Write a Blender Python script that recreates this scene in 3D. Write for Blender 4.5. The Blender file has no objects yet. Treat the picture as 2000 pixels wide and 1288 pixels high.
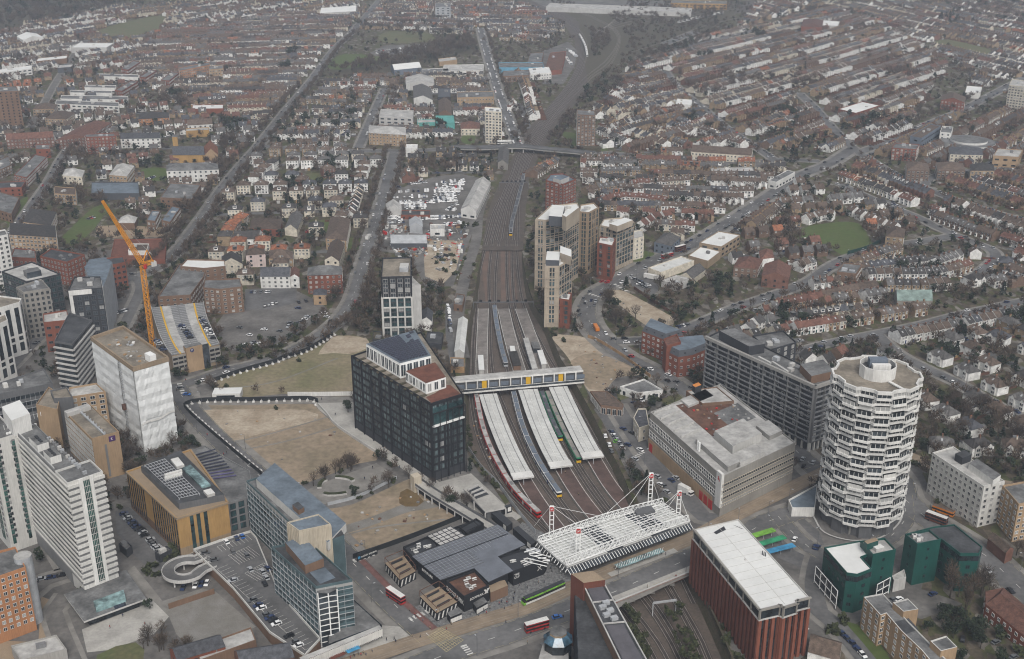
import bpy,bmesh,math,random
import numpy as np
from mathutils import Vector,Matrix
from mathutils.geometry import tessellate_polygon
random.seed(7);rng=np.random.default_rng(7)
S=bpy.context.scene;COL=S.collection
R=math.radians
# camera
F=2334.0;PITCH=R(23.0);CAMH=300.0
cam=bpy.data.cameras.new("camera");camo=bpy.data.objects.new("camera",cam);COL.objects.link(camo)
cam.sensor_width=36.0;cam.lens=36.0*F/2000.0;cam.clip_start=1.0;cam.clip_end=20000.0
camo.location=(0,0,CAMH);camo.rotation_euler=(R(90)-PITCH,0,0);S.camera=camo
# sky, sun, exposure
SUN_EL,SUN_AZ=R(48),R(168)
w=bpy.data.worlds.new("World");S.world=w;w.use_nodes=True
nt=w.node_tree;bgn=nt.nodes["Background"]
sky=nt.nodes.new("ShaderNodeTexSky");sky.sky_type='NISHITA';sky.sun_disc=False
sky.sun_elevation=SUN_EL;sky.sun_rotation=SUN_AZ;sky.air_density=1.0;sky.dust_density=4.0;sky.ozone_density=1.5
hs=nt.nodes.new("ShaderNodeHueSaturation");hs.inputs['Saturation'].default_value=0.28
nt.links.new(sky.outputs[0],hs.inputs['Color']);nt.links.new(hs.outputs[0],bgn.inputs[0]);bgn.inputs[1].default_value=0.115
sl=bpy.data.lights.new("sun",'SUN');sl.energy=1.5;sl.angle=R(25);sl.color=(1.0,0.965,0.92)
so=bpy.data.objects.new("sun",sl);COL.objects.link(so)
so.rotation_euler=(R(90)-SUN_EL,0,-SUN_AZ+R(180))
S.view_settings.view_transform='Standard';S.view_settings.look='None';S.view_settings.gamma=1.0
S.view_settings.use_curve_mapping=False;S.view_settings.exposure=0.36
S.cycles.filter_width=1.1;S.cycles.max_bounces=6;S.cycles.diffuse_bounces=3;S.cycles.glossy_bounces=3;S.cycles.volume_bounces=1
S.cycles.transparent_max_bounces=8
# where a spot of the town lies on the ground
CP,SP=math.cos(PITCH),math.sin(PITCH)
def P(px,py,z=0.0):
 u=(px-1000)/F;v=(py-644)/F
 dz=-SP-v*CP;t=(z-CAMH)/dz
 return(u*t,(CP-v*SP)*t)
def proj(x,y,z=0.0):
 d=y*CP-(z-CAMH)*SP
 return 1000+F*x/d,644+F*(-y*SP-(z-CAMH)*CP)/d
def PL(l,z=0.0):return[P(a,b,z)for a,b in l]
def rect3(a,b,c,z=0.0):
 """a, b one edge, c beside b: a right-angled footprint a, b, b+n, a+n."""
 A,B,C_=(Vector(P(*q,z))for q in(a,b,c))
 d=(B-A).normalized();n=(C_-B)-d*((C_-B).dot(d))
 return[tuple(A),tuple(B),tuple(B+n),tuple(A+n)]
def para(a,b,c,z=0.0):
 A,B,C_=(Vector(P(*q,z))for q in(a,b,c));return[tuple(A),tuple(B),tuple(C_),tuple(A+C_-B)]
def area(p):return 0.5*sum(p[i][0]*p[(i+1)%len(p)][1]-p[(i+1)%len(p)][0]*p[i][1]for i in range(len(p)))
def ccw(p):return list(p)if area(p)>0 else list(p)[::-1]
def inset(p,d):
 """shrink a counter-clockwise polygon by d (negative grows it)."""
 n=len(p);out=[]
 for i in range(n):
  a,b,c=Vector(p[i-1]),Vector(p[i]),Vector(p[(i+1)%n])
  e1=(b-a).normalized();e2=(c-b).normalized()
  n1=Vector((-e1.y,e1.x));n2=Vector((-e2.y,e2.x));m=(n1+n2)
  k=max(0.35,1+n1.dot(n2));out.append(tuple(b+m*(d/k)))
 return out
def smooth(pts,step=6.0,closed=False):
 pts=[Vector(p)for p in pts];out=[];n=len(pts)
 if n<3:return pts
 for i in range(n if closed else n-1):
  p1,p2=pts[i],pts[(i+1)%n]
  p0=pts[i-1]if(i>0 or closed)else p1*2-p2
  p3=pts[(i+2)%n]if(i+2<n or closed)else p2*2-p1
  k=max(1,int((p2-p1).length/step))
  for j in range(k):
   t=j/k;t2=t*t;t3=t2*t
   out.append(0.5*((2*p1)+(p2-p0)*t+(2*p0-5*p1+4*p2-p3)*t2+(3*p1-p0-3*p2+p3)*t3))
 if not closed:out.append(pts[-1])
 return out
def resample(pts,step):
 pts=[Vector(p)for p in pts];L=[0]
 for a,b in zip(pts,pts[1:]):L.append(L[-1]+(b-a).length)
 n=max(1,int(L[-1]/step));out=[];k=0
 for i in range(n+1):
  s=L[-1]*i/n
  while k<len(L)-2 and L[k+1]<s:k+=1
  t=(s-L[k])/max(1e-6,L[k+1]-L[k]);p=pts[k].lerp(pts[k+1],t);d=(pts[k+1]-pts[k]).normalized()
  out.append((p,d))
 return out
def offset(pts,d):
 pts=[Vector(p)for p in pts];out=[]
 for i in range(len(pts)):
  a=pts[max(0,i-1)];b=pts[min(len(pts)-1,i+1)];t=(b-a).normalized()
  out.append(pts[i]+Vector((-t.y,t.x))*d)
 return out
 # which ground is taken
GX0,GY0,GC=-1150.0,330.0,2.0;GW,GH=1150,1120
occ=np.zeros((GH,GW),bool)
def _in_poly(p,X,Y):
 r=np.zeros(X.shape,bool);n=len(p)
 for i in range(n):
  x1,y1=p[i];x2,y2=p[(i+1)%n]
  if y1==y2:continue
  c=((y1>Y)!=(y2>Y))&(X<(x2-x1)*(Y-y1)/(y2-y1)+x1);r^=c
 return r
def mark(p,grow=0.0,grid=None):
 g=occ if grid is None else grid
 if grow:p=inset(ccw([tuple(q)[:2]for q in p]),-grow)
 xs=[q[0]for q in p];ys=[q[1]for q in p]
 i0=max(0,int((min(xs)-GX0)/GC));i1=min(GW,int((max(xs)-GX0)/GC)+2);j0=max(0,int((min(ys)-GY0)/GC));j1=min(GH,int((max(ys)-GY0)/GC)+2)
 if i0>=i1 or j0>=j1:return
 X,Y=np.meshgrid(GX0+(np.arange(i0,i1)+.5)*GC,GY0+(np.arange(j0,j1)+.5)*GC)
 g[j0:j1,i0:i1]|=_in_poly([tuple(q)[:2]for q in p],X,Y)
def mark_line(pts,wd,grid=None):
 for a,b in zip(pts,pts[1:]):
  a=Vector(a[:2]);b=Vector(b[:2]);d=b-a
  if d.length<1e-3:continue
  d.normalize();n=Vector((-d.y,d.x))*(wd/2);a=a-d*1.0;b=b+d*1.0
  mark([tuple(a+n),tuple(b+n),tuple(b-n),tuple(a-n)],grid=grid)
def taken(x,y,r=0.0,grid=None):
 g=occ if grid is None else grid
 for ox,oy in((0,0),)if r==0 else((0,0),(r,0),(-r,0),(0,r),(0,-r)):
  i=int((x+ox-GX0)/GC);j=int((y+oy-GY0)/GC)
  if not(0<=i<GW and 0<=j<GH):return True
  if g[j,i]:return True
 return False
def seen(x,y,z=4.0,m=25):
 a,b=proj(x,y,z);return-m<a<2000+m and-m<b<1288+m*2
 # materials (all procedural)
MATS={}
def mat(name,col,rough=0.85,var=0.22,scale=0.25,rnd=0.0,spec=0.3,metal=0.0,col2=None,fine=2.5,streak=0.0,bump=0.0):
 if name in MATS:return MATS[name]
 m=bpy.data.materials.new(name);m.use_nodes=True;t=m.node_tree;N=t.nodes;L=t.links
 b=N["Principled BSDF"];b.inputs['Roughness'].default_value=rough;b.inputs['Metallic'].default_value=metal
 b.inputs['Specular IOR Level'].default_value=spec
 g=N.new("ShaderNodeNewGeometry")
 n1=N.new("ShaderNodeTexNoise");n1.inputs['Scale'].default_value=scale;n1.inputs['Detail'].default_value=5;n1.inputs['Roughness'].default_value=.65
 L.new(g.outputs['Position'],n1.inputs['Vector'])
 n2=N.new("ShaderNodeTexNoise");n2.inputs['Scale'].default_value=fine;n2.inputs['Detail'].default_value=3
 if streak:
  mp=N.new("ShaderNodeMapping");mp.inputs['Scale'].default_value=(1,1,0.08);L.new(g.outputs['Position'],mp.inputs['Vector']);L.new(mp.outputs[0],n2.inputs['Vector'])
 else:L.new(g.outputs['Position'],n2.inputs['Vector'])
 mx=N.new("ShaderNodeMix");mx.data_type='RGBA'
 c2=col2 or tuple(c*(1-var*1.6)for c in col);c1=col if col2 else tuple(min(1,c*(1+var*.8))for c in col)
 mx.inputs[6].default_value=(*c1,1);mx.inputs[7].default_value=(*c2,1)
 rp=N.new("ShaderNodeMapRange");rp.inputs[1].default_value=.36;rp.inputs[2].default_value=.64;L.new(n1.outputs['Fac'],rp.inputs[0]);L.new(rp.outputs[0],mx.inputs[0])
 v=N.new("ShaderNodeMapRange");v.inputs[1].default_value=.3;v.inputs[2].default_value=.7
 k=var*.8+streak;v.inputs[3].default_value=1-k;v.inputs[4].default_value=1+k*.6;L.new(n2.outputs['Fac'],v.inputs[0])
 hv=N.new("ShaderNodeHueSaturation");L.new(mx.outputs[2],hv.inputs['Color']);L.new(v.outputs[0],hv.inputs['Value'])
 last=hv.outputs[0]
 if rnd:
  oi=N.new("ShaderNodeObjectInfo");h2=N.new("ShaderNodeHueSaturation")
  a=N.new("ShaderNodeMapRange");a.inputs[3].default_value=1-rnd;a.inputs[4].default_value=1+rnd;L.new(oi.outputs['Random'],a.inputs[0]);L.new(a.outputs[0],h2.inputs['Value'])
  L.new(last,h2.inputs['Color']);last=h2.outputs[0]
 L.new(last,b.inputs['Base Color'])
 if bump:
  bp=N.new("ShaderNodeBump");bp.inputs['Strength'].default_value=bump;bp.inputs['Distance'].default_value=.3;L.new(n2.outputs['Fac'],bp.inputs['Height']);L.new(bp.outputs[0],b.inputs['Normal'])
 MATS[name]=m;return m
def glassmat(name,col=(0.025,0.032,0.038),blind=0.0,rough=.12):
 m=mat(name,col,rough=rough,var=.5,scale=.12,spec=.5,fine=.6)
 if blind:
  t=m.node_tree;b=t.nodes["Principled BSDF"];src=b.inputs['Base Color'].links[0].from_socket
  oi=t.nodes.new("ShaderNodeObjectInfo");lt=t.nodes.new("ShaderNodeMath");lt.operation='LESS_THAN';lt.inputs[1].default_value=blind
  t.links.new(oi.outputs['Random'],lt.inputs[0]);mx=t.nodes.new("ShaderNodeMix");mx.data_type='RGBA'
  t.links.new(lt.outputs[0],mx.inputs[0]);t.links.new(src,mx.inputs[6]);mx.inputs[7].default_value=(.30,.30,.29,1);t.links.new(mx.outputs[2],b.inputs['Base Color'])
 return m
M={}
def defm(k,*a,**kw):M[k]=mat(k,*a,**kw)
for k,c in dict(white=(.62,.61,.58),offwhite=(.52,.51,.48),cream=(.44,.385,.30),beige=(.36,.305,.24),pink=(.55,.45,.42),concrete=(.30,.29,.27),pale=(.44,.43,.41),grey=(.17,.17,.17),midgrey=(.11,.112,.116),dark=(.035,.037,.042),black=(.014,.015,.018),slate=(.075,.08,.09),bluegrey=(.13,.155,.19),yellowbrick=(.36,.22,.085),buff=(.33,.23,.14),brownbrick=(.17,.105,.07),redbrick=(.19,.065,.04),orangebrick=(.36,.17,.08),darkred=(.13,.045,.03),tan=(.27,.205,.14),stone=(.25,.235,.21)).items():
 defm(k,c,var=.1,scale=.08,streak=.06)
for k,c in dict(rt_brown=(.105,.077,.06),rt_dark=(.052,.048,.046),rt_red=(.135,.066,.048),rt_grey=(.105,.10,.096),rt_orange=(.24,.095,.05),rt_slate=(.07,.072,.08)).items():
 defm(k,c,var=.28,scale=.5,rnd=.25,fine=3.0)
for k,c in dict(w_white=(.72,.71,.68),w_cream=(.55,.50,.41),w_buff=(.28,.205,.13),w_brown=(.16,.105,.075),w_red=(.16,.08,.058),w_grey=(.30,.29,.275)).items():
 defm(k,c,var=.16,scale=.4,rnd=.14)
defm('roofgrey',(.15,.15,.148),var=.3,scale=.12,fine=.8);defm('roofdark',(.06,.062,.066),var=.3,scale=.12,fine=.8);defm('rooftan',(.23,.20,.16),var=.25,scale=.1,fine=.7)
defm('roofwhite',(.62,.62,.597),var=.05,scale=.06,fine=.4);defm('rooflight',(.40,.39,.37),var=.2,scale=.12,fine=.6);defm('roofblue',(.13,.16,.19),var=.2,scale=.1,fine=.6);defm('roofred',(.14,.055,.036),var=.2)
defm('metal',(.36,.37,.38),rough=.5,var=.12);defm('steelwhite',(.74,.74,.72),rough=.6,var=.06);defm('rail',(.27,.235,.21),rough=.5,var=.2)
M['officeglass']=glassmat('officeglass',(.105,.145,.15),blind=.06);M['glass']=glassmat('glass',blind=.0);M['glassb']=glassmat('glassb',(.03,.035,.04),blind=.22);M['tealglass']=glassmat('tealglass',(.03,.065,.07),blind=.12);M['greyglass']=glassmat('greyglass',(.05,.06,.07),blind=.15)
M['greenglass']=glassmat('greenglass',(.02,.085,.07));M['paleglass']=glassmat('paleglass',(.22,.33,.33),rough=.25);M['bluglass']=glassmat('bluglass',(.07,.14,.20),rough=.2);M['carglass']=glassmat('carglass',(.012,.014,.017))
defm('pv',(.028,.03,.05),rough=.25,var=.2,spec=.5);defm('pvviolet',(.09,.08,.17),rough=.3,var=.2)
defm('asphalt',(.122,.12,.119),var=.22,scale=.05,fine=.5);defm('asphalt2',(.135,.127,.118),var=.25,scale=.06,fine=.5);defm('pave',(.21,.198,.18),var=.18,scale=.15,fine=1.2);defm('palepave',(.36,.345,.315),var=.14,scale=.1,fine=.9)
defm('tram',(.23,.18,.128),var=.18,scale=.1,fine=.8);defm('redlane',(.16,.08,.07),var=.2);defm('greysett',(.17,.17,.168),var=.35,scale=.8,fine=2.5);defm('line',(.55,.54,.51),var=.2,scale=.6);defm('yline',(.36,.31,.19),var=.2)
defm('dirt',(.29,.225,.16),col2=(.19,.155,.105),var=.3,scale=.045,fine=.35);defm('dirtgreen',(.24,.195,.13),col2=(.145,.135,.07),var=.3,scale=.03,fine=.4);defm('dirtpale',(.40,.34,.26),col2=(.26,.205,.145),var=.22,scale=.09,fine=.6)
defm('dirtgrey',(.21,.20,.185),col2=(.15,.14,.12),var=.2,scale=.1);defm('lawn',(.062,.095,.022),col2=(.075,.09,.028),var=.2,scale=.05,fine=.3);defm('lawn2',(.085,.10,.04),col2=(.12,.105,.055),var=.3,scale=.08,fine=.5)
defm('ballast',(.115,.09,.073),col2=(.08,.066,.056),var=.3,scale=.12,fine=.9);defm('ballast2',(.15,.10,.078),col2=(.11,.08,.065),var=.2,scale=.1);defm('ballastdk',(.095,.077,.063),col2=(.065,.055,.047),var=.3,scale=.12,fine=.9);defm('sleeper',(.058,.048,.042),var=.2);defm('scrub',(.085,.068,.047),col2=(.055,.052,.03),var=.4,scale=.3,fine=1.5)
defm('platform',(.20,.18,.165),var=.2,scale=.2);defm('platred',(.102,.066,.056),var=.18,scale=.2);defm('canopy',(.54,.54,.515),var=.1,scale=.1,fine=.7);defm('mud',(.14,.095,.045),rough=.25,spec=.5,var=.1)
defm('green',(.009,.066,.054),rough=.45,var=.1,scale=.1,streak=.08);defm('greendk',(.01,.05,.043),rough=.4,var=.15);defm('craneyellow',(.62,.26,.02),rough=.5,var=.12);defm('yellow',(.62,.36,.02),var=.08);defm('red',(.42,.02,.018),rough=.4,var=.1)
defm('brightred',(.36,.028,.028),rough=.4);defm('blue',(.04,.13,.36),rough=.4);defm('lime',(.17,.40,.05),rough=.4);defm('limedk',(.16,.36,.05));defm('busgreen',(.03,.25,.12));defm('busblue',(.05,.24,.42));defm('navy',(.02,.03,.12));defm('orange',(.55,.20,.04),rough=.5);defm('purple',(.06,.02,.10))
defm('hoard',(.018,.02,.022),rough=.6);defm('timber',(.33,.21,.11),var=.2);defm('rust',(.12,.06,.04),var=.25);defm('turq',(.10,.33,.30),var=.15);defm('skyblue',(.12,.30,.42),var=.12);defm('sheet',(.66,.67,.66),rough=.55,var=.08,scale=.25,fine=1.0,bump=.5)
defm('skin',(.32,.19,.13));defm('cl_black',(.015,.015,.018));defm('cl_navy',(.03,.04,.08));defm('cl_grey',(.12,.12,.13));defm('cl_red',(.3,.04,.04));defm('cl_tan',(.3,.24,.17));defm('hair',(.03,.02,.015))
for k,c in dict(c_white=(.72,.72,.71),c_silver=(.36,.37,.38),c_black=(.012,.012,.014),c_grey=(.10,.105,.11),c_navy=(.02,.035,.09),c_red=(.33,.018,.018),c_blue=(.03,.12,.36),c_green=(.12,.36,.03),c_orange=(.5,.16,.02),c_yellow=(.6,.42,.03)).items():defm(k,c,rough=.28,var=.03,spec=.5)
defm('palegreen',(.20,.26,.235));defm('twig',(.078,.06,.048),var=.25,rnd=.2);defm('twig2',(.10,.073,.052),var=.25,rnd=.2);defm('bark',(.07,.058,.047),var=.3);defm('evergreen',(.022,.033,.016),var=.35,scale=.6,rnd=.3);defm('conifer',(.016,.027,.015),var=.3,scale=.6,rnd=.25);defm('shrub',(.05,.058,.024),var=.4,scale=.6,rnd=.3)
# mesh builder
class MB:
 def __init__(s):s.v=[];s.f=[];s.m=[];s.mats=[]
 def mi(s,m):
  if isinstance(m,str):m=M[m]
  if m not in s.mats:s.mats.append(m)
  return s.mats.index(m)
 def face(s,pts,m):
  i=len(s.v);s.v.extend([tuple(p)for p in pts]);s.f.append(tuple(range(i,i+len(pts))));s.m.append(s.mi(m));return s
 def poly(s,p,z,m):
  """flat polygon, any shape."""
  p=ccw([tuple(q)[:2]for q in p]);i=len(s.v);s.v.extend([(a,b,z)for a,b in p]);k=s.mi(m)
  if len(p)<=4:s.f.append(tuple(range(i,i+len(p))));s.m.append(k)
  else:
   for t in tessellate_polygon([[Vector((a,b,0))for a,b in p]]):
    a,b,c=t;A,B,C_=p[a],p[b],p[c]
    if(B[0]-A[0])*(C_[1]-A[1])-(C_[0]-A[0])*(B[1]-A[1])<0:b,c=c,b
    s.f.append((i+a,i+b,i+c));s.m.append(k)
  return s
 def walls(s,p,z0,z1,m,out=True):
  p=ccw([tuple(q)[:2]for q in p]);n=len(p)
  for i in range(n):
   a,b=p[i],p[(i+1)%n]
   if not out:a,b=b,a
   s.face([(a[0],a[1],z0),(b[0],b[1],z0),(b[0],b[1],z1),(a[0],a[1],z1)],m)
  return s
 def prism(s,p,z0,z1,m,top=None,bottom=False):
  s.walls(p,z0,z1,m);s.poly(p,z1,top or m)
  if bottom:s.poly(p,z0,m);
  return s
 def box(s,c,sx,sy,z0,z1,m,ang=0.0,top=None,bottom=True):
  ca,sa=math.cos(ang),math.sin(ang)
  p=[(c[0]+x*ca-y*sa,c[1]+x*sa+y*ca)for x,y in((-sx/2,-sy/2),(sx/2,-sy/2),(sx/2,sy/2),(-sx/2,sy/2))]
  s.prism(p,z0,z1,m,top)
  if bottom:s.face([(q[0],q[1],z0)for q in p[::-1]],m)
  return s
 def bar(s,a,b,w,m,h=None):
  """square bar between two points."""
  a=Vector(a);b=Vector(b);d=b-a
  if d.length<1e-5:return s
  d.normalize();up=Vector((0,0,1))if abs(d.z)<.95 else Vector((0,1,0));x=d.cross(up).normalized()*(w/2);y=x.cross(d).normalized()*((h or w)/2)
  q=[-x-y,x-y,x+y,-x+y];A=[a+k for k in q];B=[b+k for k in q]
  for i in range(4):s.face([A[i],A[(i+1)%4],B[(i+1)%4],B[i]],m)
  s.face(A[::-1],m);s.face(B,m);return s
 def tube(s,a,b,r0,r1,m,n=8,cap=True):
  a=Vector(a);b=Vector(b);d=(b-a).normalized();up=Vector((0,0,1))if abs(d.z)<.95 else Vector((1,0,0));x=d.cross(up).normalized();y=x.cross(d)
  A=[a+(x*math.cos(2*math.pi*i/n)+y*math.sin(2*math.pi*i/n))*r0 for i in range(n)];B=[b+(x*math.cos(2*math.pi*i/n)+y*math.sin(2*math.pi*i/n))*r1 for i in range(n)]
  for i in range(n):s.face([A[i],B[i],B[(i+1)%n],A[(i+1)%n]],m)
  if cap:s.face(B[::-1],m);s.face(A,m)
  return s
 def strip(s,pts,wd,z,m,zf=None):
  l=offset(pts,wd/2);r=offset(pts,-wd/2)
  for i in range(len(pts)-1):
   za=zf(l[i].y)+z if zf else z;zb=zf(l[i+1].y)+z if zf else z
   s.face([(r[i].x,r[i].y,za),(r[i+1].x,r[i+1].y,zb),(l[i+1].x,l[i+1].y,zb),(l[i].x,l[i].y,za)],m)
  return s
 def beam(s,pts,wd,z0,z1,m,zf=None,top=None):
  """solid strip along a path."""
  l=offset(pts,wd/2);r=offset(pts,-wd/2);n=len(pts)
  for i in range(n-1):
   k=zf(pts[i].y)if zf else 0;q=zf(pts[i+1].y)if zf else 0
   s.face([(r[i].x,r[i].y,z1+k),(r[i+1].x,r[i+1].y,z1+q),(l[i+1].x,l[i+1].y,z1+q),(l[i].x,l[i].y,z1+k)],top or m)
   s.face([(r[i].x,r[i].y,z0+k),(r[i+1].x,r[i+1].y,z0+q),(r[i+1].x,r[i+1].y,z1+q),(r[i].x,r[i].y,z1+k)],m)
   s.face([(l[i+1].x,l[i+1].y,z0+q),(l[i].x,l[i].y,z0+k),(l[i].x,l[i].y,z1+k),(l[i+1].x,l[i+1].y,z1+q)],m)
  for i,fl in((0,0),(n-1,1)):
   k=zf(pts[i].y)if zf else 0;f=[(r[i].x,r[i].y,z0+k),(l[i].x,l[i].y,z0+k),(l[i].x,l[i].y,z1+k),(r[i].x,r[i].y,z1+k)]
   s.face(f[::-1]if not fl else f,m)
  return s
 def mesh(s,name,org=(0,0,0)):
  me=bpy.data.meshes.new(name)
  v=np.array(s.v,dtype=float).reshape(-1,3)-np.array(org);me.from_pydata(v.tolist(),[],s.f)
  for m in s.mats:me.materials.append(m)
  if s.m:me.polygons.foreach_set('material_index',np.array(s.m,dtype=np.int32))
  me.update();return me
 def obj(s,name,parent=None,org=None,**props):
  """link as one mesh object; with a parent the mesh is kept in the parent's own space."""
  o=(tuple(parent_org(parent))if parent is not None else(0,0,0))if org is None else org
  me=s.mesh(name,o);ob=bpy.data.objects.new(name,me);COL.objects.link(ob)
  if parent is not None:ob.parent=parent
  else:ob.location=o
  for k,v_ in props.items():ob[k]=v_
  return ob
_ORG={}
def parent_org(p):return _ORG.get(p.name,(0,0,0))
def tag(o,label=None,cat=None,group=None,kind=None):
 if label:o['label']=label
 if cat:o['category']=cat
 if group:o['group']=group
 if kind:o['kind']=kind
 return o
def thing(name,label,cat,loc,group=None):
 o=bpy.data.objects.new(name,None);COL.objects.link(o);o.location=(loc[0],loc[1],loc[2]if len(loc)>2 else 0);o.empty_display_size=2
 _ORG[o.name]=tuple(o.location);return tag(o,label,cat,group)
def suborg(ch,parent):_ORG[ch.name]=parent_org(parent);return ch
def part(mb,name,parent,**kw):
 o=mb.obj(name,parent,**kw);_ORG[o.name]=parent_org(parent);return o
def struct(mb,name):o=mb.obj(name);o['kind']='structure';return o
def put(name,me,parent,loc,rz=0.0):
 """a part placed by its own location (parent-space), sharing its mesh."""
 o=bpy.data.objects.new(name,me);COL.objects.link(o);o.parent=parent;po=parent_org(parent)
 o.location=(loc[0]-po[0],loc[1]-po[1],loc[2]-po[2]);o.rotation_euler=(0,0,rz);return o
def copy_tree(o,parent=None):
 c=o.copy();COL.objects.link(c);c.parent=parent
 for ch in o.children:copy_tree(ch,c)
 return c
_wm={}
def win_mesh(w,h,gm,fm,mull=1,d=.14):
 k=(round(w,1),round(h,1),gm,fm,mull)
 if k in _wm:return _wm[k]
 b=MB();f=.09 if w<2.2 else .13
 b.face([(-w/2,d*.3,0),(w/2,d*.3,0),(w/2,d*.3,h),(-w/2,d*.3,h)][::-1],gm)
 if fm:
  for x in np.linspace(-w/2,w/2,mull+2):b.box((x,d/2),f,d,0,h,fm)
  for z in(0,h):b.box((0,d/2),w+f,d*1.2,z-f/2,z+f/2,fm)
 _wm[k]=b.mesh('window');return _wm[k]
def facing(a,b):
 """does the wall a->b of a counter-clockwise footprint face the camera's side?"""
 n=(b[1]-a[1],-(b[0]-a[0]));l=math.hypot(*n);m=((a[0]+b[0])/2,(a[1]+b[1])/2);r=math.hypot(*m)
 return-(n[0]*m[0]+n[1]*m[1])/(l*r)>-.12
MAXPARTS=96
def add_windows(root,slots,name='window'):
 """slots: (mesh, x, y, z, rz); nearest ones become parts, what exceeds the limit one part of kind stuff."""
 slots.sort(key=lambda s:s[1]**2+s[2]**2+(s[3]-CAMH)**2)
 for me,x,y,z,rz in slots[:MAXPARTS]:put(name,me,root,(x,y,z),rz)
 if len(slots)>MAXPARTS:
  b=MB()
  for me,x,y,z,rz in slots[MAXPARTS:]:
   ca,sa=math.cos(rz),math.sin(rz)
   vs=[(x+v.co.x*ca-v.co.y*sa,y+v.co.x*sa+v.co.y*ca,z+v.co.z)for v in me.vertices];i0=len(b.v);b.v.extend(vs)
   for p in me.polygons:b.f.append(tuple(i0+i for i in p.vertices));b.m.append(b.mi(me.materials[p.material_index]))
  o=part(b,name+'_array',root);o['kind']='stuff'
def grid_slots(a,b,z0,z1,fh=3.2,pitch=3.0,w=1.4,h=1.5,glass='glassb',frame='white',sill=.9,mull=1,margin=.8,skip=0.0):
 A,B=Vector(a),Vector(b);L=(B-A).length;d=(B-A)/L;n=Vector((d.y,-d.x));rz=math.atan2(d.y,d.x)+math.pi
 nc=max(1,int((L-2*margin)/pitch));nr=max(1,int((z1-z0)/fh+.15));out=[];me=win_mesh(min(w,(L-.4)/nc),h,glass,frame,mull)
 fh=(z1-z0)/nr
 for r in range(nr):
  for c in range(nc):
   if skip and random.random()<skip:continue
   p=A+d*(L*(c+.5)/nc if nc>1 else L/2)+n*.02;out.append((me,p.x,p.y,z0+r*fh+sill,rz))
 return out
def band(b,a,c,z0,z1,depth,m,ends=0.0):
 """horizontal band box on a wall a->c, standing proud by depth."""
 A,C_=Vector(a),Vector(c);d=(C_-A).normalized();n=Vector((d.y,-d.x));A=A-d*ends;C_=C_+d*ends
 q=[A+n*.01,C_+n*.01,C_+n*depth,A+n*depth];b.prism([tuple(x)for x in q],z0,z1,m);b.face([(x.x,x.y,z0)for x in q],m);return b
def building(name,label,cat,poly,h,wall,roof,z0=0.0,par=.9,win=None,edges=None,plant=0,group=None,parapet=None,root=None,wname='wall'):
 """walls with a real parapet, a roof sheet, windows on the faces towards the viewer, roof plant."""
 p=ccw([tuple(q)[:2]for q in poly]);cx=sum(q[0]for q in p)/len(p);cy=sum(q[1]for q in p)/len(p)
 if root is None:root=thing(name,label,cat,(cx,cy,z0),group);mark(p,2.0)
 q=inset(p,.35);b=MB();zt=h+par
 b.walls(p,z0,zt if par else h,wall)
 part(b,wname,root)
 if par:
  pb=MB();pm=parapet or wall;pb.walls(q,h,zt,pm,out=False);n=len(p)
  for i in range(n):
   a,c,d,e=p[i],p[(i+1)%n],q[(i+1)%n],q[i];pb.face([(a[0],a[1],zt),(c[0],c[1],zt),(d[0],d[1],zt),(e[0],e[1],zt)],pm)
  part(pb,'parapet',root)
 rb=MB();rb.poly(q if par else p,h,roof);ro=part(rb,'roof',root)
 if win:
  sl=[]
  for i in range(len(p)):
   a,c=p[i],p[(i+1)%len(p)]
   if not facing(a,c)or math.dist(a,c)<2.0:continue
   k=dict(win);zz0=k.pop('z0',z0);zz1=k.pop('z1',h);sl+=grid_slots(a,c,zz0,zz1,**k)
  add_windows(root,sl)
 for _ in range(plant):
  i=random.randrange(len(p));t=random.uniform(.25,.75);e=Vector(q[i]).lerp(Vector((cx,cy)),random.uniform(.45,.95));d=Vector(p[1])-Vector(p[0]);an=math.atan2(d.y,d.x)
  mb=MB();mb.box(e,random.uniform(1.5,4),random.uniform(1.5,3),h+.02,h+random.uniform(.8,2.2),random.choice(['pale','grey','metal','offwhite']),an);part(mb,random.choice(['plant_unit','vent','skylight']),root)
 return root
def text(s,size,loc,rot,m,parent,name='lettering',ext=.04):
 c=bpy.data.curves.new(name,'FONT');c.body=s;c.size=size;c.extrude=ext;c.align_x='CENTER';c.align_y='CENTER';c.materials.append(M[m])
 tmp=bpy.data.objects.new('lettering',c);me=bpy.data.meshes.new_from_object(tmp);bpy.data.objects.remove(tmp);o=bpy.data.objects.new(name,me);COL.objects.link(o);o.parent=parent;po=parent_org(parent);o.location=(loc[0]-po[0],loc[1]-po[1],loc[2]-po[2]);o.rotation_euler=rot;return o
def walltext(s,size,a,b,t,z,m,parent,off=.12,**kw):
 """lettering on the wall a->b (outside on its right-hand side)."""
 A,B=Vector(a),Vector(b);d=(B-A).normalized();n=Vector((d.y,-d.x));p=A.lerp(B,t)+n*off
 return text(s,size,(p.x,p.y,z),(R(90),0,math.atan2(d.y,d.x)),m,parent,**kw)
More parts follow.
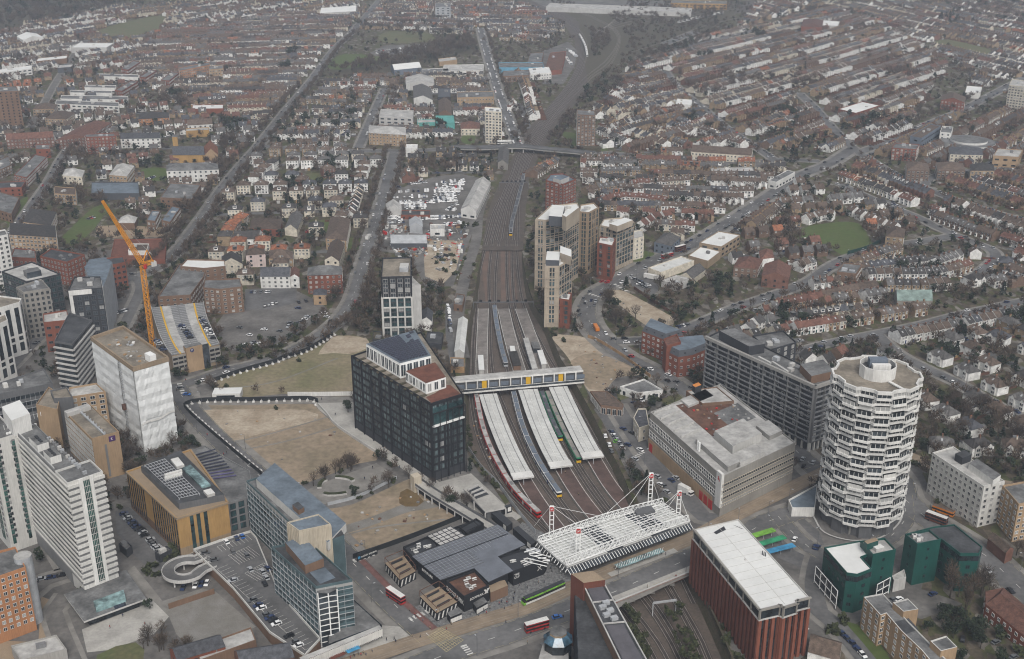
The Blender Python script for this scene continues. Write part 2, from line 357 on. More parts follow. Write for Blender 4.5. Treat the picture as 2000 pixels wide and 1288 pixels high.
 # GROUND, RAILWAY CUTTING, ROADS, OPEN PLOTS
def zr(y):return-4.5*max(0.0,min(1.0,(875-y)/100.0))
def PR(px,py,dz=0.0):
 """point at rail level (plus dz) seen at this spot."""
 z=0.0
 for _ in range(6):x,y=P(px,py,z+dz);z=zr(y)
 return P(px,py,z+dz)
def PRL(l,dz=0.0):return[PR(a,b,dz)for a,b in l]
LIPL=PL([(1250,1360),(1232,1310),(1212,1250),(1182,1190),(1110,1110),(1047,1048),(1010,1003),(970,945),(940,915),(915,870),(908,800),(909,720),(915,630),(925,580),(936,520),(942,488)])
LIPR=PL([(1470,1360),(1440,1310),(1400,1220),(1352,1123),(1290,1040),(1236,978),(1218,930),(1185,865),(1158,810),(1126,752),(1095,700),(1068,635),(1042,592),(1028,545),(1022,510),(1020,488)])
def garden_mat():
 m=bpy.data.materials.new('garden_ground');m.use_nodes=True;t=m.node_tree;N=t.nodes;L=t.links;b=N["Principled BSDF"];b.inputs['Roughness'].default_value=.95;b.inputs['Specular IOR Level'].default_value=.15
 g=N.new("ShaderNodeNewGeometry");mp=N.new("ShaderNodeMapping");mp.inputs['Rotation'].default_value=(0,0,.5);mp.inputs['Scale'].default_value=(1,.55,1);L.new(g.outputs['Position'],mp.inputs['Vector'])
 vo=N.new("ShaderNodeTexVoronoi");vo.inputs['Scale'].default_value=.27;L.new(mp.outputs[0],vo.inputs['Vector'])
 sp=N.new("ShaderNodeSeparateColor");L.new(vo.outputs['Color'],sp.inputs[0])
 cr=N.new("ShaderNodeValToRGB");e=cr.color_ramp;e.interpolation='CONSTANT'
 cols=[(0,(.075,.062,.044)),(.2,(.062,.066,.03)),(.4,(.10,.083,.062)),(.55,(.075,.072,.036)),(.7,(.125,.112,.096)),(.8,(.06,.05,.038)),(.93,(.17,.155,.135))]
 e.elements[0].position=0;e.elements[0].color=(*cols[0][1],1);e.elements[1].position=cols[1][0];e.elements[1].color=(*cols[1][1],1)
 for p,c in cols[2:]:q=e.elements.new(p);q.color=(*c,1)
 L.new(sp.outputs[0],cr.inputs[0])
 n=N.new("ShaderNodeTexNoise");n.inputs['Scale'].default_value=.35;n.inputs['Detail'].default_value=6;n.inputs['Roughness'].default_value=.7;L.new(g.outputs['Position'],n.inputs['Vector'])
 mr=N.new("ShaderNodeMapRange");mr.inputs[1].default_value=.3;mr.inputs[2].default_value=.7;mr.inputs[3].default_value=.55;mr.inputs[4].default_value=1.45;L.new(n.outputs['Fac'],mr.inputs[0])
 h=N.new("ShaderNodeHueSaturation");L.new(cr.outputs[0],h.inputs['Color']);L.new(mr.outputs[0],h.inputs['Value']);L.new(h.outputs[0],b.inputs['Base Color']);M['garden']=m;return m
garden_mat()
g=MB();S0=150.0
gp=[(-6000,S0),(LIPL[0][0]-10,S0)]+[tuple(p)for p in LIPL]+[tuple(p)for p in LIPR[::-1]]+[(LIPR[0][0]-4,S0),(6000,S0),(6000,9000),(-6000,9000)]
g.poly(gp,0.0,'garden');struct(g,'ground')
lp=resample(smooth([(LIPL[0][0]-10,S0)]+LIPL,8),7.5);nL=len(lp)
rp=smooth([(LIPR[0][0]-4,S0)]+LIPR,8);Lr=resample(rp,1.0);rp=[Lr[int(i*(len(Lr)-1)/(nL-1))]for i in range(nL)]
fl=MB();em=MB()
fpL=[];fpR=[]
for i in range(nL):
 a=lp[i][0];b=rp[i][0];d=(b-a).normalized();k=min(2.2,-zr(a.y)*.5);k2=min(2.2,-zr(b.y)*.5);fpL.append((a.x+d.x*k,a.y+d.y*k,zr(a.y)-.02));fpR.append((b.x-d.x*k2,b.y-d.y*k2,zr(b.y)-.02))
for i in range(nL-1):
 fl.face([fpL[i],fpR[i],fpR[i+1],fpL[i+1]],'ballast')
 em.face([(lp[i][0].x,lp[i][0].y,0),fpL[i],fpL[i+1],(lp[i+1][0].x,lp[i+1][0].y,0)],'scrub')
 em.face([(rp[i+1][0].x,rp[i+1][0].y,0),fpR[i+1],fpR[i],(rp[i][0].x,rp[i][0].y,0)],'scrub')
struct(fl,'railway_ballast_ground');struct(em,'railway_embankment_terrain')
mark([tuple(p)for p in LIPL]+[tuple(p)for p in LIPR[::-1]],3)
bl=MB()
def sheet(name,px,m,z,z0=0.0,occupy=True,grow=0.0,sm=False):
 p=PL(px,z0)
 if sm:p=[tuple(q)for q in smooth(p,5,True)]
 if occupy:mark(p,0 if sm else grow)
 b=MB();b.poly(p,z,m);return struct(b,name)
north=[(942,490),(948,440),(958,400),(972,365),(990,330),(1010,292),(1035,250),(1062,218),(1092,184),(1112,158),(1124,132),(1127,108),(1122,80),(1106,54),(1076,30),(1036,14),(985,2),(960,-8),(1040,-6),(1075,8),(1110,26),(1140,52),(1152,80),(1152,108),(1148,130),(1165,120),(1185,102),(1196,82),(1190,62),(1165,44),(1110,20),(1130,16),(1185,36),(1212,56),(1224,82),(1216,108),(1190,138),(1160,165),(1130,196),(1095,240),(1065,285),(1045,320),(1034,350),(1028,400),(1024,450),(1021,490)]
sheet('railway_trackbed_ground',north,'ballastdk',.05)
def track(px,w=2.6):
 t=MB();pts=smooth(PRL(px),8);t.strip(pts,w,.06+.004*track.n,'sleeper',zr)
 for s in(-.75,.75):t.beam(offset(pts,s),.2,.1+.004*track.n,.26,'rail',zr)
 track.n=(track.n+1)%9;struct(t,'railway_track');return pts
track.n=0
TR={}
TR[0]=track([(925,600),(918,680),(918,760),(930,840),(955,905),(985,955),(1030,1003),(1090,1060),(1160,1128),(1215,1190),(1262,1255),(1300,1330)])
TR[1]=track([(952,470),(935,540),(931,600),(924,680),(925,745),(932,790),(945,850),(968,905),(1005,965),(1052,1012),(1110,1068),(1180,1130),(1235,1190),(1285,1255),(1325,1330)])
TR[2]=track([(962,470),(955,540),(957,605),(959,690),(966,745),(983,790),(1010,850),(1040,915),(1080,975),(1130,1035),(1200,1105),(1265,1185),(1310,1255),(1345,1330)])
TR[3]=track([(975,470),(968,540),(969,605),(981,680),(994,735),(1003,775),(1020,840),(1049,905),(1092,972),(1140,1032),(1215,1105),(1278,1180),(1325,1255),(1358,1330)])
TR[4]=track([(990,470),(990,540),(996,605),(1018,680),(1042,735),(1058,775),(1080,835),(1110,890),(1150,955),(1200,1020),(1262,1090),(1320,1180),(1360,1255),(1390,1330)])
TR[5]=track([(1000,470),(1001,540),(1007,605),(1030,680),(1053,735),(1069,775),(1094,835),(1130,905),(1168,962),(1212,1020),(1272,1085),(1330,1180),(1372,1255),(1402,1330)])
TR[6]=track([(1008,470),(1013,540),(1026,605),(1062,680),(1094,735),(1116,775),(1150,835),(1188,900),(1222,955),(1262,1020),(1310,1090),(1355,1180)])
for k,xs in enumerate([(956,975,997,1018,1068,1116,1135,1132,1102,1050,970),(962,981,1002,1023,1073,1121,1140,1137,1107,1054,975),(969,987,1008,1028,1078,1128,1145,1142,1111,1058,980),(980,993,1013,1034,1084,1140,None,None,None),(992,1000,1018,1040,1088,1147,None,None),(1003,1008,1023,1046,1093,1153,None,None)]):
 ys=(470,400,345,292,220,155,110,75,40,14,-4);px=[(x,y)for x,y in zip(xs,ys)if x is not None]
 if len(px)<8:o=(k-3)*6;px+=[(1184+o*.6,118+o*.8),(1206+o*.4,84),(1198+o*.4,60-o*.2),(1165,40-o*.3),(1118,20-o*.3)]
 track(px)
track([(948,470),(962,420),(978,385)]);track([(1012,470),(1013,400),(1014,345)])
b=MB()
for k,q in enumerate([[(955,590),(948,520),(952,460)],[(985,590),(984,520),(985,450),(990,380)],[(1005,590),(998,520),(993,450)]]):b.strip(smooth(PRL(q),6),4.5,.03+.004*k,'ballast2',zr)
struct(b,'railway_gravel_strip_ground')
railg=np.zeros_like(occ);mark(PL(north),2,railg);mark_line(smooth(PL([(1119,160),(1137,110),(1133,75),(1102,40),(1050,14),(970,-6)]),8),24,railg);mark_line(smooth(PL([(1150,155),(1190,118),(1210,84),(1200,60),(1165,40),(1118,20)]),8),18,railg)
mark_line(smooth(PL([(1119,160),(1137,110),(1133,75),(1102,40),(1050,14),(970,-6)]),8),30);mark_line(smooth(PL([(1150,155),(1190,118),(1210,84),(1200,60),(1165,40),(1118,20)]),8),26)
mark(PL(north[:12]+[(1160,165),(1130,196),(1095,240),(1065,285),(1045,320),(1034,350),(1028,400),(1024,450),(1021,490)]),2)
# roads (line along the middle, width)
ROADS=[(9.5,'asphalt',2.5,1,[(262,540),(300,528),(345,490),(395,425),(430,375),(470,325),(505,285),(560,215),(610,155),(650,100),(690,60),(725,20),(742,0),(760,-20)]),(9.5,'asphalt',2.5,1,[(300,762),(345,757),(430,728),(520,705),(600,670),(655,630),(685,590),(700,545),(720,480),(738,420),(755,360),(772,294)]),(8,'asphalt',2.5,0,[(700,290),(712,262),(730,220),(752,172)]),(9,'asphalt',2.5,0,[(500,285),(600,292),(700,295),(807,294),(880,291),(940,289)]),(9,'asphalt',2.5,0,[(1154,297),(1230,303),(1330,312),(1450,318),(1530,312),(1600,316)]),(10,'asphalt',3,0,[(1014,287),(1007,272),(994,235),(979,196),(961,140),(944,80),(938,55)]),(12,'asphalt',4,1,[(345,757),(372,800),(420,852),(500,925),(560,975),(640,1052),(700,1112),(770,1182),(832,1238)]),(13,'asphalt',3,1,[(680,1350),(790,1312),(850,1288),(903,1266),(979,1243),(1081,1205),(1194,1160),(1278,1122),(1352,1090),(1440,1052),(1500,1020),(1560,1000)]),(12,'asphalt',4,1,[(1667,290),(1620,320),(1560,345),(1510,378),(1457,413),(1380,462),(1332,487),(1275,509),(1205,550),(1162,575),(1146,605),(1157,640),(1187,672),(1225,700),(1300,738),(1345,768),(1440,805),(1530,862),(1580,905),(1600,925)]),(9,'asphalt',3,0,[(1200,790),(1225,830),(1262,885),(1300,935),(1345,975),(1375,1010),(1440,1018)]),(15,'asphalt',3,1,[(1590,930),(1680,905),(1745,925),(1766,975),(1817,1018),(1870,1050),(1932,1092),(1985,1143),(2050,1190)]),(9,'asphalt',2.5,1,[(1520,1010),(1555,1049),(1601,1082),(1650,1080),(1720,1062),(1765,1020),(1766,975)]),(8,'asphalt',2.5,0,[(1600,1090),(1590,1140),(1600,1195),(1639,1227),(1690,1288),(1730,1340)]),(9,'asphalt',2.5,0,[(1200,668),(1290,662),(1345,642),(1400,618),(1437,602),(1520,574),(1580,550),(1610,529),(1650,507),(1720,485),(1800,472),(1870,460)]),(7,'asphalt',2,0,[(1545,690),(1632,668),(1711,652),(1800,634),(1887,612),(2000,588),(2060,575)]),(8,'asphalt',2.5,0,[(1890,548),(1921,528),(1944,506),(1936,488),(1887,468),(1835,447),(1790,424),(1720,396),(1640,360)]),(8,'asphalt',2.5,0,[(1711,652),(1750,689),(1787,710),(1814,723),(1867,747),(1919,778),(1972,805),(2040,840)]),(8,'asphalt',2.5,0,[(1300,140),(1328,175),(1363,203),(1422,252),(1489,297),(1520,318)]),(9,'asphalt',2.5,0,[(1560,182),(1590,210),(1636,262),(1667,290),(1692,308),(1755,345),(1850,385),(1960,420),(2040,440)]),(10,'asphalt',3,0,[(1680,298),(1755,269),(1820,240),(1877,217),(1930,189),(2000,154),(2060,130)]),(7,'asphalt',2.5,0,[(90,425),(60,470),(30,510)]),(7,'asphalt',2.5,0,[(145,275),(120,310),(95,355),(60,405),(20,460),(-30,520)]),(7,'asphalt2',2,0,[(150,100),(110,160),(80,215),(60,250)]),(8,'asphalt2',0,0,[(905,700),(895,640),(898,590),(912,530),(930,470),(935,420),(948,380)]),(7,'asphalt',2.5,0,[(215,690),(260,600),(275,560),(262,540)]),(7,'asphalt',2.5,0,[(262,540),(180,590),(100,640),(-20,760)]),(8,'asphalt2',3,0,[(20,1190),(90,1135),(140,1120),(110,1060)]),(7,'asphalt2',2,0,[(130,1160),(105,1195),(140,1290),(160,1340)]),(7,'asphalt',2,0,[(1230,120),(1330,95),(1430,72),(1535,38),(1580,20)]),(7,'asphalt',2,0,[(1685,6),(1760,20),(1839,34),(1965,66),(2020,80)]),(7,'asphalt',2,0,[(1800,365),(1840,340),(1960,330),(2030,335)]),]
RW=[]
for i,(wd,am,pv,dash,px)in enumerate(ROADS):
 pts=smooth(PL(px),7);RW.append(pts)
 if pv:
  b=MB();b.strip(pts,wd+2*pv,.03+.0042*i,'pave');struct(b,'pavement')
 b=MB();b.strip(pts,wd,.20+.0042*i,am);struct(b,'road');mark_line(pts,wd+2*pv+1.5)
 if dash:
  b=MB()
  for k,(p,d)in enumerate(resample(pts,6.0)):
   if p.y>1000:continue
   if k%2==0:
    b.strip([p,p+d*3.0],.28,.36,'line')
   for s in(-1,1):
    n=Vector((-d.y,d.x))*(wd/2-.5)*s;b.strip([p+n,p+n+d*4.2],.16,.36,'yline')
  struct(b,'road_markings')
def lerp_(a,b,t):return(a[0]+(b[0]-a[0])*t,a[1]+(b[1]-a[1])*t)
def paint(lines,wd,m='line',z=.37,name='road_markings',z0=0):
 b=MB()
 for l in lines:b.strip(smooth(PL(l,z0),3)if len(l)>2 else[Vector(q)for q in PL(l,z0)],wd,z,m)
 return struct(b,name)
trm=smooth(PL([(560,1345),(640,1312),(740,1278),(830,1248),(872,1236),(950,1212),(1030,1187),(1114,1150),(1184,1120),(1270,1085),(1352,1052),(1440,1006),(1533,960),(1600,928),(1680,893),(1740,880),(1830,915),(1900,935),(2030,960)]),6)
b=MB();b.strip(trm,8.5,.345,'tram');struct(b,'tramway_paving_road');mark_line(trm,9)
b=MB()
for o in(-2.9,-1.5,1.5,2.9):b.beam(offset(trm,o),.12,.35,.375,'rail')
struct(b,'tramway_rail_road')
PLOTS=[('town_pavement_ground','asphalt2',.010,[(-60,470),(230,490),(300,560),(345,690),(420,738),(690,775),(900,795),(905,870),(932,918),(962,950),(1002,1008),(1038,1050),(1100,1112),(1172,1190),(1200,1250),(1220,1320),(1230,1350),(-60,1350)]),('town_pavement_ground','asphalt2',.010,[(1246,978),(1228,930),(1196,865),(1170,810),(1140,752),(1260,705),(1380,790),(1560,900),(1620,940),(1790,890),(1830,1000),(1800,1150),(1640,1235),(1500,1330),(1452,1320),(1410,1220),(1362,1123),(1300,1040)]),('dirt_lot_ground','dirtgreen',.05,[(418,748),(470,728),(540,710),(600,688),(640,668),(660,656),(716,662),(720,700),(690,730),(691,772),(560,770),(470,775)]),('dirt_lot_ground','dirtpale',.056,[(640,668),(660,656),(716,662),(714,682),(680,692),(650,690),(622,693)]),('dirt_lot_ground','dirt',.05,[(368,800),(400,792),(612,790),(622,800),(650,825),(742,890),(700,906),(575,950),(520,938),(460,880)]),('dirt_lot_ground','dirtpale',.056,[(382,805),(470,800),(600,802),(620,820),(560,836),(500,850),(450,862),(415,835)]),('dirt_lot_ground','dirt',.05,[(622,1000),(690,985),(800,936),(815,950),(855,985),(905,1015),(800,1050),(690,1078),(640,1040)]),('dirt_lot_ground','dirtgrey',.056,[(660,1032),(720,1012),(790,985),(830,978),(860,990),(800,1000),(740,1022),(675,1042)]),('puddle_water','mud',.062,[(782,962),(795,955),(815,965),(828,980),(815,990),(792,990),(780,984)]),('paved_garden_ground','pave',.05,[(590,962),(640,940),(735,905),(775,932),(690,968),(635,985),(610,990)]),('plaza_pavement','palepave',.054,[(612,784),(690,780),(700,840),(800,898),(858,942),(920,925),(990,990),(1020,1010),(985,1030),(905,985),(815,935),(745,890),(650,822),(622,800)]),('pedestrian_path','pave',.06,[(345,770),(470,778),(692,775),(692,786),(470,792),(372,792),(352,800)]),('plaza_pavement','greysett',.058,[(830,1250),(905,1216),(1005,1182),(1060,1158),(1118,1133),(1122,1090),(1060,1040),(1020,1020),(960,1100),(900,1150),(800,1190),(760,1170)]),('boxpark_yard_pavement','asphalt2',.052,[(690,1085),(800,1055),(900,1010),(1000,1010),(1060,1060),(1100,1110),(930,1190),(850,1230),(770,1170),(700,1110)]),('plaza_pavement','palepave',.06,[(745,1222),(790,1225),(832,1246),(700,1292),(600,1300),(690,1262)]),('construction_ground','dirtpale',.05,[(1078,658),(1110,655),(1150,662),(1190,690),(1262,727),(1240,735),(1205,738),(1175,770),(1150,765),(1110,700)]),('construction_ground','dirt',.056,[(1115,705),(1160,690),(1210,706),(1262,727),(1205,738),(1178,765),(1150,760),(1128,725)]),('construction_ground','dirtpale',.06,[(1185,570),(1215,568),(1260,590),(1300,612),(1322,628),(1290,640),(1262,636),(1215,600)]),('car_park_asphalt_ground','asphalt2',.05,[(418,640),(440,610),(470,590),(560,560),(625,590),(640,605),(600,640),(560,665),(470,690),(440,680)]),('car_park_asphalt_ground','asphalt',.056,[(478,565),(580,562),(578,592),(520,605),(480,605)]),('yard_ground','asphalt2',.05,[(755,385),(800,360),(850,345),(900,340),(945,350),(940,400),(925,450),(905,500),(885,560),(830,560),(800,500),(740,490),(738,440)]),('yard_ground','dirtpale',.056,[(840,470),(905,470),(890,530),(865,555),(830,540),(828,505)]),('yard_ground','asphalt',.05,[(870,600),(905,580),(898,700),(880,720),(870,650)]),('yard_ground','asphalt',.05,[(1225,530),(1250,525),(1290,560),(1275,580),(1235,560)]),('school_playground_ground','tan',.05,[(192,442),(235,440),(320,445),(322,462),(235,468),(185,458)]),('car_park_asphalt_ground','asphalt',.05,[(1160,800),(1185,780),(1225,810),(1260,870),(1285,910),(1350,970),(1330,1000),(1270,950),(1215,880)]),('bus_station_ground','asphalt',.05,[(1470,1020),(1545,990),(1600,1040),(1620,1090),(1590,1120),(1520,1090)]),('office_yard_ground','asphalt',.05,[(225,1000),(250,990),(350,1060),(370,1100),(310,1125),(255,1080),(228,1040)]),('office_yard_ground','asphalt2',.05,[(1730,1165),(1790,1148),(1850,1168),(1880,1180),(1800,1210),(1745,1195)]),('plaza_pavement','palepave',.056,[(160,1230),(300,1175),(330,1205),(300,1240),(215,1270),(170,1275)]),('empty_plot_ground','dirtgrey',.05,[(300,1180),(395,1150),(420,1155),(500,1225),(380,1275),(345,1240),(330,1205)]),('bare_plot_ground','tan',.05,[(80,1165),(105,1175),(150,1275),(140,1330),(-30,1340),(-30,1250),(75,1255)]),('forecourt_pavement','pave',.052,[(245,1120),(262,1105),(330,1190),(300,1180),(280,1160)]),('lawn','lawn',.05,[(1545,458),(1587,441),(1670,435),(1700,470),(1705,482),(1652,500),(1610,478),(1560,468)]),('lawn','lawn2',.05,[(1825,85),(1850,78),(1900,88),(1942,102),(1920,112),(1870,100)]),('lawn','lawn2',.05,[(190,62),(240,45),(320,32),(310,62),(250,78),(205,74)]),('lawn','lawn',.05,[(640,130),(665,108),(720,108),(760,118),(735,128),(670,138)]),('lawn','lawn2',.05,[(740,74),(760,62),(830,64),(850,78),(800,84),(750,84)]),('lawn','lawn',.05,[(900,275),(915,252),(928,252),(925,282)]),('lawn','lawn',.05,[(1098,262),(1120,260),(1150,282),(1185,288),(1180,296),(1130,292)]),('lawn','lawn',.05,[(118,470),(150,435),(185,405),(215,400),(190,440),(165,465),(140,480)]),('lawn','lawn',.05,[(10,425),(35,395),(55,385),(40,420),(20,440)]),('lawn','lawn',.05,[(280,330),(325,330),(325,352),(275,350)]),('lawn','lawn',.05,[(620,432),(650,432),(648,452),(605,452)]),('lawn','lawn',.05,[(680,465),(702,465),(698,490),(676,490)]),('lawn','lawn',.056,[(1235,498),(1260,490),(1278,495),(1268,508),(1238,512)]),('lawn','lawn',.05,[(1640,1210),(1680,1222),(1720,1260),(1740,1290),(1700,1290),(1660,1245)]),('lawn','lawn2',.05,[(590,345),(620,338),(640,350),(610,362)]),('lawn','lawn2',.056,[(1205,765),(1222,760),(1228,778),(1210,783)]),('lawn','lawn2',.05,[(1288,782),(1325,770),(1338,782),(1300,792)]),('lawn','lawn2',.056,[(190,1280),(265,1255),(280,1290),(200,1320)]),('lawn','lawn2',.056,[(985,1225),(1060,1195),(1065,1200),(992,1232)]),('woodland_ground','scrub',.045,[(-60,-30),(200,-30),(250,10),(150,45),(0,58),(-60,70)]),('railway_scrub_ground','scrub',.04,[(1130,40),(1060,0),(1040,-20),(1480,-20),(1420,40),(1350,70),(1260,100),(1200,130),(1170,170),(1150,170),(1140,110)]),('woodland_ground','scrub',.045,[(640,140),(740,125),(860,90),(905,80),(935,95),(890,112),(780,140),(660,150)]),('depot_yard_ground','asphalt2',.05,[(1000,-20),(1420,-20),(1400,12),(1250,22),(1070,18)]),('car_yard_ground','asphalt2',.05,[(1060,100),(1110,82),(1128,100),(1122,130),(1100,165),(1060,165)]),('van_park_ground','asphalt2',.05,[(720,105),(750,90),(835,85),(835,100),(740,110)]),]
for i,(nm,m,z,px)in enumerate(PLOTS):sheet(nm,px,m,z+.0007*i,grow=1.0,sm=nm in('lawn','puddle_water','woodland_ground','dirt_lot_ground','construction_ground'),occupy=nm not in('town_pavement_ground','woodland_ground','railway_scrub_ground'))
paint([[(440,868),(520,850),(640,815)],[(470,880),(560,862),(655,835)],[(445,760),(540,745),(660,700)],[(660,1050),(740,1030),(870,1015)]],1.1,'dirtgrey',.066,'dirt_path')
x6=[q for q in RW[6]if proj(q.x,q.y)[1]>1085];b=MB();b.strip(offset(x6,4.2),3.0,.36,'redlane');struct(b,'bus_lane_road')
q=[P(835,1246),P(862,1228),P(905,1252),P(872,1275)];b=MB()
for k in range(9):b.strip([Vector(lerp_(q[0],q[3],k/8)),Vector(lerp_(q[1],q[2],k/8))],.3,.40,'yline');b.strip([Vector(lerp_(q[0],q[1],k/8)),Vector(lerp_(q[3],q[2],k/8))],.3,.405,'yline')
struct(b,'road_markings')
for c,d_ in(((690,1098),(40,-14)),((800,1212),(36,-16)),((1200,556),(24,14)),((1240,896),(16,-12)),((1150,575),(26,8)),((905,1262),(14,18)),((1345,772),(20,-14)),((350,750),(8,20))):
 b=MB();a0,a1=Vector(P(*c)),Vector(P(c[0]+d_[0],c[1]+d_[1]));dd=(a1-a0);n_=Vector((-dd.y,dd.x)).normalized()*1.3
 for k in range(0,9,2):u,v_=a0+dd*(k/9),a0+dd*((k+1)/9);b.face([(*(u-n_),.42),(*(v_-n_),.42),(*(v_+n_),.42),(*(u+n_),.42)],'line')
 struct(b,'road_crossing_markings')
mark(PL([(1060,10),(1420,-20),(1350,60),(1200,120),(1160,150),(1150,60)]))
# THE LARGE BUILDINGS
def lerp2(a,b,t):return(a[0]+(b[0]-a[0])*t,a[1]+(b[1]-a[1])*t)
def fins(root,a,b,n,z0,z1,w,d,m,name='fin',ends=True,off=.02):
 A,B=Vector(a),Vector(b);dr=(B-A).normalized();nn=Vector((dr.y,-dr.x));an=math.atan2(dr.y,dr.x)
 for i in range(n+1):
  if not ends and i in(0,n):continue
  p=A.lerp(B,i/n)+nn*(d/2+off);q=MB();q.box(p,w,d,z0,z1,m,an);part(q,name,root)
def bands(root,p,zs,h,d,m,name='floor_band',only=True,ends=0.0):
 p=ccw(p)
 for z in zs:
  b=MB()
  for i in range(len(p)):
   a,c=p[i],p[(i+1)%len(p)]
   if only and not facing(a,c):continue
   band(b,a,c,z,z+h,d,m,ends)
  part(b,name,root)
def roofbox(root,px,z,z0,wall,top,name='plant_room',rect=True):
 p=para(*px,z)if len(px)==3 else PL(px,z)
 b=MB();b.prism(p,z0,z,wall,top);return part(b,name,root),ccw(p)
def zlist(z0,z1,n):return[z0+(z1-z0)*i/n for i in range(n)]
# black office block by the station
H=43
q=PL([(688,694),(842,788),(904,769),(822,648)],H);base_near=P(857,935)
t=building('office_block','black clad office block with rooftop solar panels beside the station platforms','office block',q,H-.9,'black','rooftan',win=dict(fh=3.9,pitch=3.05,w=2.35,h=2.7,glass='officeglass',frame='dark',sill=.6,mull=1,z0=5))
ap=ccw(q)
for i in range(4):
 a,c=ap[i],ap[(i+1)%4]
 if facing(a,c):fins(t,a,c,max(2,round(math.dist(a,c)/8.6)),0,H,.7,.7,'black')
b=MB()
for i in range(4):
 a,c=ap[i],ap[(i+1)%4]
 if facing(a,c):band(b,a,c,.2,4.4,.06,'dark')
part(b,'ground_floor_band',t)
so=MB();s1,s2=P(842,788,H),P(904,769,H)
band(so,s1,s2,30.3,30.9,1.6,'steelwhite');part(so,'terrace_ledge',t)
so=MB();band(so,s1,s2,31.0,40.0,.35,'tealglass');part(so,'terrace_glazing',t)
d=(Vector(s2)-Vector(s1)).normalized();nn=Vector((d.y,-d.x))
for k in range(6):
 p=Vector(s1).lerp(Vector(s2),k/5)+nn*2.0;f=MB();f.bar((p.x,p.y,0),(p.x,p.y,38),.35,'black');part(f,'column',t)
f=MB();p1=Vector(s1)+nn*2;p2=Vector(s2)+nn*2;f.bar((p1.x,p1.y,38),(p2.x,p2.y,38),.5,'black');part(f,'top_rail',t)
rb,rp_=roofbox(t,[(715,672),(781,710),(842,695),(810,645)],H+7.5,H-.9,'steelwhite','roofblue','rooftop_pavilion')
sl=[]
for i in range(len(rp_)):
 a,c=rp_[i],rp_[(i+1)%4]
 if facing(a,c):sl+=grid_slots(a,c,H-.3,H+7,7.2,3.2,2.7,6.2,'greyglass','steelwhite',.4,1)
add_windows(t,sl,'pavilion_window')
b=MB();sp=inset(rp_,1.2);o,u,v_=Vector(sp[0]),Vector(sp[1])-Vector(sp[0]),Vector(sp[3])-Vector(sp[0]);pv_n=0
for i in range(14):
 for j in range(9):
  def pt(a,c):
   e0=Vector(sp[0]).lerp(Vector(sp[1]),a);e1=Vector(sp[3]).lerp(Vector(sp[2]),a);return e0.lerp(e1,c)
  x=pt((i+.5)/14,(j+.5)/9)
  if(i<5 and 5<j)and random.random()<.5:continue
  k=[pt((i+.06)/14,(j+.08)/9),pt((i+.94)/14,(j+.08)/9),pt((i+.94)/14,(j+.92)/9),pt((i+.06)/14,(j+.92)/9)]
  b.face([(k[0].x,k[0].y,H+7.8),(k[1].x,k[1].y,H+7.8),(k[2].x,k[2].y,H+8.1),(k[3].x,k[3].y,H+8.1)],'pv')
part(b,'solar_panel_array',t,kind='stuff')
rb,rp_=roofbox(t,[(792,725),(832,749),(871,737),(850,708)],H+5,H-.9,'steelwhite','roofred','rooftop_pavilion')
sl=[]
for i in range(len(rp_)):
 a,c=rp_[i],rp_[(i+1)%4]
 if facing(a,c):sl+=grid_slots(a,c,H-.3,H+4.6,4.8,2.6,2.2,4.2,'greyglass','steelwhite',.3,1)
add_windows(t,sl,'pavilion_window')
b=MB();b.poly(PL([(832,776),(842,787),(900,770),(880,752),(872,752),(850,768)],H-.85),H-.87,'roofred');part(b,'red_terrace_floor',t)
b=MB()
for i in range(10):p=P(705+i*13.2,700+i*8,H);b.box(p,5,1.6,H-.86,H-.3,'scrub',.65)
part(b,'roof_planter',t)
# tall tower with white lattice
H=41;q=rect3((745,541),(802.5,539.5),(809,502),H)
t=building('apartment_tower','slim dark tower with white lattice lower floors behind the black office block','tower',q,H-.9,'dark','rooftan')
a,c=ccw(q)[0],None
for i in range(4):
 A,B=ccw(q)[i],ccw(q)[(i+1)%4]
 if not facing(A,B):continue
 nb=4
 add_windows(t,grid_slots(A,B,27,39.6,3.15,math.dist(A,B)/4-.2,3.0,2.4,'greyglass','pale',.4,1,.2)+grid_slots(A,B,.5,27,3.3,math.dist(A,B)/4-.2,3.2,2.6,'tealglass','midgrey',.4,1,.2))
 fins(t,A,B,4,27.2,H,.7,.45,'black');fins(t,A,B,4,0,27.2,.9,.8,'offwhite','lattice_post')
 for z in(.2,6.5,13.5,20,26.6):b=MB();band(b,A,B,z,z+.8,.78,'offwhite',.4);part(b,'lattice_beam',t)
A=P(803,545,H);w2=MB();p=rect3((803,560),(822,557),(812,503),33);w2.prism(p,0,33,'pale','rooflight');part(w2,'side_wing',t)
o,_=roofbox(t,[(780,523),(797,523),(799,514)],H+2.2,H-.9,'metal','pale','plant_unit')
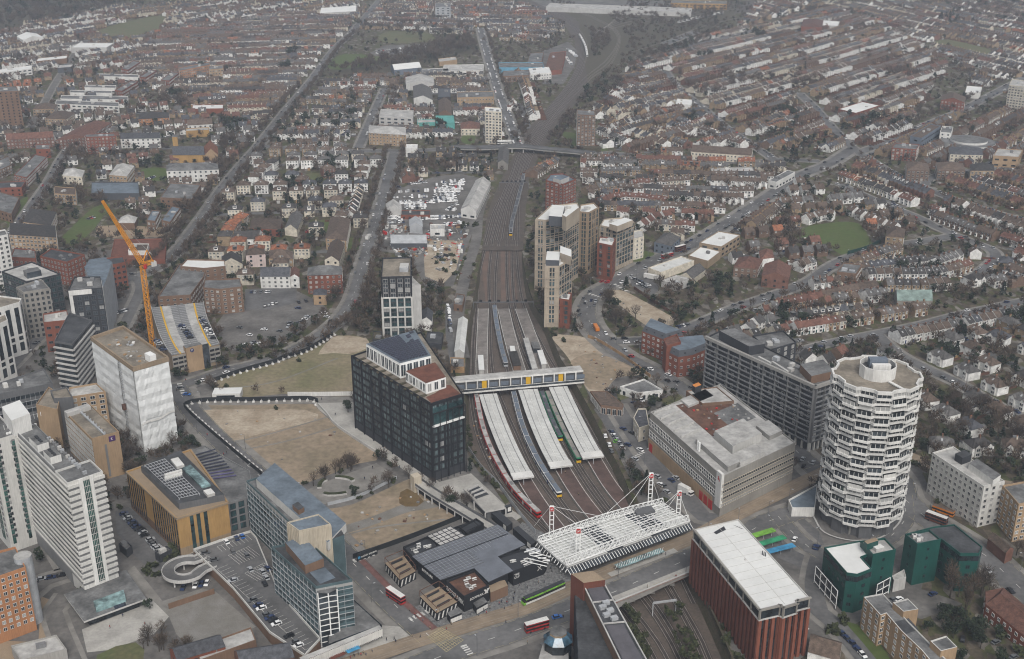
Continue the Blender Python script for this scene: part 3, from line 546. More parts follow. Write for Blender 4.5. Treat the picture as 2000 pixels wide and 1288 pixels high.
# wrapped tower block and crane
H=48.7;q=PL([(179,658),(260,717),(327.5,697.5),(240,637)],H)
t=building('wrapped_tower_block','tower block under refurbishment wrapped in white sheeting','tower block',q,H-1.6,'sheet','rooftan',par=1.6,parapet='tan')
p=ccw(q)
b=MB()
for i in range(4):band(b,p[i],p[(i+1)%4],H-2.4,H+.1,.5,'tan',.5)
part(b,'timber_edge',t)
for i in range(4):
 A,B=p[i],p[(i+1)%4]
 if not facing(A,B):continue
 L=math.dist(A,B);b=MB();dr=(Vector(B)-Vector(A)).normalized();nn=Vector((dr.y,-dr.x));n=16;k=14
 pts=[[None]*(k+1)for _ in range(n+1)]
 for a_ in range(n+1):
  for c_ in range(k+1):
   z=1.0+(H-3.6)*a_/n;off=.25+.35*random.random()+(.25 if a_%2 else 0);x=Vector(A).lerp(Vector(B),c_/k)+nn*off;pts[a_][c_]=(x.x,x.y,z)
 for a_ in range(n):
  for c_ in range(k):
   if L>25 and c_==9:continue
   if L<25 and a_==5 and 1<c_<k:continue
   b.face([pts[a_][c_],pts[a_][c_+1],pts[a_+1][c_+1],pts[a_+1][c_]],'sheet')
 part(b,'sheeting',t)
 if L>25:
  b=MB()
  for z in np.arange(1,H-2,2.2):
   x0=Vector(A).lerp(Vector(B),9.1/k)+nn*.5;x1=Vector(A).lerp(Vector(B),9.9/k)+nn*.5;b.bar((x0.x,x0.y,z),(x1.x,x1.y,z),.25,'metal');b.bar((x0.x,x0.y,z),(x1.x,x1.y,z+2.2),.15,'metal')
  part(b,'scaffold_strip',t);b=MB();b.box(Vector(A).lerp(Vector(B),9.5/k)+nn*1.2,1.8,1.6,19,22,'rust',math.atan2(dr.y,dr.x));part(b,'hoist_cage',t)
 else:
  b=MB();x0,x1=Vector(A)+nn*.9,Vector(B)+nn*.6;
  for j in range(12):
   u0,u1=x0.lerp(x1,j/12),x0.lerp(x1,(j+1)/12);zz=lambda f:16.2+1.9*f+.5*math.sin(f*9)
   b.face([(u0.x,u0.y,zz(j/12)-.7),(u1.x,u1.y,zz((j+1)/12)-.7),(u1.x,u1.y,zz((j+1)/12)+.5),(u0.x,u0.y,zz(j/12)+.5)],'white')
  part(b,'torn_sheet_flap',t)
for _ in range(26):
 u,v_=random.uniform(.12,.88),random.uniform(.2,.8);x=Vector(p[0]).lerp(Vector(p[1]),u).lerp(Vector(p[3]).lerp(Vector(p[2]),u),v_);b=MB();b.box(x,random.uniform(.5,2),random.uniform(.5,1.6),H-1.58,H-1.58+random.uniform(.2,.9),random.choice(['metal','rust','concrete','timber','white']),random.random()*3);part(b,'roof_debris',t)
b=MB();b.prism(rect3((282,690),(293,696),(300,690),H+2.2),H-1.6,H+2.2,'steelwhite');part(b,'plant_room',t)
cb=P(300,690);cr_=thing('tower_crane','yellow luffing tower crane with raised jib behind the wrapped tower','crane',(*cb,0))
def lattice(b,a,c,w,m,n,tip=None):
 a,c=Vector(a),Vector(c);d=(c-a).normalized();up=Vector((0,0,1))if abs(d.z)<.9 else Vector((1,0,0));x=d.cross(up).normalized();y=x.cross(d);tip=tip or w
 cor=lambda t:[a.lerp(c,t)+(x*sx+y*sy)*((w*(1-t)+tip*t)/2)for sx,sy in((-1,-1),(1,-1),(1,1),(-1,1))]
 for i in range(4):b.bar(cor(0)[i],cor(1)[i],.34,m)
 for k in range(n):
  u,v_=cor(k/n),cor((k+1)/n)
  for i in range(4):b.bar(u[i],v_[(i+1)%4],.2,m);b.bar(v_[i],v_[(i+1)%4],.18,m)
zc=57;b=MB();lattice(b,(*cb,0),(*cb,zc),2.4,'craneyellow',20);part(b,'mast',cr_)
tip=P(200,393,101);b=MB();lattice(b,(cb[0],cb[1],zc+1.5),(*tip,101),2.2,'craneyellow',22,1.0);part(b,'jib',cr_)
dv=(Vector(cb)-Vector(tip)).normalized();ce=Vector(cb)+dv*7
b=MB();lattice(b,(cb[0],cb[1],zc+.8),(ce.x,ce.y,zc+.8),2.0,'craneyellow',4);part(b,'counter_jib',cr_)
b=MB();b.box(ce,3.2,3.2,zc-1.8,zc+1.0,'pale',.6);part(b,'counterweight',cr_)
b=MB();af=Vector(cb)+dv*4;b.bar((cb[0],cb[1],zc+1),(af.x,af.y,zc+9),.5,'craneyellow');b.bar((ce.x,ce.y,zc+1),(af.x,af.y,zc+9),.35,'craneyellow');part(b,'a_frame',cr_)
b=MB();tp=Vector((*tip,101));ft=Vector((cb[0],cb[1],zc+1.5));k=ft.lerp(tp,.9);b.bar((af.x,af.y,zc+9),k,.12,'metal');part(b,'pendant_cable',cr_)
b=MB();b.box((cb[0]+1.9,cb[1]-.5),1.6,2,zc-1.6,zc+.8,'red');part(b,'cab',cr_)
# striped slab block (left), its head block, wing and podium
H=56;A,B=P(37,850,H),P(131,944,H);Rr=P(200,920,H)
dAB=(Vector(B)-Vector(A)).normalized();nR=Vector((dAB.y,-dAB.x))
if(Vector(Rr)-Vector(B)).dot(nR)<0:nR=-nR
wH=(Vector(Rr)-Vector(B)).dot(nR);LA=(Vector(A)-Vector(B)).length
V2=lambda u,v_:tuple(Vector(B)-dAB*u+nR*v_)
head=[V2(0,0),V2(0,wH),V2(13,wH),V2(13,0)];slab=[V2(13,0),V2(13,wH*.62),V2(LA+6,wH*.62),V2(LA+6,0)]
t=building('office_tower','tall white slab office tower with striped facade rising from a dark podium','office tower',head,H-.9,'offwhite','roofgrey')
building('','','',slab,H-.9,'grey','roofgrey',root=t,wname='wall');mark(slab,2)
nf=17;zs=zlist(6.5,H-1.5,nf);fh=zs[1]-zs[0]
b0=[V2(0.3,0),V2(LA+6,0)]
for z in zs:
 b=MB();band(b,b0[1],b0[0],z+fh*.76,z+fh*1.0,.5,'offwhite');part(b,'balcony_band',t)
 b=MB();band(b,b0[1],b0[0],z+.2,z+fh*.6,.12,'glassb');part(b,'window_band',t)
 a,c=head[0],head[1]
 for f0,f1 in((-.02,.3),(.7,1.02)):
  b=MB();band(b,lerp2(a,c,max(0,f0)),lerp2(a,c,min(1,f1)),z+fh*.05,z+fh*.5,.1,'grey');part(b,'end_window_band',t);b=MB();band(b,lerp2(a,c,f0),lerp2(a,c,f1),z+fh*.52,z+fh*1.0,.7,'offwhite');part(b,'balcony_band',t)
b=MB();band(b,lerp2(a,c,.43),lerp2(a,c,.60),6,H-1.5,.15,'greenglass');part(b,'stair_glazing',t)
b=MB();band(b,lerp2(a,c,.30),lerp2(a,c,.42),5,H,.5,'white');band(b,lerp2(a,c,.61),lerp2(a,c,.70),5,H,.5,'white');part(b,'stair_pier',t)
b=MB()
for z in zs:band(b,lerp2(a,c,.425),lerp2(a,c,.605),z,z+.22,.3,'pale')
for k in(.47,.515,.56):x=lerp2(a,c,k);b.bar((x[0]+nR.x*.0-dAB.x*-.2,x[1]+dAB.y*.2,6),(x[0]+dAB.x*.2,x[1]+dAB.y*.2,H-1.5),.14,'pale')
part(b,'glazing_bars',t)
for u,v_,su,sv in((LA*.42,3.6,8,4.5),(LA*.70,3.6,10,4.8)):
 pc=V2(u+2,v_);b=MB();b.box(pc,su,sv,H-.88,H+2.4,'white',math.atan2(dAB.y,dAB.x),top='roofgrey');part(b,'plant_unit',t)
 for k in range(4):pc2=V2(u-1+k*1.9,v_);f=MB();f.tube((*pc2,H+2.4),(*pc2,H+2.9),.7,.7,'dark',10);part(f,'fan',t)
b=MB()
for k in range(14):x=V2(4+k*3,wH*.60);b.box(x,1.6,.9,H-.88,H+random.uniform(.2,1.0),random.choice(['metal','pale','grey']),.8)
part(b,'roof_services',t)
b=MB();b.bar((*V2(14,.3),H+.9),(*V2(LA+5,.3),H+.9),.12,'steelwhite');b.bar((*V2(14,.3),H+.4),(*V2(LA+5,.3),H+.4),.1,'steelwhite');part(b,'roof_railing',t)
c1,c2=P(35,847,H),P(-18,863,H)
w1=Vector(c1);w2_=Vector(c2);dw=(w1-w2_).normalized();nb_=Vector((-dw.y,dw.x));
if nb_.y<0:nb_=-nb_
wing=[tuple(w2_),tuple(w1),tuple(w1+nb_*34),tuple(w2_+nb_*34)];mark(wing,2)
building('','','',wing,H-.9,'offwhite','roofgrey',root=t)
wp=ccw(wing)
for i in range(4):
 a,c=wp[i],wp[(i+1)%4]
 if facing(a,c):
  add_windows(t,[s for s in grid_slots(a,c,6,H-2,fh,4.2,1.5,1.5,'glassb','grey',1.0,1)])
  for f0 in(.12,.72):
   b=MB();band(b,lerp2(a,c,f0),lerp2(a,c,f0+.12),4,H-2,.12,'greenglass');part(b,'glazed_strip',t)
  b=MB()
  for z in zs:
   for f0 in(.12,.72):band(b,lerp2(a,c,f0),lerp2(a,c,f0+.12),z+fh*.6,z+fh*.85,.18,'grey')
  part(b,'strip_panel',t)
o,_=roofbox(t,[(3,795),(22,822),(58,808)],H+7,H-.9,'white','roofwhite','lift_motor_room')
b=MB()
for k in range(12):p=P(8+k*6.5,836-k*2.4,H);b.bar((*p,H-.9),(*p,H+1.2),.15,'steelwhite');b.box(P(14+k*5,845-k*1.6,H),.9,.6,H-.88,H-.1,'steelwhite')
part(b,'roof_services',t)
pod=thing('entrance_podium','flat dark podium canopy under the white striped tower','canopy',(*P(200,1170),0));pz=4.6
pp=PL([(125,1161),(164,1214),(286,1169),(247,1113),(232,1118)],pz);b=MB();b.prism(pp,pz-.8,pz,'pale','roofgrey',True);part(b,'canopy_roof',pod);mark(pp,1)
b=MB();b.prism(inset(ccw(pp),2.6),0,pz-.8,'glass');part(b,'glazed_wall',pod)
b=MB();g_=PL([(182,1173),(187,1187),(245,1166),(241,1151)],pz+2.5);b.prism(g_,pz,pz+2.2,'paleglass');part(b,'glass_lantern',pod)
for k in range(5):x0,x1=P(222+k*4.5,1180-k*1.6,pz),P(227+k*4.5,1190-k*1.6,pz);b=MB();b.bar((*x0,pz+.1),(*x1,pz+.1),.9,'pv',.12);part(b,'solar_panel',pod)
# yellow brick block with roof plant
H=20;q=PL([(247,921),(345,1012),(445,981),(372,878)],H)
t=building('office_building','yellow brick office building with large steel roof plant enclosure','office building',q,H-.6,'yellowbrick','tan',par=.6)
p=ccw(q)
for i in range(4):
 a,c=p[i],p[(i+1)%4]
 if not facing(a,c):continue
 L=math.dist(a,c)
 if L>40:
  n=22
  for k in range(n):
   if 8<=k<=10:continue
   b=MB();band(b,lerp2(a,c,(k+.28)/n),lerp2(a,c,(k+.72)/n),1.5,H-1.2,.1,'glass');part(b,'window_strip',t)
  b=MB();band(b,a,c,0,4.5,.06,'brownbrick');part(b,'base_course',t)
 else:
  for f0 in(.24,.37,.51):
   b=MB();band(b,lerp2(a,c,f0),lerp2(a,c,f0+.07),.6,H-1.2,.12,'tealglass');part(b,'window_strip',t)
  b=MB();band(b,a,c,0,4.2,.06,'tan');part(b,'base_course',t)
b=MB()
for i in range(4):band(b,p[i],p[(i+1)%4],H-.8,H+.05,.5,'tan',.5)
part(b,'eaves',t)
o,ep=roofbox(t,[(275,911),(349,984),(438,966),(352,880)],H+2.6,H-.6,'midgrey','roofdark','plant_enclosure')
fr=[(283,911),(350,975),(390,966),(322,898)];fp=PL(fr,H+3)
b=MB()
for k in range(15):
 a,c=lerp2(fp[0],fp[1],k/14),lerp2(fp[3],fp[2],k/14);b.bar((*a,H+3.4),(*c,H+3.4),.22,'metal')
for k in range(8):
 a,c=lerp2(fp[0],fp[3],k/7),lerp2(fp[1],fp[2],k/7);b.bar((*a,H+3.5),(*c,H+3.5),.2,'metal')
for c0 in fp:b.bar((*c0,H+2.5),(*c0,H+3.6),.3,'metal')
part(b,'steel_grid',t)
for k in range(12):
 x=P(325+(k%6)*5.5,931+(k//6)*6-(k%6)*1.6,H+3);b=MB();b.box(x,1.4,1.0,H+2.6,H+4.4,'white',.7);part(b,'chiller',t)
b=MB();gp_=PL([(355,915),(395,952),(412,948),(372,908)],H+3.2);b.prism(gp_,H+2.6,H+3.4,'paleglass');part(b,'rooflight',t)
for c3 in([(333,897),(345,912),(360,908)],[(397,958),(405,967),(420,963)]):roofbox(t,c3,H+4,H+2.6,'pale','white','plant_unit')
q2=PL([(372,878),(445,981),(495,966),(488,918),(464,905),(400,869)],H-4)
t=building('office_annexe','low grey office annexe with rows of roof solar panels','office building',q2,H-5,'grey','roofgrey',par=.6,win=dict(fh=3.6,pitch=3,w=2.6,h=2.8,glass='tealglass',frame='dark',sill=.4))
for k in range(10):
 x0=P(378+k*4.2,890+k*5,H-4.5);x1=P(420+k*4.6,878+k*5.6,H-4.5);b=MB();b.bar((*x0,H-4.5),(*x1,H-4.5),.95,'pv' if k<7 else 'pvviolet',.25);part(b,'solar_panel_row',t)
 # pair of teal slab blocks with a beige lift core
def slabglass(root,p,z0,z1,nf,spand,glass,frame,pitch=3.2):
 p=ccw(p);fh=(z1-z0)/nf
 for i in range(len(p)):
  a,c=p[i],p[(i+1)%len(p)]
  if not facing(a,c)or math.dist(a,c)<2:continue
  for k in range(nf):
   b=MB();band(b,a,c,z0+k*fh+fh*.5,z0+(k+1)*fh-.12,.1,glass);part(b,'window_band',root)
   b=MB();band(b,a,c,z0+k*fh,z0+k*fh+.2,.22,frame);part(b,'floor_rail',root)
  n=max(1,round(math.dist(a,c)/pitch));fins(root,a,c,n,z0,z1,.13,.18,frame,'mullion')
M['slabglass']=glassmat('slabglass',(.05,.082,.09),blind=.12);defm('tealpanel',(.075,.115,.125),rough=.5,var=.15,scale=.15)
H=26.5;qa=rect3((481,939),(624,1071),(651,1012),H)
qa=[P(481,939,H),P(600,1052,H),P(672,1037,H),P(645,1010,H),P(538,921,H)]
t=building('slab_office_block','long teal panelled slab office with grey roof behind its taller twin','office block',qa,H-.9,'tealpanel','roofgrey');slabglass(t,[qa[0],qa[1],qa[4]],1.5,H-1,8,'tealpanel','slabglass','metal')
slabglass(t,[qa[1],qa[2],qa[3]],1.5,H-1,8,'tealpanel','slabglass','metal',4)
roofbox(t,[(500,936),(640,1060),(676,1022),(545,922)][:3],H+3.2,H-.9,'offwhite','roofblue','roof_storey')
for c3 in([(571,986),(583,997),(594,991)],):roofbox(t,c3,H+5.5,H+3.2,'brownbrick','roofdark','plant_room')
H=27.5;qb=PL([(530,1068),(617,1146),(688,1132),(600,1054)],H)
t=building('slab_office_block','teal glass slab office with white zigzag stair rising above the car deck','office block',qb,H-.9,'tealpanel','roofdark');slabglass(t,qb,1,H-1,9,'tealpanel','slabglass','metal')
roofbox(t,[(557,1060),(596,1105),(632,1091)],H+3,H-.9,'brownbrick','roofblue','roof_storey');o=MB();o.poly(PL([(604,1115),(625,1138),(655,1126),(635,1106)],H),H-.7,'roofblue');part(o,'roof_deck',t)
cp_=ccw(qb)
for i in range(4):
 a,c=cp_[i],cp_[(i+1)%4]
 if facing(a,c)and math.dist(a,c)<24:
  dd=(Vector(c)-Vector(a)).normalized();n_=Vector((dd.y,-dd.x));s0=Vector(a)+dd*.3;L=7.5
  b=MB();k=[s0,s0+dd*L,s0+dd*L+n_*1.6,s0+dd*L*.5+n_*3.2,s0+n_*1.6];b.prism([tuple(x)for x in k],0,H-2,'greyglass','roofgrey');part(b,'stair_tower',t)
  b=MB()
  for x in(k[2],k[3],k[4]):b.bar((x.x,x.y,0),(x.x,x.y,H-2),.4,'steelwhite')
  part(b,'stair_post',t)
  b=MB()
  for z in zlist(2,H-2,9):
   b.bar((*(k[4]+n_*.05),z),(*(k[3]+n_*.1),z+1.4),.3,'steelwhite');b.bar((*(k[3]+n_*.1),z+1.4),(*(k[2]+n_*.05),z),.3,'steelwhite')
  part(b,'zigzag_trim',t)
H=37;qc=PL([(561,1020),(584,1037),(646,1024),(622,1004)],H)
t=building('lift_core_block','tall beige ribbed lift core joining the two teal slabs','lift tower',qc,H-.5,'cream','roofblue',par=.5)
for i in range(4):
 a,c=ccw(qc)[i],ccw(qc)[(i+1)%4]
 if facing(a,c):fins(t,a,c,7,10,H-.6,.35,.25,'cream','rib')
b=MB();b.prism(PL([(637,1037),(645,1055),(672,1045),(664,1030)],29),0,29,'tealpanel','roofdark');part(b,'side_block',t)
pz=6;t=building('shop_podium','low shop podium with mossy flat roof and pleated white canopy','shop',PL([(640,1260),(692,1240),(746,1221),(692,1172),(640,1180)],pz),pz-.3,'glass','roofgrey',par=.3)
b=MB();a,c=Vector(P(590,1292,pz)),Vector(P(747,1228,pz));dd=(c-a).normalized();n_=Vector((dd.y,-dd.x));n=44
for k in range(n):
 u,v_=a.lerp(c,k/n),a.lerp(c,(k+1)/n);m_=a.lerp(c,(k+.5)/n)+n_*.7
 for x,y in((u,m_),(m_,v_)):b.face([(x.x,x.y,pz-3.4),(y.x,y.y,pz-3.4),(y.x,y.y,pz+.2),(x.x,x.y,pz+.2)],'white')
part(b,'pleated_canopy',t);b=MB();b.strip([a-n_*1.2,c-n_*1.2],2.6,pz+.1,'rooflight');part(b,'canopy_roof',t)
b=MB();u=a.lerp(c,.32)+n_*1.2;v_=a.lerp(c,.5)+n_*1.2;b.strip([u,v_],2.2,3.0,'darkred');part(b,'awning',t);b=MB();u=a.lerp(c,.52)+n_*1.3;v_=a.lerp(c,.68)+n_*1.3;b.strip([u,v_],2.4,3.1,'busblue');part(b,'awning',t)
dz=5.0
dk=thing('parking_deck','raised rooftop car park beside the teal slab offices','car park',(*P(480,1130),0));dp=PL([(378,1076),(430,1058),(489,1040),(500,1052),(545,1160),(625,1250),(600,1277),(596,1283),(527,1237),(455,1150),(419,1115)],dz);mark(dp,1)
b=MB();b.walls(dp,0,dz-.2,'brownbrick');part(b,'wall',dk);b=MB();b.poly(dp,dz-.1,'asphalt');part(b,'deck_surface',dk)
b=MB()
for i in range(len(dp)):
 a,c=dp[i],dp[(i+1)%len(dp)];b.bar((*a,dz+.45),(*c,dz+.45),.35,'offwhite',1.1)
part(b,'parapet',dk)
b=MB()
def bay(b,p0,p1,n,dep,z,side=1,m='line'):
 A,B=Vector(P(*p0,z)),Vector(P(*p1,z));d=(B-A).normalized();nn=Vector((-d.y,d.x))*side
 for k in range(n+1):
  x=A.lerp(B,k/n);b.strip([x,x+nn*dep],.16,z+.03,m)
 b.strip([A,B],.16,z+.034,m)
bay(b,(424,1112),(596,1270),26,5,dz,1);bay(b,(446,1085),(485,1068),8,9.5,dz,-1);bay(b,(478,1120),(515,1100),8,9,dz,-1);bay(b,(384,1075),(420,1094),5,5,dz,-1);bay(b,(424,1068),(482,1046),8,5,dz,-1)
part(b,'bay_lines',dk)
ramp=thing('spiral_car_ramp','white edged looping car ramp up to the rooftop car park','ramp',(*P(362,1118),0));rc=P(362,1111,dz);cpts=[]
for k in range(23):an=R(60+k*13);cpts.append((rc[0]+7.2*math.cos(an),rc[1]+7.2*math.sin(an)))
e1,e2=P(385,1078,dz),P(424,1108,dz);path=smooth([P(398,1086,dz)]+cpts[1:-2]+[P(395,1112,dz),P(418,1102,dz)],2);n=len(path)
b=MB();b.beam(path,5.2,dz-.9,dz-.3,'pale',None,'asphalt');part(b,'ramp_deck',ramp);mark([tuple(x)for x in path],3)
for s in(1,-1):b=MB();b.beam(offset(path,s*2.6),.25,dz-.9,dz+.6,'pale');part(b,'parapet',ramp)
for k in(4,9,14,19):x=cpts[k];b=MB();b.tube((*x,0),(*x,dz-.8),.35,.35,'white');part(b,'column',ramp)
# orange brick slab with round stair tower, bottom left
H=30;q=PL([(-30,1136),(50,1108),(30,1068),(-50,1090)],H)
t=building('brick_office_slab','orange brick slab with rows of white windows beside a grey stair tower','office block',q,H-.8,'orangebrick','roofgrey',win=dict(fh=3.2,pitch=2.3,w=1.3,h=1.6,glass='glassb',frame='white',sill=.9,z0=4))
b=MB();st=P(44,1085,H+1.5);r=3.4;b.prism([(st[0]+r*math.cos(a_),st[1]+r*math.sin(a_))for a_ in np.linspace(0,2*math.pi,20)[:-1]],0,H+1.5,'metal','rooflight');part(b,'stair_tower',t);mark(q,2)
# brown hotel with purple sign
H=24;q=PL([(125,803),(179,857),(232,843),(176,789)],H)
t=building('hotel','brown brick hotel with pale panelled side and small purple sign','hotel',q,H-.6,'buff','rooftan',par=.6)
p=ccw(q)
for i in range(4):
 a,c=p[i],p[(i+1)%4]
 if not facing(a,c):continue
 if math.dist(a,c)>22:add_windows(t,grid_slots(a,c,1,H-1,3,3,2.4,2.2,'offwhite','pale',.4,1))
 else:
  b=MB();band(b,lerp2(a,c,.42),lerp2(a,c,.5),1,H-5,.1,'grey');part(b,'window_strip',t)
  b=MB();band(b,lerp2(a,c,.60),lerp2(a,c,.84),H-4.2,H-1.4,.2,'purple');s_=part(b,'hotel_sign',t)
  dd=(Vector(c)-Vector(a)).normalized();n_=Vector((dd.y,-dd.x));x=Vector(lerp2(a,c,.72))+n_*.26
  b=MB();m0=[(.62*math.cos(f),.62*math.sin(f))for f in np.linspace(.6,5.2,12)];m1=[(.25+.48*math.cos(f),.1+.5*math.sin(f))for f in np.linspace(5.0,.9,12)]
  for j in range(11):b.face([(x.x+dd.x*u,x.y+dd.y*u,H-2.7+v_)for u,v_ in(m0[j],m0[j+1],m1[10-j],m1[11-j])],'white')
  part(b,'moon_emblem',s_)if False else part(b,'moon_emblem',t)
b=MB();x0,x1=P(155,803,H),P(204,849,H);b.bar((*x0,H),(*x1,H),.8,'metal',.8)
part(b,'duct',t)
for k in range(9):x=lerp2(x0,x1,(k+.5)/9);b=MB();b.tube((x[0]+.9,x[1],H-.5),(x[0]+.9,x[1],H+.7),.4,.4,'metal');part(b,'vent',t)
roofbox(t,[(125,803),(131,808),(177,793)],H+1.6,H-.6,'pale','rooflight','roof_screen')
building('','','',PL([(70,790),(112,800),(118,770),(95,755)],H+1),H,'buff','rooftan',root=t);building('','','',PL([(105,778),(142,776),(130,755),(98,762)],H+3),H+2,'midgrey','rooftan',root=t)
building('','','',PL([(135,776),(206,765),(188,748),(135,757)],H),H-.9,'buff','rooflight',root=t,win=dict(fh=3.1,pitch=4,w=2.4,h=1.8,glass='glassb',frame='white',z0=1));mark(PL([(70,790),(206,765),(188,748),(95,755)]),2)
# offices in the upper left cluster
def office(label,px,h,wall,roof,rect=False,name='office_building',cat='office building',**kw):
 q=(rect3 if rect else para)(*px,h)if len(px)==3 else PL(px,h);return building(name,label,cat,q,h-.9,wall,roof,**kw)
t=office('grey flat roofed office with long strip windows beside the hotel',[(-40,778),(-30,757),(85,720),(103,748)],24,'midgrey','roofgrey',plant=4);slabglass(t,PL([(-40,778),(103,748),(85,720)],24),8,20.5,3,'midgrey','glass','metal',2.4)
t=office('office tower with dark sloping roof and zigzag white floor bands',[(106,666),(141,672),(180,625),(135,610)],32,'midgrey','roofdark');p=PL([(106,666),(141,672),(180,625),(135,610)],32)
for z in zlist(2,31,9):
 b=MB()
 for i in range(4):
  a,c=ccw(p)[i],ccw(p)[(i+1)%4]
  if facing(a,c):band(b,a,c,z,z+.9,.9,'pale',.6)
 part(b,'floor_band',t)
 b=MB()
 for i in range(4):
  a,c=ccw(p)[i],ccw(p)[(i+1)%4]
  if facing(a,c):band(b,a,c,z+1.1,z+3,.12,'greyglass')
 part(b,'window_band',t)
office('red brick office with pale flat roof behind the zigzag banded tower',[(85,630),(135,625),(130,605),(84,613)],20,'redbrick','rooflight',win=dict(fh=4,pitch=3.6,w=2.4,h=1.5,glass='glass',frame='midgrey'),plant=2)
t=office('grey stone office slab with close set windows near the curved car park',[(31,561),(45,571),(97,563),(80,545)],32,'stone','roofgrey',win=dict(fh=3.3,pitch=2.6,w=1.5,h=1.9,glass='glass',frame='grey'),plant=3)
t=office('wide office with pale green metal roof at the left edge',[(3,530),(52,550),(118,535),(62,511)],27,'dark','rooflight',win=dict(fh=3.6,pitch=3.2,w=2.8,h=2.4,glass='tealglass',frame='midgrey'),plant=2);roofbox(t,[(45,528),(52,534),(80,528)],30,26,'greyglass','roofgrey','roof_lantern')
t=office('dark glass tower with white top banner and curved metal flank',[(132,568),(200,562),(196,540),(145,541)],36,'dark','roofgrey',win=dict(fh=3.5,pitch=3.4,w=2.6,h=2.4,glass='greyglass',frame='midgrey'),plant=4)
b=MB();p=ccw(PL([(132,568),(200,562),(196,540),(145,541)],36))
for i in range(4):
 a,c=p[i],p[(i+1)%4]
 if facing(a,c)and math.dist(a,c)>18:
  band(b,lerp2(a,c,.02),lerp2(a,c,.68),32.6,35.8,.2,'white');band(b,lerp2(a,c,.02),lerp2(a,c,.12),4,32.5,.18,'white')
part(b,'banner',t)
cv=[P(x,y,34)for x,y in((200,562),(208,545),(219,512),(205,503),(175,507),(165,522),(172,540))];b=MB();b.prism(cv,0,34,'metal','roofblue');part(b,'curved_flank',t);mark(cv,2)
office('red brick offices with dark roofs behind the green roofed office',[(78,500),(130,512),(165,497),(100,485)],18,'redbrick','roofdark',win=dict(fh=3.5,pitch=3,w=1.4,h=1.6,glass='glass',frame='pale'),plant=3)
office('small red brick office with saw tooth roof unit',[(20,502),(70,505),(68,488),(28,484)],14,'redbrick','roofgrey',win=dict(fh=3.5,pitch=3,w=1.4,h=1.6,glass='glass',frame='pale'),plant=2)
office('dark red brick office beside the crane',[(205,520),(245,512),(240,500),(200,505)],20,'redbrick','roofdark',win=dict(fh=3.4,pitch=3,w=2,h=1.6,glass='glass',frame='midgrey'))
t=office('white tower with square black windows at the left edge',[(-40,470),(15,458),(10,448),(-45,458)],40,'white','roofgrey',win=dict(fh=3.2,pitch=3,w=1.6,h=1.8,glass='glass',frame='offwhite'))
for lb,px,h in(('cream office with tall dark window slots below the grey stone slab',[(-30,610),(38,590),(42,583),(-20,575)],34),('nearer cream office with tall dark window slots at the left edge',[(-60,660),(15,625),(10,612),(-60,640)],36)):
 t=office(lb,px,h,'white','rooftan');p=ccw(PL(px,h))
 for i in range(4):
  a,c=p[i],p[(i+1)%4]
  if facing(a,c):
   n=max(1,round(math.dist(a,c)/5.5))
   for k in range(n):
    for z0,z1 in((3,8.5),(10,12.5),(14,h-3)):b=MB();band(b,lerp2(a,c,(k+.25)/n),lerp2(a,c,(k+.75)/n),z0,z1,.1,'glass');part(b,'window_slot',t)
t=office('brown brick flats with white bay windows beside the curved car park',[(397,562),(430,565),(473,560),(468,543),(432,545),(400,545)],18,'brownbrick','roofgrey',name='apartment_block',cat='apartment block',win=dict(fh=2.9,pitch=3.4,w=1.8,h=1.4,glass='glassb',frame='white'))
t=office('long brown brick block with grey flat roof right of the crane',[(308,580),(372,576),(398,540),(402,520),(350,515)],15,'brownbrick','roofgrey',name='apartment_block',cat='apartment block',win=dict(fh=3,pitch=3.6,w=1.6,h=1.4,glass='glass',frame='pale'))
office('small brick block under an angular white roof',[(352,520),(398,524),(440,520),(438,508),(365,506)],17,'brownbrick','roofwhite',name='apartment_block',cat='apartment block',win=dict(fh=3,pitch=4,w=1.4,h=1.4,glass='glass',frame='pale'))
H=13;rows=[((295,600),(397,590)),((303,628),(402,614)),((312,655),(412,640)),((326,682),(424,665)),((336,694),(428,672))]
Lc=smooth(PL([r[0]for r in rows],H),4);Rc=smooth(PL([r[1]for r in rows],H),4);n=min(len(Lc),len(Rc))
Lc=[x[0]for x in resample(Lc,1)];Rc=[x[0]for x in resample(Rc,1)];n=16;Lc=[Lc[int(i*(len(Lc)-1)/n)]for i in range(n+1)];Rc=[Rc[int(i*(len(Rc)-1)/n)]for i in range(n+1)]
t=thing('multi_storey_car_park','curved multi storey car park with yellow lines on its roof deck','car park',(*P(370,690),0));poly=[tuple(x)for x in Lc]+[tuple(x)for x in Rc[::-1]];mark(poly,2)
cpL,cpR=Lc,Rc
def cpt(u,v_):k=min(n-1,int(v_*n));f=v_*n-k;return Lc[k].lerp(Lc[k+1],f).lerp(Rc[k].lerp(Rc[k+1],f),u)
b=MB();b.walls(poly,0,H-.4,'tan');part(b,'wall',t);b=MB();b.poly(poly,H-.3,'grey');part(b,'roof_deck',t)
def cstrip(u0,u1,z,m,v0=0.0,v1=1.0):
 b=MB();K=14
 for k in range(K):
  a,c=v0+(v1-v0)*k/K,v0+(v1-v0)*(k+1)/K;q=[cpt(u0,a),cpt(u1,a),cpt(u1,c),cpt(u0,c)];b.face([(x.x,x.y,z)for x in q][::-1],m)
 return b
part(cstrip(.20,.36,H-.27,'rooflight'),'driving_lane',t);part(cstrip(.64,.80,H-.27,'rooflight'),'driving_lane',t);part(cstrip(.165,.195,H-.26,'yellow'),'yellow_line',t);part(cstrip(.805,.835,H-.26,'yellow'),'yellow_line',t)
b=MB()
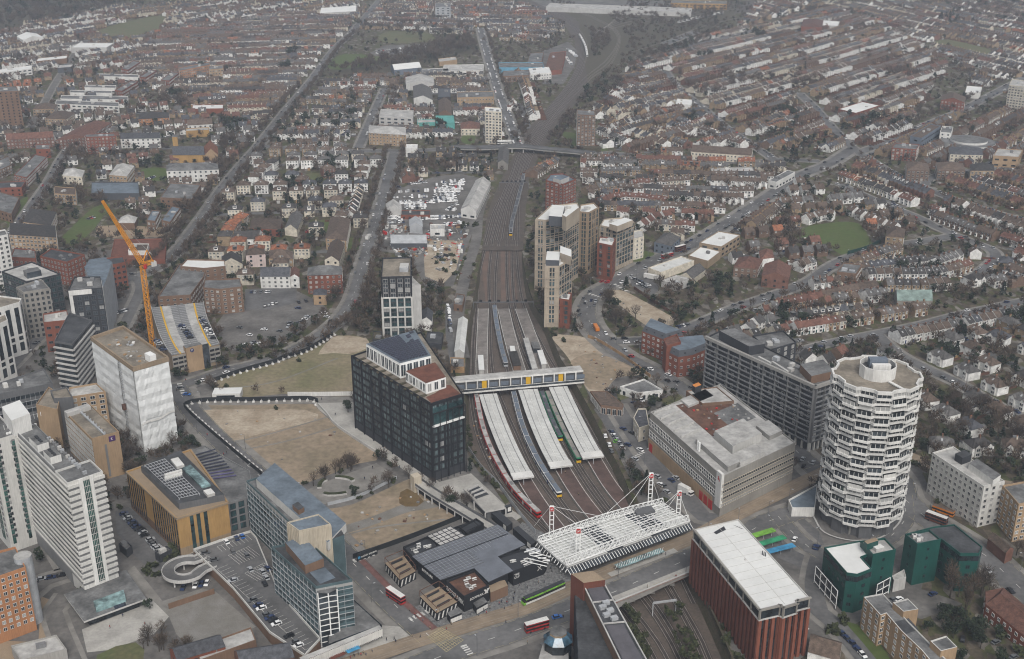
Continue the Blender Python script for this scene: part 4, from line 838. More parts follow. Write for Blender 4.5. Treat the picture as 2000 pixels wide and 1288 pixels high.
for u0,u1 in((.01,.16),(.36,.49),(.51,.64),(.84,.99)):
 for k in range(26):q0,q1=cpt(u0,(k+.5)/26),cpt(u1,(k+.5)/26);b.strip([q0,q1],.2,H-.25,'steelwhite')
part(b,'bay_lines',t)
b=MB()
for Lx in(Lc,Rc):b.beam(Lx,.25,H-.3,H+.9,'pale')
part(b,'parapet',t)
a,c=P(336,694,H),P(428,672,H)
for z in(2.4,5.2,8.0,10.8):b=MB();band(b,a,c,z,z+1.1,.5,'stone');part(b,'floor_edge',t)
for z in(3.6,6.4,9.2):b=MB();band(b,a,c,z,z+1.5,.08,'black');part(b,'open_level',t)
fins(t,a,c,9,0,H-1,.4,.45,'stone','column')
dd=(Vector(c)-Vector(a)).normalized();n_=Vector((dd.y,-dd.x));b=MB();b.prism([tuple(x)for x in(Vector(lerp2(a,c,.28))-n_*3,Vector(lerp2(a,c,.28))+n_*1.6,Vector(lerp2(a,c,.62))+n_*1.6,Vector(lerp2(a,c,.62))-n_*3)],0,H+3,'buff','roofgrey');part(b,'stair_tower',t)
b=MB();band(b,Vector(lerp2(a,c,.63))+n_*1.0,Vector(lerp2(a,c,.76))+n_*1.0,.5,H+2.5,.3,'greyglass');part(b,'stair_glazing',t)
b=MB();x=Vector(lerp2(a,c,.40))+n_*1.7;b.tube((x.x,x.y,H+.8),(x.x+n_.x*.15,x.y+n_.y*.15,H+.8),1.2,1.2,'navy',16);s_=part(b,'parking_sign',t)
text('P',1.9,(x.x+n_.x*.2,x.y+n_.y*.2,H+.8),(R(90),0,math.atan2(dd.y,dd.x)),'white',s_)
# food hall of black containers
H=8.5
t=thing('food_hall','black container food hall under a broad translucent ridged roof','food hall',(*P(920,1110),0));mp_=[(805,1087),(972,1025),(1026,1064),(972,1087),(1002,1115),(954,1137),(926,1110),(860,1133)]
fp=PL(mp_,H);mark(fp,2);defm('translucent',(.135,.145,.165),rough=.4,var=.12,scale=.2);b=MB();b.prism(fp,H-.5,H,'dark','translucent',True);part(b,'main_roof',t)
b=MB();b.prism(inset(ccw(fp),1.6),0,H-.5,'black');part(b,'wall',t)
A_,B_=Vector(P(805,1087,H)),Vector(P(972,1025,H));du=(B_-A_);C_=Vector(P(860,1133,H));dv_=C_-A_
b=MB()
for k in range(0,13):
 a,c=A_+dv_*(k/12*.98),A_+dv_*(k/12*.98)+du*(.98 if k<6 else .5)
 b.bar((*a,H+.06),(*c,H+.06),.22 if k!=5 else .6,'midgrey' if k!=5 else 'black',.12)
for k in range(1,24):
 a=A_+du*(k/24);c=a+dv_*(.95 if k<12 else .6 if k<18 else .48);b.bar((*a,H+.05),(*c,H+.05),.1,'metal',.1)
part(b,'roof_ribs',t)
def cont(px,z0,z1,m='black',top='dark',nm='container'):
 q=para(*px,z1)if len(px)==3 else PL(px,z1);b=MB();b.walls(q,z0,z1,m);b.walls(inset(ccw(q),.3),z1-1.1,z1,m,False);qq=ccw(q);ii=inset(qq,.3)
 for i in range(len(qq)):b.face([(*qq[i],z1),(*qq[(i+1)%len(qq)],z1),(*ii[(i+1)%len(qq)],z1),(*ii[i],z1)],m)
 b.poly(ii,z1-1.1,top);mark(q,1);return part(b,nm,t),qq
c1_,q1=cont([(787,1068),(806,1086),(857,1066),(840,1045)],0,8,top='dark');c2_,q2=cont([(838,1046),(875,1034),(925,1017),(935,1026),(900,1044),(858,1064)],0,7.2,top='dark');c2b,_=cont([(897,1030),(930,1012),(945,1022),(912,1041)],0,8,top='dark')
c3_,q3=cont([(872,1134),(906,1165),(955,1143),(927,1113)],0,8,top='rust');c4_,q4=cont([(972,1087),(1002,1116),(1062,1094),(1068,1085),(1050,1078),(1030,1070)],0,7.6,top='dark')
b=MB();sk=PL([(834,1047),(860,1066),(909,1047),(880,1028)],8.4);b.poly(sk,8.3,'rooflight');part(b,'skylight_roof',t)
b=MB()
for k in range(6):b.bar((*lerp2(sk[0],sk[3],k/5),8.42),(*lerp2(sk[1],sk[2],k/5),8.42),.3,'dark',.15)
for k in range(5):b.bar((*lerp2(sk[0],sk[1],k/4),8.44),(*lerp2(sk[3],sk[2],k/4),8.44),.3,'dark',.15)
part(b,'skylight_bars',t)
def tables(q,z,n,par):
 q=ccw(q)
 for k in range(n):
  u,v_=random.uniform(.2,.8),random.uniform(.2,.8);x=lerp2(lerp2(q[0],q[1],u),lerp2(q[3],q[2],u),v_);b=MB();b.box(x,2.0,.7,z+.7,z+.8,'white',.5);b.box((x[0]-.2,x[1]+.75),2,.3,z+.4,z+.48,'white',.5);b.box((x[0]+.2,x[1]-.75),2,.3,z+.4,z+.48,'white',.5)
  for s in(-.7,.7):b.bar((x[0]+s,x[1]+s*.5,z),(x[0]+s,x[1]+s*.5,z+.7),.1,'metal')
  o=b.obj('picnic_table');tag(o,None,'table','white tables on the food hall terraces');LATE.append((o,par,x))
LATE=[]
tables(q1,6.9,9,'white picnic table on the food hall back terrace');tables(q3,6.9,9,'white picnic table on the food hall front terrace');tables(q4[:4],6.5,7,'white picnic table on the terrace nearest the concourse')
def edges(q):return[(q[i],q[(i+1)%len(q)])for i in range(len(q))if facing(q[i],q[(i+1)%len(q)])]
e3=sorted(edges(q3),key=lambda e:e[0][1]+e[1][1]);ef=max(e3,key=lambda e:(e[1][0]-e[0][0]));es=min(e3,key=lambda e:(e[1][0]-e[0][0]))
walltext('BOXPARK',1.55,*ef,.5,5.0,'white',c3_);walltext('BOXPARK',3.0,*es,.5,4.4,'white',c3_)
b=MB();A,B=Vector(ef[0]),Vector(ef[1]);dd=(B-A).normalized();n_=Vector((dd.y,-dd.x))
for f0,s in((.80,1),(.84,1),(.9,-1)):
 x=A.lerp(B,f0)+n_*.12;b.face([(x.x,x.y,4.6),(x.x+dd.x*.9,x.y+dd.y*.9,4.6),(x.x+dd.x*(.9+1.6*s),x.y+dd.y*(.9+1.6*s),6.8),(x.x+dd.x*1.6*s,x.y+dd.y*1.6*s,6.8)],'white')
part(b,'stripe_graphic',t)
e4=[e for e in edges(q4)if math.dist(*e)>6];e4=min(e4,key=lambda e:e[0][1]+e[1][1])
walltext('THE\nCUP',1.4,*e4,.12,4.6,'white',c4_);walltext('X',3.4,*e4,.86,4.2,'white',c4_)
fw=ccw(fp);ew=[e for e in[(fw[i],fw[(i+1)%len(fw)])for i in range(len(fw))]if math.dist(*e)>16 and facing(*e)and e[0][0]<-25]
if ew:e=min(ew,key=lambda e:e[0][0]+e[1][0]);walltext('BOXPARK',1.9,*e,.55,H-2.3,'white',t,off=.1)
b=MB()
for k in range(5):
 x0=P(1024+k*9,1075+k*4,9);x1=P(1046+k*7,1068+k*6,9);
 b.bar((*x0,8.0),(*x1,8.0),.35,'steelwhite')
for k in range(4):b.bar((*P(1025+k*5,1092-k*6,9),7.8),(*P(1068+k*3,1102-k*6,9),7.8),.3,'steelwhite')
part(b,'pergola',t)
for k in range(3):b=MB();x=P(1036+k*5,1075+k*2,7);b.tube((x[0]-2,x[1],6.4),(x[0]+2,x[1]+1.2,6.4),1.2,1.2,'metal',10);part(b,'barrel_canopy',t)
b=MB();q=PL([(958,1158),(992,1144),(986,1133),(954,1140)],5);b.prism(q,0,5,'brownbrick','tan');part(b,'entrance_porch',t)
for lb,px in(('timber topped black container hut beside the bus stop',[(752,1100),(781,1133),(812,1116),(788,1085)]),('timber topped black container hut at the road corner',[(820,1165),(853,1198),(893,1176),(858,1146)])):
 hz_=thing('container_hut',lb,'hut',(*P(px[1][0],px[1][1]+15),0));q=PL(px,4.2);mark(q,1);b=MB();b.prism(q,0,4.2,'black','tan');part(b,'wall',hz_);qq=ccw(q);b=MB()
 for c0 in q:b.bar((*c0,4.2),(*c0,7),.2,'rust')
 for k in range(4):b.bar((*q[k],7),(*q[(k+1)%4],7),.22,'rust')
 for k in(1,2):b.bar((*lerp2(q[0],q[1],k/3),7),(*lerp2(q[3],q[2],k/3),7),.18,'rust')
 part(b,'pergola_frame',hz_)
 for k in range(3):x0,x1=lerp2(lerp2(q[0],q[1],.2+k*.3),lerp2(q[3],q[2],.2+k*.3),.2),lerp2(lerp2(q[0],q[1],.2+k*.3),lerp2(q[3],q[2],.2+k*.3),.8);b=MB();b.bar((*x0,4.7),(*x1,4.7),.5,'dark',.9);part(b,'bench',hz_)
 for e in edges(qq):
  b=MB();n=max(2,int(math.dist(*e)/2.2))
  for k in range(n):
   A,B=Vector(lerp2(*e,(k+.1)/n)),Vector(lerp2(*e,(k+.45)/n));d_=(B-A).normalized();n_=Vector((d_.y,-d_.x))*.1
   b.face([(*(A+n_),.6),(*(B+n_),.6),(*(B+n_+d_*.9),3.6),(*(A+n_+d_*.9),3.6)],'white')
  part(b,'stripe_graphic',hz_)
for lb,px,tx in(('grey roofed kiosk with a white advert panel near the road corner',[(873,1197),(880,1206),(902,1197),(893,1187)],''),('grey roofed kiosk below the lettered container',[(924,1178),(931,1188),(952,1176),(944,1166)],'')):
 k_=thing('kiosk',lb,'kiosk',(*P(px[1][0],px[1][1]+8),0));q=PL(px,3.4);mark(q,.5);b=MB();b.prism(q,0,3.4,'black','roofgrey');part(b,'wall',k_);e=max(edges(ccw(q)),key=lambda e:e[1][0]-e[0][0]);b=MB();band(b,*e,.5,2.4,.12,'white');part(b,'advert_panel',k_)
for lb,px in(('long black container beside the railway fence nearest the concourse',[(1002,1032),(1038,1064),(1048,1058),(1012,1027)]),('black container beside the railway fence below the plaza steps',[(960,1002),(990,1028),(1001,1021),(972,996)]),('black hoarding hut with a white panel at the plaza end',[(962,1000),(1000,988),(998,984),(962,995)])):
 k_=thing('site_container',lb,'container',(*P(px[0][0],px[0][1]+14),0));b=MB();q=PL(px,3.6);b.prism(q,0,3.6,'black','dark');part(b,'wall',k_);mark(q,1);e=max(edges(ccw(q)),key=lambda e:e[1][0]-e[0][0]);b=MB();band(b,lerp2(*e,.78),lerp2(*e,.95),1,3.2,.1,'white');part(b,'white_panel',k_)
wk=thing('raised_walkway','raised pale walkway with dark open bays along the dirt lot','walkway',(*P(880,1010),0));pts=smooth(PL([(812,940),(850,966),(900,996),(950,1026),(975,1040)],4.2),5)
b=MB();b.beam(pts,5.5,3.6,4.2,'pale',None,'palepave');part(b,'deck',wk)
for s in(2.6,-2.6):b=MB();b.beam(offset(pts,s),.15,4.2,5.4,'midgrey');part(b,'railing',wk)
for x,d_ in resample(pts,5.5):n_=Vector((-d_.y,d_.x));b=MB();b.bar((*(x+n_*2.5),0),(*(x+n_*2.5),3.7),.5,'pale');b.bar((*(x-n_*2.5),0),(*(x-n_*2.5),3.7),.5,'pale');part(b,'column',wk)
b=MB();b.beam(pts,2.5,0,3.5,'black');part(b,'undercroft_wall',wk)
b=MB();b.box(P(812,930,8),4,4,0,8.5,'cream',.6);part(b,'stair_tower',wk)
fr_=thing('open_structure','open concrete frame structure beside the plaza and railway','structure',(*P(950,975),0));fq=PL([(905,955),(948,1000),(988,992),(932,940)],5);b=MB();b.poly(fq,5,'palepave');b.walls(fq,4.3,5,'pale');hole=PL([(912,958),(930,975),(955,966),(932,948)],5);b.poly(hole,5.02,'dark');part(b,'slab',fr_)
for c0 in fq+[lerp2(fq[0],fq[1],.5),lerp2(fq[2],fq[3],.5)]:b=MB();b.bar((*c0,0),(*c0,4.3),.7,'pale');part(b,'column',fr_)
b=MB();b.walls(inset(ccw(fq),1.5),0,4.2,'midgrey');part(b,'back_wall',fr_)
for k in range(3):b=MB();a_,c_=lerp2(hole[0],hole[1],k/3+.1),lerp2(hole[3],hole[2],k/3+.1);b.bar((*a_,5.6),(*c_,5.6),.3,'pale',1.0);part(b,'upstand_beam',fr_)
# road deck over the railway, station concourse
dk=thing('road_bridge','brick faced road bridge carrying street and tramway over the tracks','bridge',(*P(1270,1120),-4.5));dq=PL([(1040,1052),(1110,1118),(1200,1181),(1345,1121),(1375,1100),(1300,985),(1240,985)]);b=MB()
b.poly(dq,-.06,'asphalt2');b.poly(dq,-1.4,'concrete');part(b,'deck',dk);b=MB();A,B=P(1198,1180),P(1352,1118);b.bar((*A,-.4),(*B,-.4),.5,'redbrick',2.2);part(b,'parapet',dk);b=MB();b.bar((*A,.8),(*B,.8),.7,'pale',.35);part(b,'coping',dk);mark(dq,1)
b=MB();b.strip([Vector(A)+Vector((.8,2.6)),Vector(B)+Vector((.8,2.6))],4.4,.33,'palepave');part(b,'footway',dk)
for f0 in(.25,.5,.75):b=MB();x=lerp2(A,B,f0);b.box((x[0],x[1]+6),2,8,-4.6,-1.4,'concrete');part(b,'pier',dk)
H=8.5;cq=PL([(1050,1051),(1108,1101),(1348,1013),(1293,976)],H);mark(cq,2)
st=thing('station_concourse','glazed station concourse beneath a white tubular truss roof','station',(*P(1200,1045),0));qi=inset(ccw(cq),3)
b=MB();b.prism(inset(ccw(cq),6),.05,5.2,'glass');part(b,'glazed_hall',st)
b=MB()
for k,m_ in enumerate(['rooflight','greyglass','rooflight','greyglass','rooflight']):
 f=[0,.32,.45,.68,.84,1];u0,u1=f[k],f[k+1];b.face([(*lerp2(cq[0],cq[3],u0),6.2),(*lerp2(cq[1],cq[2],u0),6.2),(*lerp2(cq[1],cq[2],u1),6.2),(*lerp2(cq[0],cq[3],u1),6.2)],{'rooflight':'canopy'}.get(m_,m_))
part(b,'roof_panel',st)
b=MB();b.walls(cq,5.4,6.3,'midgrey');part(b,'roof_edge',st)
b=MB()
for k in range(44):x0,x1=lerp2(cq[1],cq[2],k/43),lerp2(lerp2(cq[1],cq[2],k/43),lerp2(cq[0],cq[3],k/43),-.12);b.bar((*x0,5.8),(*x1,4.4),.22,'steelwhite')
for k in range(12):x0,x1=lerp2(cq[0],cq[1],k/11),lerp2(lerp2(cq[0],cq[1],k/11),lerp2(cq[3],cq[2],k/11),-.015);b.bar((*x0,5.8),(*x1,4.4),.25,'steelwhite')
part(b,'canopy_ribs',st)
b=MB();a_,c_=lerp2(cq[1],cq[0],-.12),lerp2(cq[2],cq[3],-.12);b.face([(*cq[1],5.4),(*a_,4.3),(*c_,4.3),(*cq[2],5.4)],'greyglass');part(b,'glass_canopy',st)
def truss(name,a,c,w_,z,n,m='steelwhite',r=.3):
 b=MB();A,B=Vector(a),Vector(c);d_=(B-A).normalized();nn=Vector((-d_.y,d_.x))*w_
 ch=lambda t_,i:Vector((*(A.lerp(B,t_)+(nn if i==1 else-nn if i==2 else nn*0)),z+(2.6 if i==0 else 0)+1.2*math.sin(math.pi*t_)))
 for i in range(3):
  for k in range(n):b.bar(ch(k/n,i),ch((k+1)/n,i),r,m)
 for k in range(n+1):
  for i in range(3):
   b.bar(ch(k/n,i),ch(k/n,(i+1)%3),r*.6,m)
   if k<n:b.bar(ch(k/n,i),ch((k+1)/n,(i+1)%3),r*.6,m)
 part(b,name,st)
truss('edge_truss',lerp2(cq[0],cq[1],.03),lerp2(cq[3],cq[2],.03),1.3,7.0,24);truss('edge_truss',lerp2(cq[0],cq[1],.93),lerp2(cq[3],cq[2],.93),1.3,7.0,24)
b=MB()
for k in range(25):x0,x1=lerp2(cq[0],cq[3],k/24),lerp2(cq[1],cq[2],k/24);b.bar((*x0,7.3),(*x1,7.3),.2,'steelwhite')
for k in range(13):x0,x1=lerp2(cq[0],cq[1],k/12),lerp2(cq[3],cq[2],k/12);b.bar((*x0,7.5),(*x1,7.5),.18 if k%3 else .3,'steelwhite')
for k in range(8):
 x0,x1=lerp2(cq[0],cq[3],k/8),lerp2(cq[1],cq[2],(k+1)/8);b.bar((*x0,7.6),(*x1,7.6),.18,'steelwhite');x0,x1=lerp2(cq[1],cq[2],k/8),lerp2(cq[0],cq[3],(k+1)/8);b.bar((*x0,7.6),(*x1,7.6),.18,'steelwhite')
part(b,'roof_lattice',st)
b=MB();x=P(1258,998,8);b.box(x,9,5,6.4,8.6,'midgrey',.3);part(b,'plant_unit',st)
masts=[((1077,1042),18),((1128,1095),18),((1273,990),19),((1326,1030),19)];mk=[(P(1077,1046,1.0)),P(1131,1103,0),P(1270,1003,2),P(1325,1027,2)]
for mi_,((bx,by),tp)in enumerate([((1077,1050),(1072,990)),((1128,1106),(1126,1033)),((1268,1006),(1270,926)),((1323,1027),(1325,961))]):
 x,y=P(bx,by);hz2=5
 for _ in range(60):
  hz2+=.5
  if proj(x,y,hz2)[1]<=tp[1]:break
 b=MB()
 for s in(-.85,.85):b.bar((x+s,y,0),(x+s,y,hz2),.42,'steelwhite')
 for z in np.arange(7,hz2,2.3):b.bar((x-.85,y,z),(x+.85,y,z),.3,'steelwhite')
 b.bar((x-.9,y,hz2),(x+.9,y,hz2),.45,'steelwhite');m_=part(b,'mast',st)
 b=MB();b.box((x,y),1.9,.5,hz2-2.6,hz2-.5,'red');s_=part(b,'railway_sign',m_)
 b=MB();yy=y-.3
 for zc_ in(hz2-1.3,hz2-1.8):b.face([(x-.75,yy,zc_-.09),(x+.75,yy,zc_-.09),(x+.75,yy,zc_+.09),(x-.75,yy,zc_+.09)],'white')
 b.face([(x-.12,yy-.01,hz2-1.8),(x+.08,yy-.01,hz2-1.8),(x+.55,yy-.01,hz2-1.0),(x+.35,yy-.01,hz2-1.0)],'white');b.face([(x-.55,yy-.01,hz2-2.1),(x-.35,yy-.01,hz2-2.1),(x+.12,yy-.01,hz2-1.3),(x-.08,yy-.01,hz2-1.3)],'white');part(b,'double_arrow_emblem',m_)
 b=MB()
 ends=[lerp2(lerp2(cq[0],cq[3],f),lerp2(cq[1],cq[2],f),g)for f,g in(((.3,.03),(.5,.03)),((.3,.93),(.5,.93)),((.7,.03),(.5,.03)),((.7,.93),(.5,.93)))[mi_]]
 sx=-14 if mi_ in(0,1)else 12
 for e in ends:b.bar((x,y,hz2),(*e,9.6),.13,'steelwhite')
 b.bar((x-.6,y,hz2),(x+sx*.55,y+(9 if mi_ in(0,2)else-5),.3),.14,'steelwhite');part(b,'stay_cable',m_)
k_=thing('tram_stop_shelter','long pale green roofed tram stop beside the station concourse','tram stop',(*P(1252,1095),0));a_,c_=P(1204,1107,3),P(1294,1074,3);b=MB();b.strip([Vector(a_),Vector(c_)],3.4,3.0,'paleglass');b.strip([Vector(a_),Vector(c_)],3.4,2.9,'paleglass');part(b,'shelter_roof',k_)
b=MB()
for k in range(19):x=Vector(lerp2(a_,c_,k/18));b.bar((x.x-.5,x.y-1.7,3.06),(x.x+.5,x.y+1.7,3.06),.14,'steelwhite')
part(b,'roof_bars',k_)
for k in range(6):x=lerp2(a_,c_,(k+.5)/6);b=MB();b.bar((*x,.3),(*x,2.9),.18,'metal');part(b,'post',k_)
b=MB();b.strip([Vector(P(1190,1125)),Vector(P(1320,1076))],3.2,.42,'palepave');part(b,'platform',k_)
# brick office with a white roof, right of the bridge
H=27;q=PL([(1357,1034),(1485,1190),(1524,1181),(1531,1185),(1556,1177),(1556,1172),(1580,1166),(1442,1014)],H)
t=building('white_roofed_office','red brown brick office with a bright white roof beside the cutting','office building',q,H-.5,'darkred','roofwhite',par=.5,parapet='pale');p=ccw(q);fh=4
for i in range(len(p)):
 a,c=p[i],p[(i+1)%len(p)];L=math.dist(a,c)
 if not facing(a,c):continue
 b=MB();band(b,a,c,H-4.6,H-.9,.15,'glass');part(b,'top_window_band',t)
 b=MB();band(b,a,c,H-5.1,H-4.7,.6,'pale',.5);part(b,'ledge',t);b=MB();band(b,a,c,H-.6,H+.1,.8,'stone',.7);part(b,'cornice',t)
 n=max(1,round(L/3.1));fins(t,a,c,n,0,H-5.1,1.3,.9,'redbrick' if L<25 else 'darkred','brick_pier')
 fins(t,a,c,max(1,n//2),H-4.6,H-.6,.5,.5,'stone','top_mullion')
 for k in range(n):
  b=MB();band(b,lerp2(a,c,(k+.3)/n),lerp2(a,c,(k+.7)/n),1,H-5.3,.08,'glass');part(b,'window_strip',t)
for px in([(1394,1040),(1399,1044),(1418,1035),(1414,1028)],[(1431,1025),(1448,1033),(1453,1034),(1437,1027)]):b=MB();b.poly(PL(px,H-.4),H-.42,'dark');part(b,'roof_well',t)
for k in range(3):b=MB();x=P(1489+k*3,1082+k*1.5,H);b.bar((*x,H-.5),(*x,H+1.4),.3,'dark');part(b,'vent_pipe',t)
b=MB()
for k in range(1,12):a_,c_=lerp2(q[0],q[1],k/12),lerp2(q[7],q[6],k/12);b.bar((*lerp2(a_,c_,.04),H-.47),(*lerp2(a_,c_,.96),H-.47),.09,'pale',.1)
b.bar((*lerp2(q[0],q[7],.5),H-.46),(*lerp2(q[1],q[6],.5),H-.46),.12,'offwhite',.12);part(b,'roof_seams',t)
x=P(1456,1092,H);b=MB();b.tube((*x,H-.5),(*x,H),.6,.3,'pale',8);part(b,'roof_drain',t)
# stepped brown building at the bottom middle
H=30;t=thing('stepped_office','brown clad office with a long sloping roof spine at the frame bottom','office building',(*P(1190,1290),0))
q=PL([(1138,1141),(1176,1135),(1262,1290),(1212,1292)],H);mark(q,2);mark(PL([(1113,1250),(1250,1300),(1260,1340),(1113,1340)]),2);b=MB();b.prism(q,H-5,H,'brownbrick','roofdark',True);part(b,'roof_spine',t)
e0,e1,e2,e3_=q;ext=lambda a,c,f:(a[0]+(c[0]-a[0])*f,a[1]+(c[1]-a[1])*f)
for f0,f1,m_ in((.0,.27,'pvroof'),(.55,1.0,'pvroof')):
 defm('pvroof',(.10,.095,.105),var=.1);b=MB();b.poly([lerp2(lerp2(e0,e3_,f0+.02),lerp2(e1,e2,f0+.02),.12),lerp2(lerp2(e0,e3_,f0+.02),lerp2(e1,e2,f0+.02),.88),lerp2(lerp2(e0,e3_,f1-.01),lerp2(e1,e2,f1-.01),.88),lerp2(lerp2(e0,e3_,f1-.01),lerp2(e1,e2,f1-.01),.12)],H+.15,m_);part(b,'metal_roof',t)
b=MB()
for s0,s1 in((e0,e3_),(e1,e2)):b.bar((*s0,H+.4),(*s1,H+.4),.45,'pale',.5)
for f in(0,.27,.55):b.bar((*lerp2(e0,e3_,f),H+.4),(*lerp2(e1,e2,f),H+.4),.4,'pale',.5)
part(b,'roof_edge_rail',t)
for k in range(5):
 x=lerp2(lerp2(e0,e3_,.30+k*.05),lerp2(e1,e2,.30+k*.05),.35 if k%2 else .6);b=MB();b.box(x,2.6,1.8,H+.02,H+1.3,'metal',.4);part(b,'plant_unit',t)
b=MB();b.prism(PL([(1115,1121),(1140,1139),(1182,1133),(1158,1115)],H+3),0,H+3,'darkred','tan');part(b,'brick_tower',t);mark(PL([(1113,1200),(1182,1210),(1182,1290),(1113,1290)]),1)
b=MB();b.prism(PL([(1123,1150),(1139,1142),(1212,1292),(1130,1295)],H-5.2),0,H-5.2,'bluglass','roofdark');part(b,'glass_flank',t)
gq=PL([(1123,1150),(1139,1142),(1212,1292),(1130,1295)],H-5.2);fins(t,gq[0],gq[3],9,0,H-5.2,.3,.3,'dark','mullion')if facing(gq[0],gq[3])else fins(t,gq[3],gq[0],9,0,H-5.2,.3,.3,'dark','mullion')
b=MB();b.prism([tuple(x)for x in(Vector(e1),Vector(e2),Vector(e2)-Vector((2,1)),Vector(e1)-Vector((2,1)))],-4.5,H-5.1,'brownbrick');part(b,'side_wall',t)
t=thing('glass_turret','octagonal blue glazed turret on a white rendered corner at the frame bottom','turret',(*P(1092,1285),0));c_=P(1090,1235,14);oct_=lambda r,n=8:[(c_[0]+r*math.cos(R(22.5+i*360/n)),c_[1]+r*math.sin(R(22.5+i*360/n)))for i in range(n)];mark(oct_(9),2)
b=MB();b.walls(oct_(5.6),0,11,'glass');part(b,'turret_wall',t);b=MB();o1,o2=oct_(6.0),oct_(3.4)
for i in range(8):b.face([(*o1[i],11),(*o1[(i+1)%8],11),(*o2[(i+1)%8],13.6),(*o2[i],13.6)],'bluglass')
part(b,'glass_skirt',t);b=MB();b.prism(oct_(3.5),13.5,14.4,'tan','roofgrey');part(b,'flat_top',t)
b=MB();q=PL([(1040,1330),(1060,1258),(1082,1250),(1110,1270),(1112,1330)],7);b.prism(q,0,7,'offwhite','rooflight');part(b,'white_wall',t)
# pair of green clad offices
def greenblock(label,px,h,roofm,feats):
 q=PL(px,h);t=building('green_office',label,'office building',q,h-.6,'green',roofm,par=.6,win=dict(fh=3.6,pitch=3.2,w=1.7,h=1.7,glass='glass',frame='greendk',sill=1.2,skip=.2,z0=2));p=ccw(q)
 b=MB()
 for i in range(len(p)):
  a,c=p[i],p[(i+1)%len(p)]
  if facing(a,c):band(b,a,c,h-3.8,h-1.4,.1,'glass')
 part(b,'top_window_band',t)
 for a,c,z0,z1,nx in feats:
  A,B=P(*a),P(*c);n_=(Vector(B)-Vector(A)).normalized();n_=Vector((n_.y,-n_.x))
  b=MB();band(b,A,B,z0,z1,.3,'glass');part(b,'glazed_screen',t);b=MB()
  for k in range(nx+1):x=Vector(lerp2(A,B,k/nx))+n_*.6;b.bar((*x,z0-1),(*x,z1),.25,'steelwhite')
  for k in range(3):z=z0+(z1-z0)*k/2;b.bar((*(Vector(A)+n_*.6),z),(*(Vector(B)+n_*.6),z),.25,'steelwhite')
  part(b,'white_frame',t)
 return t,p
H=19
t,p=greenblock('green clad office with a white roof at the junction',[(1610,1069),(1654,1119),(1675,1122),(1703,1111),(1682,1088),(1703,1079),(1680,1056)],H,'roofwhite',[((1592,1140),(1634,1190),1.5,9,4),((1706,1180),(1731,1166),3,10,2)])
q=PL([(1681,1056),(1705,1083),(1750,1073),(1728,1050)],H+2.5);building('','','',q,H+1.5,'green','rooflight',root=t,win=dict(fh=4,pitch=8,w=1.0,h=1.4,glass='glass',frame='greendk',z0=3));mark(q,2);roofbox(t,[(1688,1057),(1694,1063),(1716,1056)],H+5.5,H+2.5,'green','tan','plant_room');roofbox(t,[(1703,1066),(1712,1073),(1728,1069)],H+3.2,H+1.5,'pale','white','roof_hatch')
t,p=greenblock('green clad office with a dark stepped roof behind the garden',[(1768,1043),(1788,1057),(1838,1052),(1876,1081),(1913,1081),(1919,1068),(1864,1024),(1822,1029)],H,'roofdark',[((1798,1128),(1836,1118),4,12,3)])
q=PL([(1768,1043),(1792,1062),(1838,1053),(1815,1034)],H+2);building('','','',q,H+1,'green','roofgrey',root=t,win=dict(fh=3.8,pitch=7,w=1.0,h=1.5,glass='glass',frame='greendk',z0=2));mark(q,2)
for k in range(6):b=MB();b.box(P(1790+random.randint(-6,12),1049+random.randint(-4,4),H+2),1.6,1.2,H+1.02,H+2.3,random.choice(['white','metal','pale']),random.random());part(b,'plant_unit',t)
t=building('link_building','low pale link between the two green offices','building',PL([(1742,1125),(1746,1134),(1770,1128),(1766,1112)],6),5.5,'pale','rooflight',par=.5)
# yellow brick flats bottom right
H=15;t=building('apartment_block','long yellow brick flats with stepped flat roof at the bottom right','apartment block',PL([(1687,1166),(1720,1202),(1731,1198),(1760,1232),(1800,1270),(1850,1330),(1890,1330),(1775,1215),(1724,1159)],H),H-.5,'buff','roofgrey',par=.5,parapet='offwhite',win=dict(fh=2.9,pitch=3.6,w=1.6,h=1.6,glass='glassb',frame='white'))
for px in([(1744,1177),(1765,1195),(1794,1190),(1773,1169)],[(1817,1252),(1838,1272),(1870,1264),(1848,1242)]):q=PL(px,H+2.5);building('','','',q,H+2,'buff','roofgrey',root=t,par=.5,parapet='offwhite');mark(q,1)
b=MB();b.poly(PL([(1747,1213),(1770,1237),(1795,1228),(1775,1206)],H),H-.45,'roofdark');part(b,'roof_patch',t)
t=building('terrace_block','red brick terrace block with brown tiled roof at the right edge','house',PL([(1925,1180),(1925,1155),(1960,1148),(2080,1250),(2040,1275)],7),7,'redbrick','rt_red',par=0,win=dict(fh=3,pitch=3,w=1.4,h=1.5,glass='glassb',frame='white',sill=.8))
q=PL([(1925,1180),(2040,1275),(2080,1250),(1960,1148)],7);b=MB();r0,r1=lerp2(q[0],q[3],.5),lerp2(q[1],q[2],.5);r0=lerp2(r0,r1,.08)
b.face([(*q[0],7),(*q[1],7),(*r1,10),(*r0,10)],'rt_red');b.face([(*q[2],7),(*q[3],7),(*r0,10),(*r1,10)],'rt_red');b.face([(*q[3],7),(*q[0],7),(*r0,10)],'rt_red');part(b,'roof',t)
